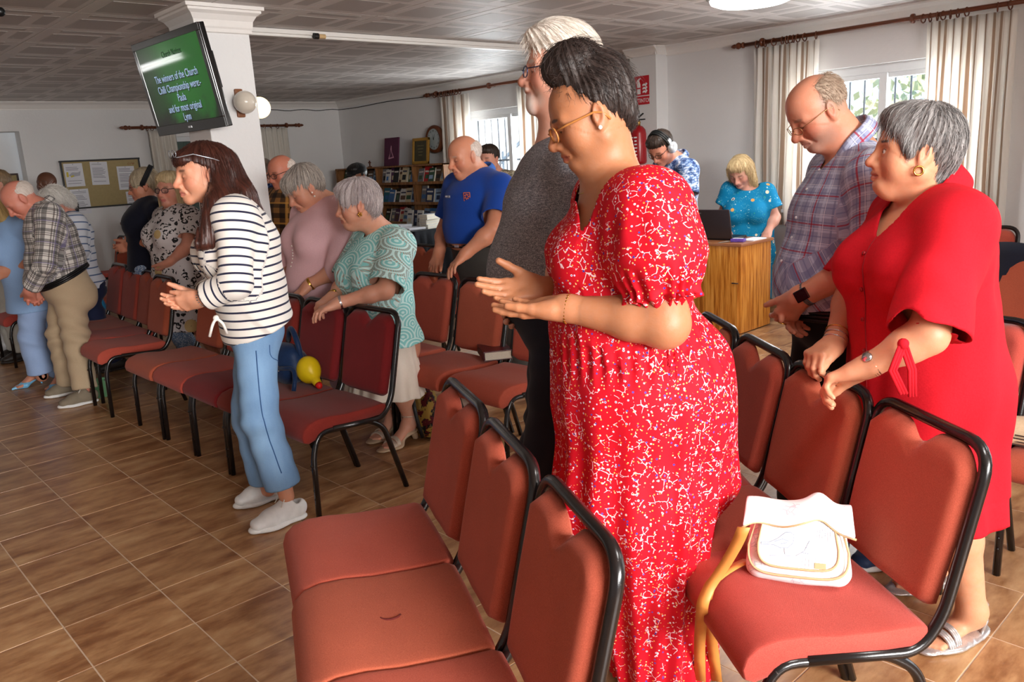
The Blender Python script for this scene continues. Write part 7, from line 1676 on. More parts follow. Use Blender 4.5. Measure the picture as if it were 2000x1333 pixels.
# ---- notice board, papers
tb_ = plain('khaki_cork_felt', (164, 146, 104), .9, bump=.2)
yb = YB-.022; b0, b1 = onplane(118, 318, (0, 1, 0), YB), onplane(262, 404, (0, 1, 0), YB); bx0, bx1, bz1, bz0 = 2.87, 3.78, 1.765, 1.2
nb_ = empty('notice_board', ((bx0+bx1)/2, YB-.012, (bz0+bz1)/2), 0, 'khaki notice board with a thin black frame on the back wall', 'notice board'); bw, bh = (bx1-bx0)/2, (bz1-bz0)/2
box('felt', (0, 0, 0), (bw*2, .02, bh*2), tb_, nb_)
for c, s in (((0, -.004, bh), (bw*2+.03, .03, .02)), ((0, -.004, -bh), (bw*2+.03, .03, .02)), ((-bw, -.004, 0), (.02, .03, bh*2)), ((bw, -.004, 0), (.02, .03, bh*2))): box('frame_strip', c, s, M_blackp, nb_, .003)
MB_ = planeM((0, -.0115, 0), (1, 0, 0), (0, 0, 1))
bm = bmesh.new()
for k in range(3): add_tube(bm, [(bw*.72+.028*k+.012*math.cos(a), bh*.78+.012*math.sin(a*(1+k*.5)), 0) for a in np.linspace(0, 5.2, 12)], .0022, 5)
bm.transform(MB_); bm_obj('pinned_wire_scroll', bm, plain('rust_wire', (150, 90, 50), .6), nb_)
M_ink = plain('printed_text_grey', (110, 110, 122), .8); M_pap = plain('white_paper', (218, 218, 224), .85, noise=.02)
def sheet(px, pz, w, h, label, tilt=0., style=0, yy=YB-.026, seed=0):
    rr = random.Random(seed); s = empty('notice_sheet', (px, yy, pz), 0, label, 'notice'); M = planeM((0, 0, 0), (1, 0, 0), (0, 0, 1)) @ Matrix.Rotation(tilt, 4, 'Z')
    flat('paper', [R4(-w/2, -h/2, w/2, h/2)], M_pap, s, M)
    P = []; n = int(h/.016)
    for k in range(2, n-1):
        y = h/2-k*.016
        if style == 1 and .3 < k/n < .72: continue
        if rr.random() < .15: continue
        P.append(R4(-w*.4, y, w*(.4-.25*rr.random()), y+.005))
    o = flat('printed_lines', P, M_ink, s, M, .0013, .0002); o['kind'] = 'stuff'
    if style == 1:
        flat('map_print', [[(-w*.3, -.0), (-w*.1, h*.12), (w*.2, h*.1), (w*.36, h*.16), (w*.3, -.01), (w*.05, -h*.06), (-w*.15, -h*.1)]], plain('map_grey_print', (176, 176, 186), .8), s, M, .0013, .0002)
        flat('map_yellow', [[(-w*.42, -.02), (-w*.3, -.02), (-w*.3, h*.14), (-w*.4, h*.14)], [(-w*.2, -h*.1), (0, -h*.05), (-w*.05, 0), (-w*.2, -.01)]], plain('map_yellow_print', (206, 186, 70), .8), s, M, .0015, .0002)
    bm = bmesh.new(); add_sph(bm, (0, -.004, h/2-.012), .0045, 8); bm_obj('pin', bm, plain('steel_pin', (60, 60, 66), .4), s)
sheet(3.0, 1.60, .21, .275, 'sheet with a grey and yellow map, upper left of the notice board', .0, 1, seed=1); sheet(3.29, 1.605, .2, .28, 'densely printed sheet pinned at the top middle of the notice board', -.03, 0, seed=2)
sheet(3.60, 1.53, .21, .29, 'printed sheet on the notice board beside the navy-topped woman, upper one', -.02, 0, seed=3); sheet(3.02, 1.28, .21, .3, 'printed sheet hanging off the lower left corner of the notice board', .0, 0, seed=4); sheet(3.66, 1.22, .2, .28, 'lower printed sheet behind the head of the navy-topped woman', .0, 0, seed=5)
ap = empty('framed_board', (2.26, YB+.325, 1.5), 0, 'small dark-framed board in the alcove at the left edge', 'picture'); box('board', (0, 0, 0), (.4, .012, .3), tb_, ap)
for c, s in (((0, -.004, .15), (.43, .02, .022)), ((0, -.004, -.15), (.43, .02, .022)), ((-.205, -.004, 0), (.022, .02, .3)), ((.205, -.004, 0), (.022, .02, .3))): box('frame_strip', c, s, plain('dark_wood_frame', (54, 34, 24), .4), ap, .003)
tw_ = NT('honey_pine'); tw_.p(Base_Color=tw_.ramp(tw_.noise(tw_.mapping(tw_.coord(), (18, 18, 1.3)), 2.2, 5, .6), [(.35, S((150, 84, 26))), (.5, S((196, 126, 48))), (.65, S((214, 150, 70)))]), Roughness=.35); M_pine = tw_.m
to_ = NT('oak_shelf'); to_.p(Base_Color=to_.ramp(to_.noise(to_.mapping(to_.coord(), (14, 14, 1.6)), 2.2, 5, .6), [(.35, S((104, 66, 34))), (.6, S((150, 102, 60)))]), Roughness=.45); M_oak = to_.m
st_ = empty('side_table', (3.62, 10.6, 0), 0, 'small wooden stand below the notice board, white cloth on top', 'table')
box('top', (0, 0, .98), (.5, .36, .03), M_oak, st_, .004)
for x in (-.2, .2):
    for y in (-.13, .13): box('leg', (x, y, .48), (.05, .05, .965), M_oak, st_, .004)
tag(box('table_runner', (3.62, 10.6, 1.0), (.46, .34, .008), plain('white_linen', (216, 214, 212), .9), None, .003), 'white cloth lying on the small wooden stand', 'cloth')
cup = empty('glass_jar', (3.74, 10.55, 1.004), 0, 'clear jar on the small wooden stand under the board', 'jar'); bm = bmesh.new(); add_lathe(bm, [(0, 0), (.045, 0), (.05, .01), (.05, .12), (.04, .15), (.042, .16)], (0, 0, 0), 18); bm_obj('jar', bm, plain('frosted_glass', (196, 204, 210), .15, spec=.6), cup, True)
# ---- bookcase with face-out books
SX = 6.40; SY0, SY1 = 8.06, 10.6; SZ = (.47, .725, .985, 1.245, 1.48)
bk_ = empty('bookcase', (SX, SY0, 0), 0, 'long oak bookcase with tilted books against the right wall', 'bookcase')
def bb(nm, x0, x1, y0, y1, z0, z1): return box(nm, ((x0+x1)/2-SX, (y0+y1)/2-SY0, (z0+z1)/2), (x1-x0, y1-y0, z1-z0), M_oak, bk_, .003)
bb('end_panel', SX, XW-.02, SY0, SY0+.025, 0, SZ[-1]); bb('end_panel', SX, XW-.02, SY1-.025, SY1, 0, SZ[-1])
DY = (SY0+.025, 8.72, 9.56, SY1-.025)
for y in DY[1:3]: bb('divider', SX, XW-.02, y-.012, y+.012, 0, SZ[-1]-.02)
bb('top_board', SX, XW-.02, SY0, SY1, SZ[-1]-.022, SZ[-1]); bb('back_panel', XW-.035, XW-.022, SY0, SY1, .05, SZ[-1]); bb('plinth', SX+.03, XW-.05, SY0+.03, SY1-.03, 0, .07)
for z in SZ[:-1]:
    bb('shelf_board', SX+.005, XW-.03, SY0+.02, SY1-.02, z-.018, z); bb('lip', SX-.002, SX+.01, SY0+.02, SY1-.02, z-.018, z+.018)
bcol = dict(navy=(30, 42, 78), blue=(60, 110, 170), grey=(120, 120, 124), white=(206, 204, 200), black=(26, 26, 30), brown=(92, 62, 44), red=(170, 34, 36), cream=(206, 190, 156), green=(50, 84, 60), purple=(86, 46, 86), teal=(40, 110, 130), pale_blue=(140, 168, 200))
rows = {('right', 3): ['grey', 'red', 'green', 'brown', 'cream'][::-1], ('right', 2): ['blue', 'pale_blue', 'navy', 'grey'], ('right', 1): ['navy', 'white', 'blue', 'pale_blue'], ('middle', 3): ['blue', 'green', 'cream', 'brown', 'black', 'purple', 'white', 'grey'][::1], ('middle', 2): ['pale_blue', 'cream', 'white', 'black', 'blue', 'teal'], ('middle', 1): ['brown', 'grey', 'white', 'red', 'purple', 'grey', 'black'], ('left', 3): ['pale_blue', 'brown', 'black', 'cream', 'navy', 'green'], ('left', 2): ['brown', 'blue', 'grey', 'black', 'teal'], ('left', 1): ['black', 'grey', 'navy', 'cream', 'red']}
rb = random.Random(5); ordn = ['first', 'second', 'third', 'fourth', 'fifth', 'sixth', 'seventh', 'eighth']; lvl = {3: 'top', 2: 'middle', 1: 'lower'}
bays = {'right': (DY[0], DY[1]), 'middle': (DY[1], DY[2]), 'left': (DY[2], DY[3])}
def book(loc, rot, w, h, th, col, label, group=None, cat='book', print_=True, name='book'):
    b = empty(name, loc, 0, label, cat, group); b.rotation_euler = rot
    m = plain('book_'+col, bcol[col], .35, noise=.25, scale=30)
    box('cover', (-th/2, 0, h/2), (.004, w, h), m, b, .001); box('cover', (th/2, 0, h/2), (.004, w, h), m, b, .001); box('spine', (0, w/2, h/2), (th, .004, h), m, b, .001); box('pages', (0, -.002, h/2), (th-.004, w-.006, h-.006), plain('book_pages', (226, 218, 200), .9), b)
    if print_:
        c2 = plain('cover_print_light', (210, 206, 198), .5) if sum(bcol[col]) < 380 else plain('cover_print_dark', (60, 64, 84), .5)
        box('title_print', (-th/2-.0024, 0, h*(.78-.1*rb.random())), (.0008, w*.74, h*.1), c2, b); box('picture_print', (-th/2-.0024, w*.04*rb.random(), h*.36), (.0008, w*(.4+.3*rb.random()), h*(.22+.16*rb.random())), plain('cover_art_'+random.Random(len(label)*7).choice(list(bcol)), bcol[random.Random(len(label)*7).choice(list(bcol))], .4, noise=.4, scale=60), b)
    return b
for (bay, lv), cols in rows.items():
    y0, y1 = bays[bay]; n = len(cols); y = y0+.03; gap = (y1-y0-.06)/n
    for k, col in enumerate(cols):
        w = .12+.035*rb.random(); h = .18+.045*rb.random(); th = .016+.014*rb.random()
        book((SX+.055+.02*(k % 2)+.012*rb.random(), y+gap*(k+.5), SZ[lv]+.002), (rb.uniform(-.04, .04), math.radians(14+rb.uniform(-3, 4)), rb.uniform(-.12, .12)), min(w, gap*1.12), h, th, col, '%s book on the %s shelf of the %s bay, %s from its right end' % (col.replace('_', ' '), lvl[lv], bay, ordn[k]), 'books facing out of the bookcase')
# things on the bookcase and the wall above
fp = empty('purple_picture', (6.62, onplane(760, 300, (1, 0, 0), 6.6)[1], SZ[-1]), 0, 'purple canvas picture with pale line figure, leaning on the bookcase', 'picture'); fp.rotation_euler = (0, math.radians(8), 0)
MPp = planeM((-.014, 0, .19), (0, -1, 0), (0, 0, 1))
box('canvas', (0, 0, .19), (.024, .33, .38), plain('plum_canvas', (84, 34, 62), .7, noise=.15, scale=12), fp, .003)
M_pk = plain('pale_pink_print', (206, 150, 170), .7)
flat('figure_print', [[(-.055, -.1), (.075, -.085), (.07, -.075), (.02, .0), (.012, .075), (.0, .085), (-.012, .04), (-.02, -.02), (-.055, -.085)]], M_pk, fp, MPp, 0, .0008)
flat('figure_gap', [[(-.03, -.08), (.05, -.07), (.012, -.01), (-.005, .03), (-.012, -.02)]], plain('plum_canvas', (84, 34, 62), .7), fp, MPp, .001, .0006)
gf = empty('gold_frame', (6.62, onplane(817, 295, (1, 0, 0), 6.6)[1], SZ[-1]), 0, 'gilt framed dark picture standing on the bookcase under the clock', 'picture'); gf.rotation_euler = (0, math.radians(7), 0); M_gilt = plain('gilt_wood', (186, 140, 58), .35, .6, noise=.3, scale=90)
gw, gh = .175, .34
box('picture', (0, 0, gh/2), (.012, gw*2-.06, gh-.06), plain('dark_green_print', (60, 56, 34), .4, noise=.5, scale=18), gf)
for c, s in (((0, 0, gh-.02), (.03, gw*2, .04)), ((0, 0, .02), (.03, gw*2, .04)), ((0, -gw+.02, gh/2), (.03, .04, gh)), ((0, gw-.02, gh/2), (.03, .04, gh))): box('frame_strip', c, s, M_gilt, gf, .006)
for k in range(4): box('print_line', (-.007, 0, gh*.7-.04*k), (.001, .14-.02*k, .008), plain('olive_print', (120, 112, 72), .5), gf)
cl = empty('wall_clock', (XW-.05, onplane(850, 272, (1, 0, 0), XW-.05)[1], onplane(850, 272, (1, 0, 0), XW-.05)[2]), 0, 'round dark wooden wall clock beside the striped curtain', 'clock')
bm = bmesh.new(); add_lathe(bm, [(0, -.05), (.14, -.05), (.175, -.02), (.18, .01), (.165, .035), (.14, .04), (.134, .024), (0, .022)], (0, 0, 0), 36, (-1, 0, 0)); bm_obj('case', bm, M_dwood, cl, True)
bm = bmesh.new(); add_lathe(bm, [(0, .026), (.134, .026), (.134, .02)], (0, 0, 0), 36, (-1, 0, 0)); bm_obj('dial', bm, plain('clock_dial', (206, 212, 214), .4, noise=.02), cl)
MC = planeM((-.028, 0, 0), (0, -1, 0), (0, 0, 1))
for k, rn in enumerate(('XII', 'I', 'II', 'III', 'IIII', 'V', 'VI', 'VII', 'VIII', 'IX', 'X', 'XI')):
    a = math.pi/2-k*math.pi/6; text_obj('numeral', rn, .028, MC @ Matrix.Translation((.105*math.cos(a), .105*math.sin(a), 0)) @ Matrix.Rotation(a-math.pi/2, 4, 'Z'), M_blackp, cl)
for ang, L, w in ((math.radians(100), .06, .008), (math.radians(62), .088, .005)): flat('hand', [[(-w*math.sin(ang)-.01*math.cos(ang), w*math.cos(ang)-.01*math.sin(ang)), (w*math.sin(ang)-.01*math.cos(ang), -w*math.cos(ang)-.01*math.sin(ang)), (L*math.cos(ang), L*math.sin(ang))]], M_blackp, cl, MC, .001, .001)
bm = bmesh.new(); add_lathe(bm, [(0, .042), (.07, .041), (.134, .034), (.136, .028)], (0, 0, 0), 36, (-1, 0, 0)); bm_obj('glass', bm, M_glass, cl, True)
cr_ = empty('small_cross', (6.55, onplane(722, 320, (1, 0, 0), 6.55)[1], SZ[-1]), 0, 'little dark cross standing on the bookcase near the black cap', 'cross'); box('upright', (0, 0, .045), (.014, .016, .09), M_dwood, cr_, .002); box('arm', (0, 0, .06), (.014, .06, .016), M_dwood, cr_, .002); box('foot', (0, 0, .006), (.04, .05, .012), M_dwood, cr_, .002)
# ---- black-draped table with papers and stacked books
tt = empty('draped_table', (6.05, 8.6, 0), 0, 'table under a black cloth in front of the bookcase', 'table')
bm = bmesh.new(); add_box(bm, (0, 0, .69), (.62, 1.4, .03)); bm_obj('table_top', bm, M_oak, tt)
V = []; F = []; nn_ = 72
for j, z in enumerate((.708, .70, .5, .3, .04)):
    for i in range(nn_):
        a = i/nn_*4; s = int(a) % 4; f = a % 1; hx, hy = .32, .71
        c = [(-hx+2*hx*f, -hy), (hx, -hy+2*hy*f), (hx-2*hx*f, hy), (-hx, hy-2*hy*f)][s]; k = 1+(.01+.03*(j > 1)*(1+.7*math.sin(i*1.9)) if j else 0)
        V.append((c[0]*k, c[1]*k, z))
for j in range(4):
    for i in range(nn_): F.append((j*nn_+i, j*nn_+(i+1) % nn_, (j+1)*nn_+(i+1) % nn_, (j+1)*nn_+i))
F.append(tuple(range(nn_)))
pd_obj('black_cloth', V, F, cloth('black_table_cloth', (12, 12, 16), (22, 22, 28)), tt, True)
for leg in ((-.27, -.64), (.27, -.64), (-.27, .64), (.27, .64)): box('leg', (leg[0], leg[1], .34), (.035, .035, .68), M_frame, tt)
rp = random.Random(2)
for k, lb in enumerate(('white papers at the right end of the black table, beside the blue polo', 'thick pile of white papers in the middle of the black table', 'white papers at the left end of the black table')):
    tag(box('paper_stack', (5.9, 8.12+.31*k, .713+.004*(3+3*(k == 1))), (.22, .27, .008*(3+3*(k == 1))), M_pap, None, .001, Matrix.Rotation((-.2, .25, .1)[k], 3, 'Z')), lb, 'papers')
for k in range(6):
    b = book((6.22, 8.05, .712+.0305*k), (0, -math.pi/2, rp.uniform(-.05, .05)), .15, .21, .028, 'white', 'white book in the pile beside the blue polo, %s from the bottom' % ordn[k], 'pile of white books', print_=False)
for k, (col, y) in enumerate((('white', 8.38), ('white', 8.62), ('navy', 8.5))): book((6.2+.02*k, y, .715), (0, math.radians(10), 0), .12, .2, .012, col, '%s booklet standing upright on the black table, %s from its right' % (col, ordn[k]), 'booklets on the black table')
# ---- desk with laptop
dk = empty('desk_cabinet', (5.64, 3.44, 0), 0, 'varnished pine cabinet desk carrying the laptop', 'desk'); DX, DYW, DH = .46, .66, .735
box('side_panel', (DX/2, .01, DH/2), (DX, .02, DH-.02), M_pine, dk, .002); box('side_panel', (DX/2, DYW-.01, DH/2), (DX, .02, DH-.02), M_pine, dk, .002)
for k in range(2): box('door', (-.002, .02+(DYW-.04)*(k+.5)/2, DH/2), (.02, (DYW-.04)/2-.003, DH-.03), M_pine, dk, .002)
box('top_board', (DX/2, DYW/2, DH-.012), (DX+.04, DYW+.03, .024), plain('worn_brown_top', (146, 92, 56), .4), dk, .004); box('back_panel', (DX-.01, DYW/2, DH/2), (.015, DYW-.04, DH-.03), M_pine, dk)
bm = bmesh.new(); add_cyl(bm, (-.018, DYW/2+-.03, DH-.09), (-.008, DYW/2-.03, DH-.09), .011); bm_obj('lock', bm, M_blackp, dk); box('latch', (-.016, .04, .42), (.008, .06, .01), M_silver, dk, .002)
bm = bmesh.new()
for x in (.05, DX-.05):
    for y in (.05, DYW-.05): add_cyl(bm, (x, y-.015, .02), (x, y+.015, .02), .022)
bm_obj('castors', bm, M_blackp, dk)
lp = empty('laptop', (5.80, 3.80, DH), math.radians(4), 'open laptop with dark brown lid seen from behind, on the desk', 'laptop'); M_lid = plain('dark_brown_lid', (52, 42, 40), .35, noise=.03)
box('base', (.12, 0, .011), (.25, .36, .02), M_blackp, lp, .004); o = box('lid', (-.03, 0, .135), (.012, .36, .245), M_lid, lp, .005, Matrix.Rotation(math.radians(-12), 3, 'Y')); box('lid_mark', (-.058, .1, .225), (.001, .05, .01), plain('grey_badge', (110, 100, 96), .3), lp, 0, Matrix.Rotation(math.radians(-12), 3, 'Y')); box('screen', (-.022, 0, .137), (.002, .33, .21), M_blackp, lp, 0, Matrix.Rotation(math.radians(-12), 3, 'Y'))
tag(box('desk_papers', (5.93, 3.5, DH+.004), (.2, .12, .008), M_pap, None, .001), 'white sheets lying at the right end of the desk', 'papers')
ph = empty('purple_tissue_pack', (5.75, 3.53, DH), .2, 'small purple packet on the desk beside the laptop', 'packet'); box('pack', (0, 0, .014), (.07, .11, .028), plain('purple_film', (96, 70, 150), .25, noise=.5, scale=40), ph, .008); box('white_band', (-.001, 0, .029), (.03, .08, .002), M_pap, ph, .0005)
ad = empty('black_adapter', (5.72, 4.03, DH), .3, 'black adapter and tangle at the left end of the desk', 'adapter'); box('block', (0, 0, .02), (.06, .1, .04), M_blackp, ad, .008); bm = bmesh.new(); add_tube(bm, [(.03*math.cos(a), .05+.04*math.sin(a), .03+.004*a) for a in np.linspace(0, 9, 30)], .005, 6); bm_obj('coil', bm, M_blackp, ad, True)
bm = bmesh.new(); add_tube(bm, rounded([(5.7, 3.98, DH+.006), (5.66, 3.86, DH+.012), (5.64, 3.74, DH+.006), (5.625, 3.68, DH-.02), (5.63, 3.62, DH+.006), (5.7, 3.58, DH+.008)], .05), .0055, 6); tag(bm_obj('grey_cable', bm, plain('grey_cable_sheath', (120, 112, 104), .5), None, True), 'grey cable trailing along the front edge of the desk', 'cable')
tl = empty('teal_cushion', (5.95, 4.0, DH), 0, 'dark teal pouch behind the laptop', 'pouch'); bm = bmesh.new(); add_sph(bm, (0, 0, .05), .075, 16, (1, 1, .7)); bm_obj('pouch', bm, cloth('dark_teal_cloth', (14, 52, 56), (26, 74, 78)), tl, True)
# ---- white bird-print handbag on the chair at lower right
A, B = ground(1450, 1128, .458), ground(1668, 1152, .458); xd = unit(B-A); nrm = unit(np.cross(xd, (0, 0, 1))); nrm = nrm if nrm@(CAM-A) > 0 else -nrm
zd = unit(V3(0, 0, 1)*.84-nrm*.54); fr = unit(np.cross(xd, zd)); fr = fr if fr@nrm > 0 else -fr
hbg = empty('handbag', tuple((A+B)/2), 0, 'white handbag with grey bird and birdcage print and tan piping', 'handbag'); WB = np.linalg.norm(B-A); O = (A+B)/2-np.array(hbg.location)
MH = lambda z=0.: planeM(O+fr*z, xd, zd) if np.cross(xd, zd)@fr > 0 else planeM(O+fr*z, -xd, zd)
sgn = 1 if np.cross(xd, zd)@fr > 0 else -1
HH = .2
def pocket(w0, w1, h0, h1, n=28):
    P = []
    for k in range(n+1):
        a = math.pi+math.pi*k/n; P.append(((w0+(w1-w0)*0)/2*np.sign(math.cos(a))*abs(math.cos(a))**.45*1., h0+(h1-h0)*.42*(1+np.sign(math.sin(a))*abs(math.sin(a))**.6)))
    return P+[(w1/2, h1), (-w1/2, h1)]
th_ = NT('white_print_cotton'); _ed = th_.n('TexVoronoi', {'Vector': th_.coord(), 'Scale': 62.}, feature='DISTANCE_TO_EDGE').outputs['Distance']; _ms = th_.math('GREATER_THAN', th_.noise(th_.coord(), 19, 2), .53); th_.p(Base_Color=th_.mix(th_.math('MULTIPLY', th_.math('MULTIPLY', th_.math('LESS_THAN', _ed, .05), _ms), .7), S((242, 242, 243)), S((186, 192, 206))), Roughness=.7); M_bag = th_.m; M_tan = plain('tan_leather_piping', (190, 158, 118), .6)
d = SDF(); O3 = (O+np.array(hbg.location)).astype(np.float32); AX = np.stack([xd*sgn, zd, fr], 1).astype(np.float32)
def bagbox(P):
    q = (P-O3)@AX; x, z, y = q[..., 0], q[..., 1], q[..., 2]; tp = 1-.16*np.clip(z/HH, 0, 1); bu = .012*np.clip(1-(x/(WB*.5))**2, 0, 1)*np.clip(1-((z-.08)/.12)**2, 0, 1)
    e = np.stack([np.abs(x)-WB*.5*tp+.04, np.abs(z-HH*.46)-HH*.46+.04, np.abs(y+.028)-.05*tp-bu+.04], -1); return (np.linalg.norm(np.maximum(e, 0), axis=-1)+np.minimum(e.max(-1), 0)-.04+.004*wav(P, 40, 4)).astype(np.float32)
d.add(bagbox, O3+zd*HH*.46, .24, 0)
body = link('body', mesh_from('body', *surf(d, .0045)), M_bag); wparent(body, hbg)
def curved(P, bulge, off, M):
    return [M @ Vector((x, y, off+bulge*max(0, 1-(x/(WB*.5))**2)*max(0, 1-((y-HH*.45)/(HH*.55))**2))) for x, y in P]
pk = pocket(WB*.9, WB*.7, .012, HH*.86); pk2 = pocket(WB*.72, WB*.62, .03, HH*.78)
bm = bmesh.new(); f = bm.faces.new([bm.verts.new(v) for v in curved(pk2, 0, .022, MH())]); r = bmesh.ops.extrude_face_region(bm, geom=[f]); bmesh.ops.translate(bm, verts=[v for v in r['geom'] if isinstance(v, bmesh.types.BMVert)], vec=Vector(fr)*.014); bmesh.ops.recalc_face_normals(bm, faces=bm.faces); bm_obj('front_pocket', bm, M_bag, hbg)
for nm, P, off in (('pocket_piping', pk2, .036), ('body_piping', pk, .024)):
    bm = bmesh.new(); add_tube(bm, curved(P, 0 if nm[0] == 'p' else .0, off, MH()), .0032, 6, True); bm_obj(nm, bm, M_tan, hbg, True)
V = []; F = []; nu, nv = 22, 8     # soft flap folded back over the top
for j in range(nv+1):
    t = j/nv
    for i in range(nu+1):
        s = i/nu*2-1; bmp = math.exp(-((s-.4)/.2)**2)
        py = [-.075, -.03, .02, .046, .05]; pz = [HH*.86, HH*1.0, HH*.97, HH*.8, HH*.66]; u = t*4; k = min(3, int(u)); f = u-k
        y = py[k]*(1-f)+py[k+1]*f; z = pz[k]*(1-f)+pz[k+1]*f
        z += .03*bmp*(1-.5*t)+.006*math.sin(s*6)*t-.02*abs(s)**4*(t > .6); y += .012*math.sin(s*5+1)*t-.01*bmp*t
        V.append(MH() @ Vector((s*WB*(.46+.05*t), z, y)))
F = [(j*(nu+1)+i, j*(nu+1)+i+1, (j+1)*(nu+1)+i+1, (j+1)*(nu+1)+i) for j in range(nv) for i in range(nu)]
fo = pd_obj('flap', V, F, M_bag, hbg, True); m = fo.modifiers.new('thickness', 'SOLIDIFY'); m.thickness = .005; m2 = fo.modifiers.new('s', 'SUBSURF'); m2.levels = m2.render_levels = 1
bm = bmesh.new(); add_tube(bm, [V[nv*(nu+1)+i] for i in range(nu+1)], .003, 6); bm_obj('flap_piping', bm, M_tan, hbg, True)
M_prn = plain('grey_blue_print', (120, 130, 152), .7); M_prl = plain('pale_blue_print', (186, 196, 212), .7)
def lines(name, L, M, r=.0007, mat=M_prn):
    bm = bmesh.new()
    for P in L: add_tube(bm, [(x, y, 0) for x, y in P], r, 4)
    bm.transform(M); return bm_obj(name, bm, mat, hbg)
MPf = MH(.0366)
bx, by = -.035, HH*.45
birdo = [(-.05, -.004), (-.03, -.002), (-.012, .008), (.006, .024), (.018, .026), (.026, .02), (.032, .018), (.026, .014), (.024, .0), (.012, -.012), (-.004, -.014), (-.02, -.008), (-.034, -.008), (-.05, -.01)]
flat('bird_print', [[(x+bx, y+by) for x, y in birdo]], M_prl, hbg, MPf, 0, .0003); lines('bird_outline', [[(x+bx, y+by) for x, y in birdo+birdo[:1]], [(bx+.004, by-.013), (bx+.006, by-.028), (bx+.016, by-.028)], [(bx-.02, by), (bx, by+.008), (bx+.014, by+.004)], [(bx-.004, by-.004), (bx+.01, by)], [(bx+.03, by-.03), (bx+.05, by-.016), (bx+.062, by+.01)], [(bx-.03, by-.034), (bx+.03, by-.03)], [(bx+.045, by-.02), (bx+.06, by-.022)], [(bx+.052, by-.008), (bx+.064, by-.006)]], MPf)
def cage(cx, cy, w, h, M, name):
    L = [[(cx-w/2+w*k/7, cy), (cx-w*.42+w*.84*k/7, cy+h*.6), (cx-w*.12+w*.24*k/7, cy+h)] for k in range(8)]; L += [[(cx-w/2, cy+h*q), (cx+w/2, cy+h*q)] for q in (0, .05, .6)]; return lines(name, L, M, .0005, M_prl)
cage(.03, .028, .06, .05, MPf, 'birdcage_print'); cage(.065, HH*.5, .045, .055, MPf, 'birdcage_print')
bm = bmesh.new(); add_box(bm, (WB*.2, .042, 0), (.026, .014, .002), .0006); bm.transform(MPf); bm_obj('label_tab', bm, M_tan, hbg)
def ribbon(name, P, w, mat, par, wdir, th=.003):
    bm = bmesh.new(); P = [Vector(p) for p in P]; pts = rounded(P, .06, 5); L = []
    for q in pts: a = Vector(wdir)*w/2; L.append((bm.verts.new(q-a), bm.verts.new(q+a)))
    for a, b in zip(L, L[1:]): bm.faces.new((a[0], a[1], b[1], b[0]))
    o = bm_obj(name, bm, mat, par, True); m = o.modifiers.new('thickness', 'SOLIDIFY'); m.thickness = th; return o
M_strap = plain('orange_tan_leather', (206, 136, 66), .5); Lh = Vector(hbg.location)
ex_ = lambda u, v, z: Vector(ground(u, v, z))-Lh
bm = bmesh.new(); add_tube(bm, [ex_(1448, 1032, .64), ex_(1452, 1040, .62), ex_(1445, 1052, .60), ex_(1438, 1046, .615)], .003, 6, True); bm_obj('buckle', bm, M_gold, hbg)
w1 = unit(xd*.95+fr*.2)
ribbon('strap', [ex_(1453, 1030, .65), ex_(1440, 1062, .6), ex_(1412, 1110, .52), ex_(1384, 1150, .468), ex_(1372, 1180, .44), ex_(1366, 1260, .24), ex_(1368, 1330, .1)], .03, M_strap, hbg, w1)
ribbon('strap', [ex_(1462, 1095, .47), ex_(1420, 1115, .466), ex_(1388, 1140, .466), ex_(1378, 1170, .43), ex_(1392, 1260, .22), ex_(1400, 1330, .08)], .03, M_strap, hbg, w1)
# ---- dark red book on the chair
bbk = empty('red_book', tuple(ground(968, 694, .475)), 0, 'thick dark red book lying closed on a chair seat', 'book'); a = ground(947, 712, .452); b = ground(1003, 706, .452); c = ground(932, 686, .452); ux, uy = unit(b-a), unit(c-a); ang = math.atan2(ux[1], ux[0]); bbk.location = tuple((b+c)/2); bbk.rotation_euler = (0, 0, ang); lw, lh = .155, .21
M_bur = plain('oxblood_leather', (74, 18, 26), .3)
sy = 1 if (np.cross((ux[0], ux[1], 0), (uy[0], uy[1], 0))[2] > 0) else -1
box('cover', (0, 0, .049), (lw, lh, .005), M_bur, bbk, .002); box('cover', (0, 0, .003), (lw, lh, .005), M_bur, bbk, .002); box('spine', (-lw/2+.002, 0, .026), (.006, lh, .046), M_bur, bbk, .002); box('pages', (.002, 0, .026), (lw-.012, lh-.008, .042), plain('aged_pages', (206, 198, 180), .9, noise=.2, scale=200), bbk)
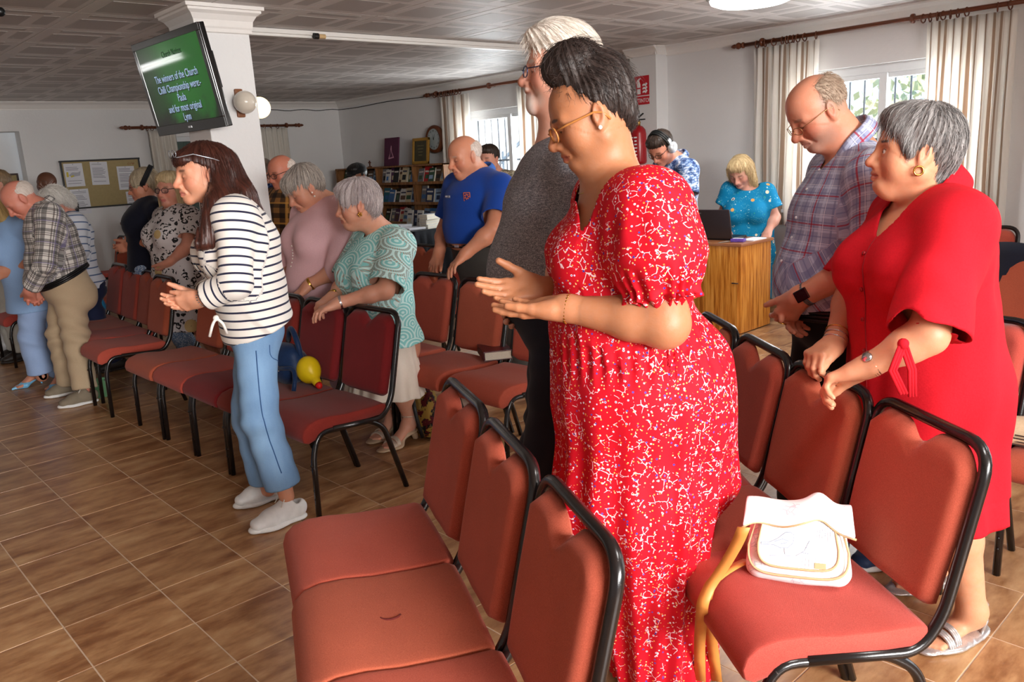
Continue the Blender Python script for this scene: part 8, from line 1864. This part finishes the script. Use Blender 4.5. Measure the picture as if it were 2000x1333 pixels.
# ---- bags and small things on chairs and floor
def blob_bag(name, loc, label, build, mat, h=.006, cat='bag'):
    t = empty(name, loc, 0, label, cat); d = SDF(); build(d, np.array(loc)); o = link('body', mesh_from('body', *surf(d, h)), mat); wparent(o, t); return t
def nb1(d, o):
    d.ell(o+V3(0, 0, .085), (.1, .13, .095), None, 0); d.ell(o+V3(-.02, 0, .15), (.07, .11, .06), None, .04); d.disp(lambda P: (.004*wav(P, 40, 4)).astype(np.float32), o+V3(0, 0, .1), .3); d.plane(o+V3(0, 0, .002), (0, 0, -1), None, 9, 0, False)
M_nv = cloth('navy_bag_leather', (14, 34, 66), (24, 50, 88), 80, .5)
q = ground(566, 748, .45); nbag = blob_bag('navy_bag', (q[0]+.02, q[1]+.02, .448), 'navy blue bag with straps on a crimson chair behind the jeans', nb1, M_nv)
bm = bmesh.new(); add_tube(bm, rounded([(.02, -.1, .1), (.0, -.12, .22), (.02, -.02, .3), (.04, .06, .2)], .08), .014, 8); bm_obj('handle', bm, M_nv, nbag, True); bm = bmesh.new(); add_tube(bm, rounded([(-.1, -.06, .1), (-.06, -.16, .11), (-.08, -.2, .06), (-.1, -.21, .01)], .05), .011, 8, sq=.3); bm_obj('strap', bm, M_nv, nbag, True); bm = bmesh.new(); add_tube(bm, [(-.1, -.05, .09), (-.1, -.08, .09), (-.1, -.08, .12), (-.1, -.05, .12)], .003, 6, True); bm_obj('buckle', bm, M_silver, nbag)
q = onplane(604, 735, (1, 0, 0), 1.9)
yt_ = empty('yellow_toy', (q[0]-.0, q[1], .452), 0, 'yellow rubber toy with a red tip on the crimson chair', 'toy'); d = SDF(); o = np.array(yt_.location); s1 = V3(0, -1, 0)
d.ell(o+V3(0, 0, .075), (.06, .064, .07), None, 0); d.cap(o+V3(.0, -.03, .055), o+V3(-.01, -.095, .022), .03, .02, .03); d.cap(o+V3(.01, .07, .085), o+V3(.01, .1, .09), .045, .03, .02)
b_ = link('body', mesh_from('body', *surf(d, .005)), plain('yellow_rubber', (222, 190, 20), .3, noise=.05)); wparent(b_, yt_); bm = bmesh.new(); add_lathe(bm, [(.019, 0), (.016, .014), (.009, .024), (0, .028)], (-.012, -.105, .017), 12, (-.1, -1, -.45)); bm_obj('red_tip', bm, plain('red_rubber', (200, 30, 24), .3), yt_, True)
def db(d, o):
    d.cap(o+V3(0, 0, .06), o+V3(0, 0, .16), .075, .04, .03); d.cap(o+V3(0, 0, .16), o+V3(.01, 0, .21), .02, .032, .02); d.disp(lambda P: (.005*np.sin(np.arctan2(P[..., 1]-o[1], P[..., 0]-o[0])*9)*np.clip((P[..., 2]-o[2])*6, 0, 1)).astype(np.float32), o+V3(0, 0, .1), .3); d.plane(o+V3(0, 0, .003), (0, 0, -1), None, 9, 0, False)
q = ground(190, 612, .45); blob_bag('drawstring_bag', (q[0], q[1], .448), 'bright blue drawstring bag on a chair behind the beige chinos', db, cloth('sky_blue_nylon', (20, 118, 170), (40, 150, 200), 60, .5))
tp = NT('tapestry_fabric'); v1 = tp.noise(tp.coord(), 20, 3, .6); v2 = tp.noise(tp.mapping(tp.coord(), loc=(3, 2, 1)), 26, 3, .6); tp.p(Base_Color=tp.mix(tp.ramp(v2, [(.5, (0, 0, 0)), (.54, (1, 1, 1))], 'LINEAR'), tp.ramp(v1, [(.4, S((92, 18, 28))), (.5, S((24, 20, 20))), (.58, S((60, 62, 60)))], 'CONSTANT'), S((176, 142, 66))), Roughness=.85)
def tbag(d, o):
    d.cap(o+V3(0, -.06, .08), o+V3(0, .06, .08), .085, k=.03); d.cap(o+V3(0, -.03, .2), o+V3(0, .03, .2), .075, k=.06); d.cap(o+V3(0, 0, .28), o+V3(0, 0, .3), .055, k=.06); d.disp(lambda P: (.004*wav(P, 30, 4)).astype(np.float32), o+V3(0, 0, .15), .35); d.plane(o+V3(0, 0, .003), (0, 0, -1), None, 9, 0, False)
q = ground(846, 858); tbg = blob_bag('tapestry_backpack', (q[0]+.02, q[1]+.1, 0), 'patterned tapestry backpack in red, black and gold on the floor', tbag, tp.m)
bm = bmesh.new(); add_tube(bm, rounded([(-.1, -.05, .27), (-.12, -.09, .2), (-.11, -.1, .1), (-.09, -.1, .03)], .06), .011, 8); bm_obj('strap', bm, M_blackp, tbg, True); bm = bmesh.new(); add_box(bm, (-.074, -.02, .235), (.02, .12, .11), .008); bm_obj('flap', bm, plain('tapestry_gold', (150, 122, 62), .85, noise=.5, scale=60), tbg); bm = bmesh.new(); add_sph(bm, (-.088, -.03, .24), .008, 8); bm_obj('clasp', bm, M_gold, tbg)
gb = empty('green_bin', tuple(ground(200, 774)), 0, 'small pale green tumbler on the floor behind the chair legs', 'bin'); gb.location.z = 0; bm = bmesh.new(); add_lathe(bm, [(0, .0), (.05, .0), (.058, .12), (.062, .122), (.058, .126), (.053, .12), (.046, .008), (0, .008)], (0, 0, 0), 24); bm_obj('bucket', bm, plain('pale_green_plastic', (120, 176, 130), .4), gb, True)
wc = empty('white_cup', tuple(ground(1042, 782)), 0, 'white cup on the floor under the row by the dark jeans', 'cup'); wc.location.z = 0; bm = bmesh.new(); add_lathe(bm, [(0, 0), (.036, 0), (.045, .1), (.048, .1), (.046, .104), (.042, .1), (.033, .006), (0, .006)], (0, 0, 0), 20); bm_obj('cup', bm, M_pap, wc, True)
wb = empty('white_carrier_bag', tuple(ground(8, 692)), 0, 'crumpled white carrier bag at the left edge of the floor', 'bag'); wb.location.z = 0; d = SDF(); o = np.array(wb.location); d.ell(o+V3(0, 0, .1), (.16, .14, .12), None, 0); d.ell(o+V3(-.05, .05, .2), (.08, .09, .1), None, .06); d.disp(lambda P: (.014*wav(P, 24, 6)).astype(np.float32), o+V3(0, 0, .12), .4); d.plane(o+V3(0, 0, .002), (0, 0, -1), None, 9, 0, False); b_ = link('bag', mesh_from('bag', *surf(d, .01)), plain('white_polythene', (200, 202, 204), .35)); wparent(b_, wb)
q = ground(1985, 866, .452); bc = empty('cloth_bag', (q[0]+.02, q[1]-.02, .45), 0, 'folded beige printed cloth bag on the chair at the right edge', 'bag'); d = SDF(); o = np.array(bc.location); d.cap(o+V3(0, -.08, .03), o+V3(0, .06, .03), .1, .08, .02, (0, 0, 1), (.4, .45)); d.cap(o+V3(.03, -.05, .06), o+V3(.0, .05, .055), .05, k=.02, lat=(0, 0, 1), f=(.6, .6)); d.disp(lambda P: (.007*wav(P, 36, 5)).astype(np.float32), o+V3(0, 0, .04), .3); d.plane(o+V3(0, 0, .004), (0, 0, -1), None, 9, 0, False); b_ = link('bag', mesh_from('bag', *surf(d, .006)), cloth('beige_canvas', (176, 150, 118), (206, 182, 150), 120)); wparent(b_, bc)
for k in range(4): box('print_line', (-.088, -.02, .02+.011*k), (.002, .07-.012*(k % 2), .004), plain('dark_print', (60, 46, 40), .8), bc)
# ---- black backpack and dark jacket at the right edge
q = onplane(1935, 485, (1, 0, 0), 6.2)
def bp(d, o):
    d.cap(o+V3(0, -.12, .14), o+V3(0, .12, .14), .12, k=.03, lat=(1, 0, 0), f=(.8, .8)); d.cap(o+V3(0, -.1, .3), o+V3(0, .1, .3), .11, k=.05, lat=(1, 0, 0), f=(.8, .8)); d.plane(o+V3(0, 0, .004), (0, 0, -1), None, 9, 0, False)
bpk = blob_bag('black_backpack', (6.3, 1.98, .45), 'black backpack propped on the chair by the window wall', bp, cloth('black_nylon', (14, 14, 16), (24, 24, 28), 120, .6), .008)
bm = bmesh.new(); add_tube(bm, [(-.1, -.1, .2), (-.105, 0, .205), (-.1, .1, .2)], .004, 6); bm_obj('zip', bm, plain('grey_zip', (110, 104, 90), .4, .5), bpk); bm = bmesh.new(); add_tube(bm, rounded([(0, .05, .4), (0, .03, .45), (0, -.03, .45), (0, -.05, .4)], .02), .01, 6); bm_obj('handle', bm, M_blackp, bpk, True)
jk = empty('dark_jacket', (4.97, 1.35, 0), math.radians(170), 'dark navy jacket hung over a chair back beside the red tunic', 'jacket'); V = []; F = []
for j in range(11):
    t = j/10; ang = (t-.36)*2; 
    for i in range(21):
        s = i/20*2-1; x = (.045 if t > .36 else -.05)+(t-.36)*.06*(1 if t > .36 else 1); z = .9-abs(t-.36)*(.5 if t > .36 else .9); w = .245+.02*abs(t-.36)
        V.append((x+.015*math.sin(s*9+t*3)*abs(t-.36)*2, s*w, z+.012*math.cos(s*3)))
F = [(j*21+i, j*21+i+1, (j+1)*21+i+1, (j+1)*21+i) for j in range(10) for i in range(20)]
jo = pd_obj('cloth', V, F, cloth('dark_navy_wool', (20, 22, 34), (34, 38, 54), 200), jk, True); m = jo.modifiers.new('t', 'SOLIDIFY'); m.thickness = .015
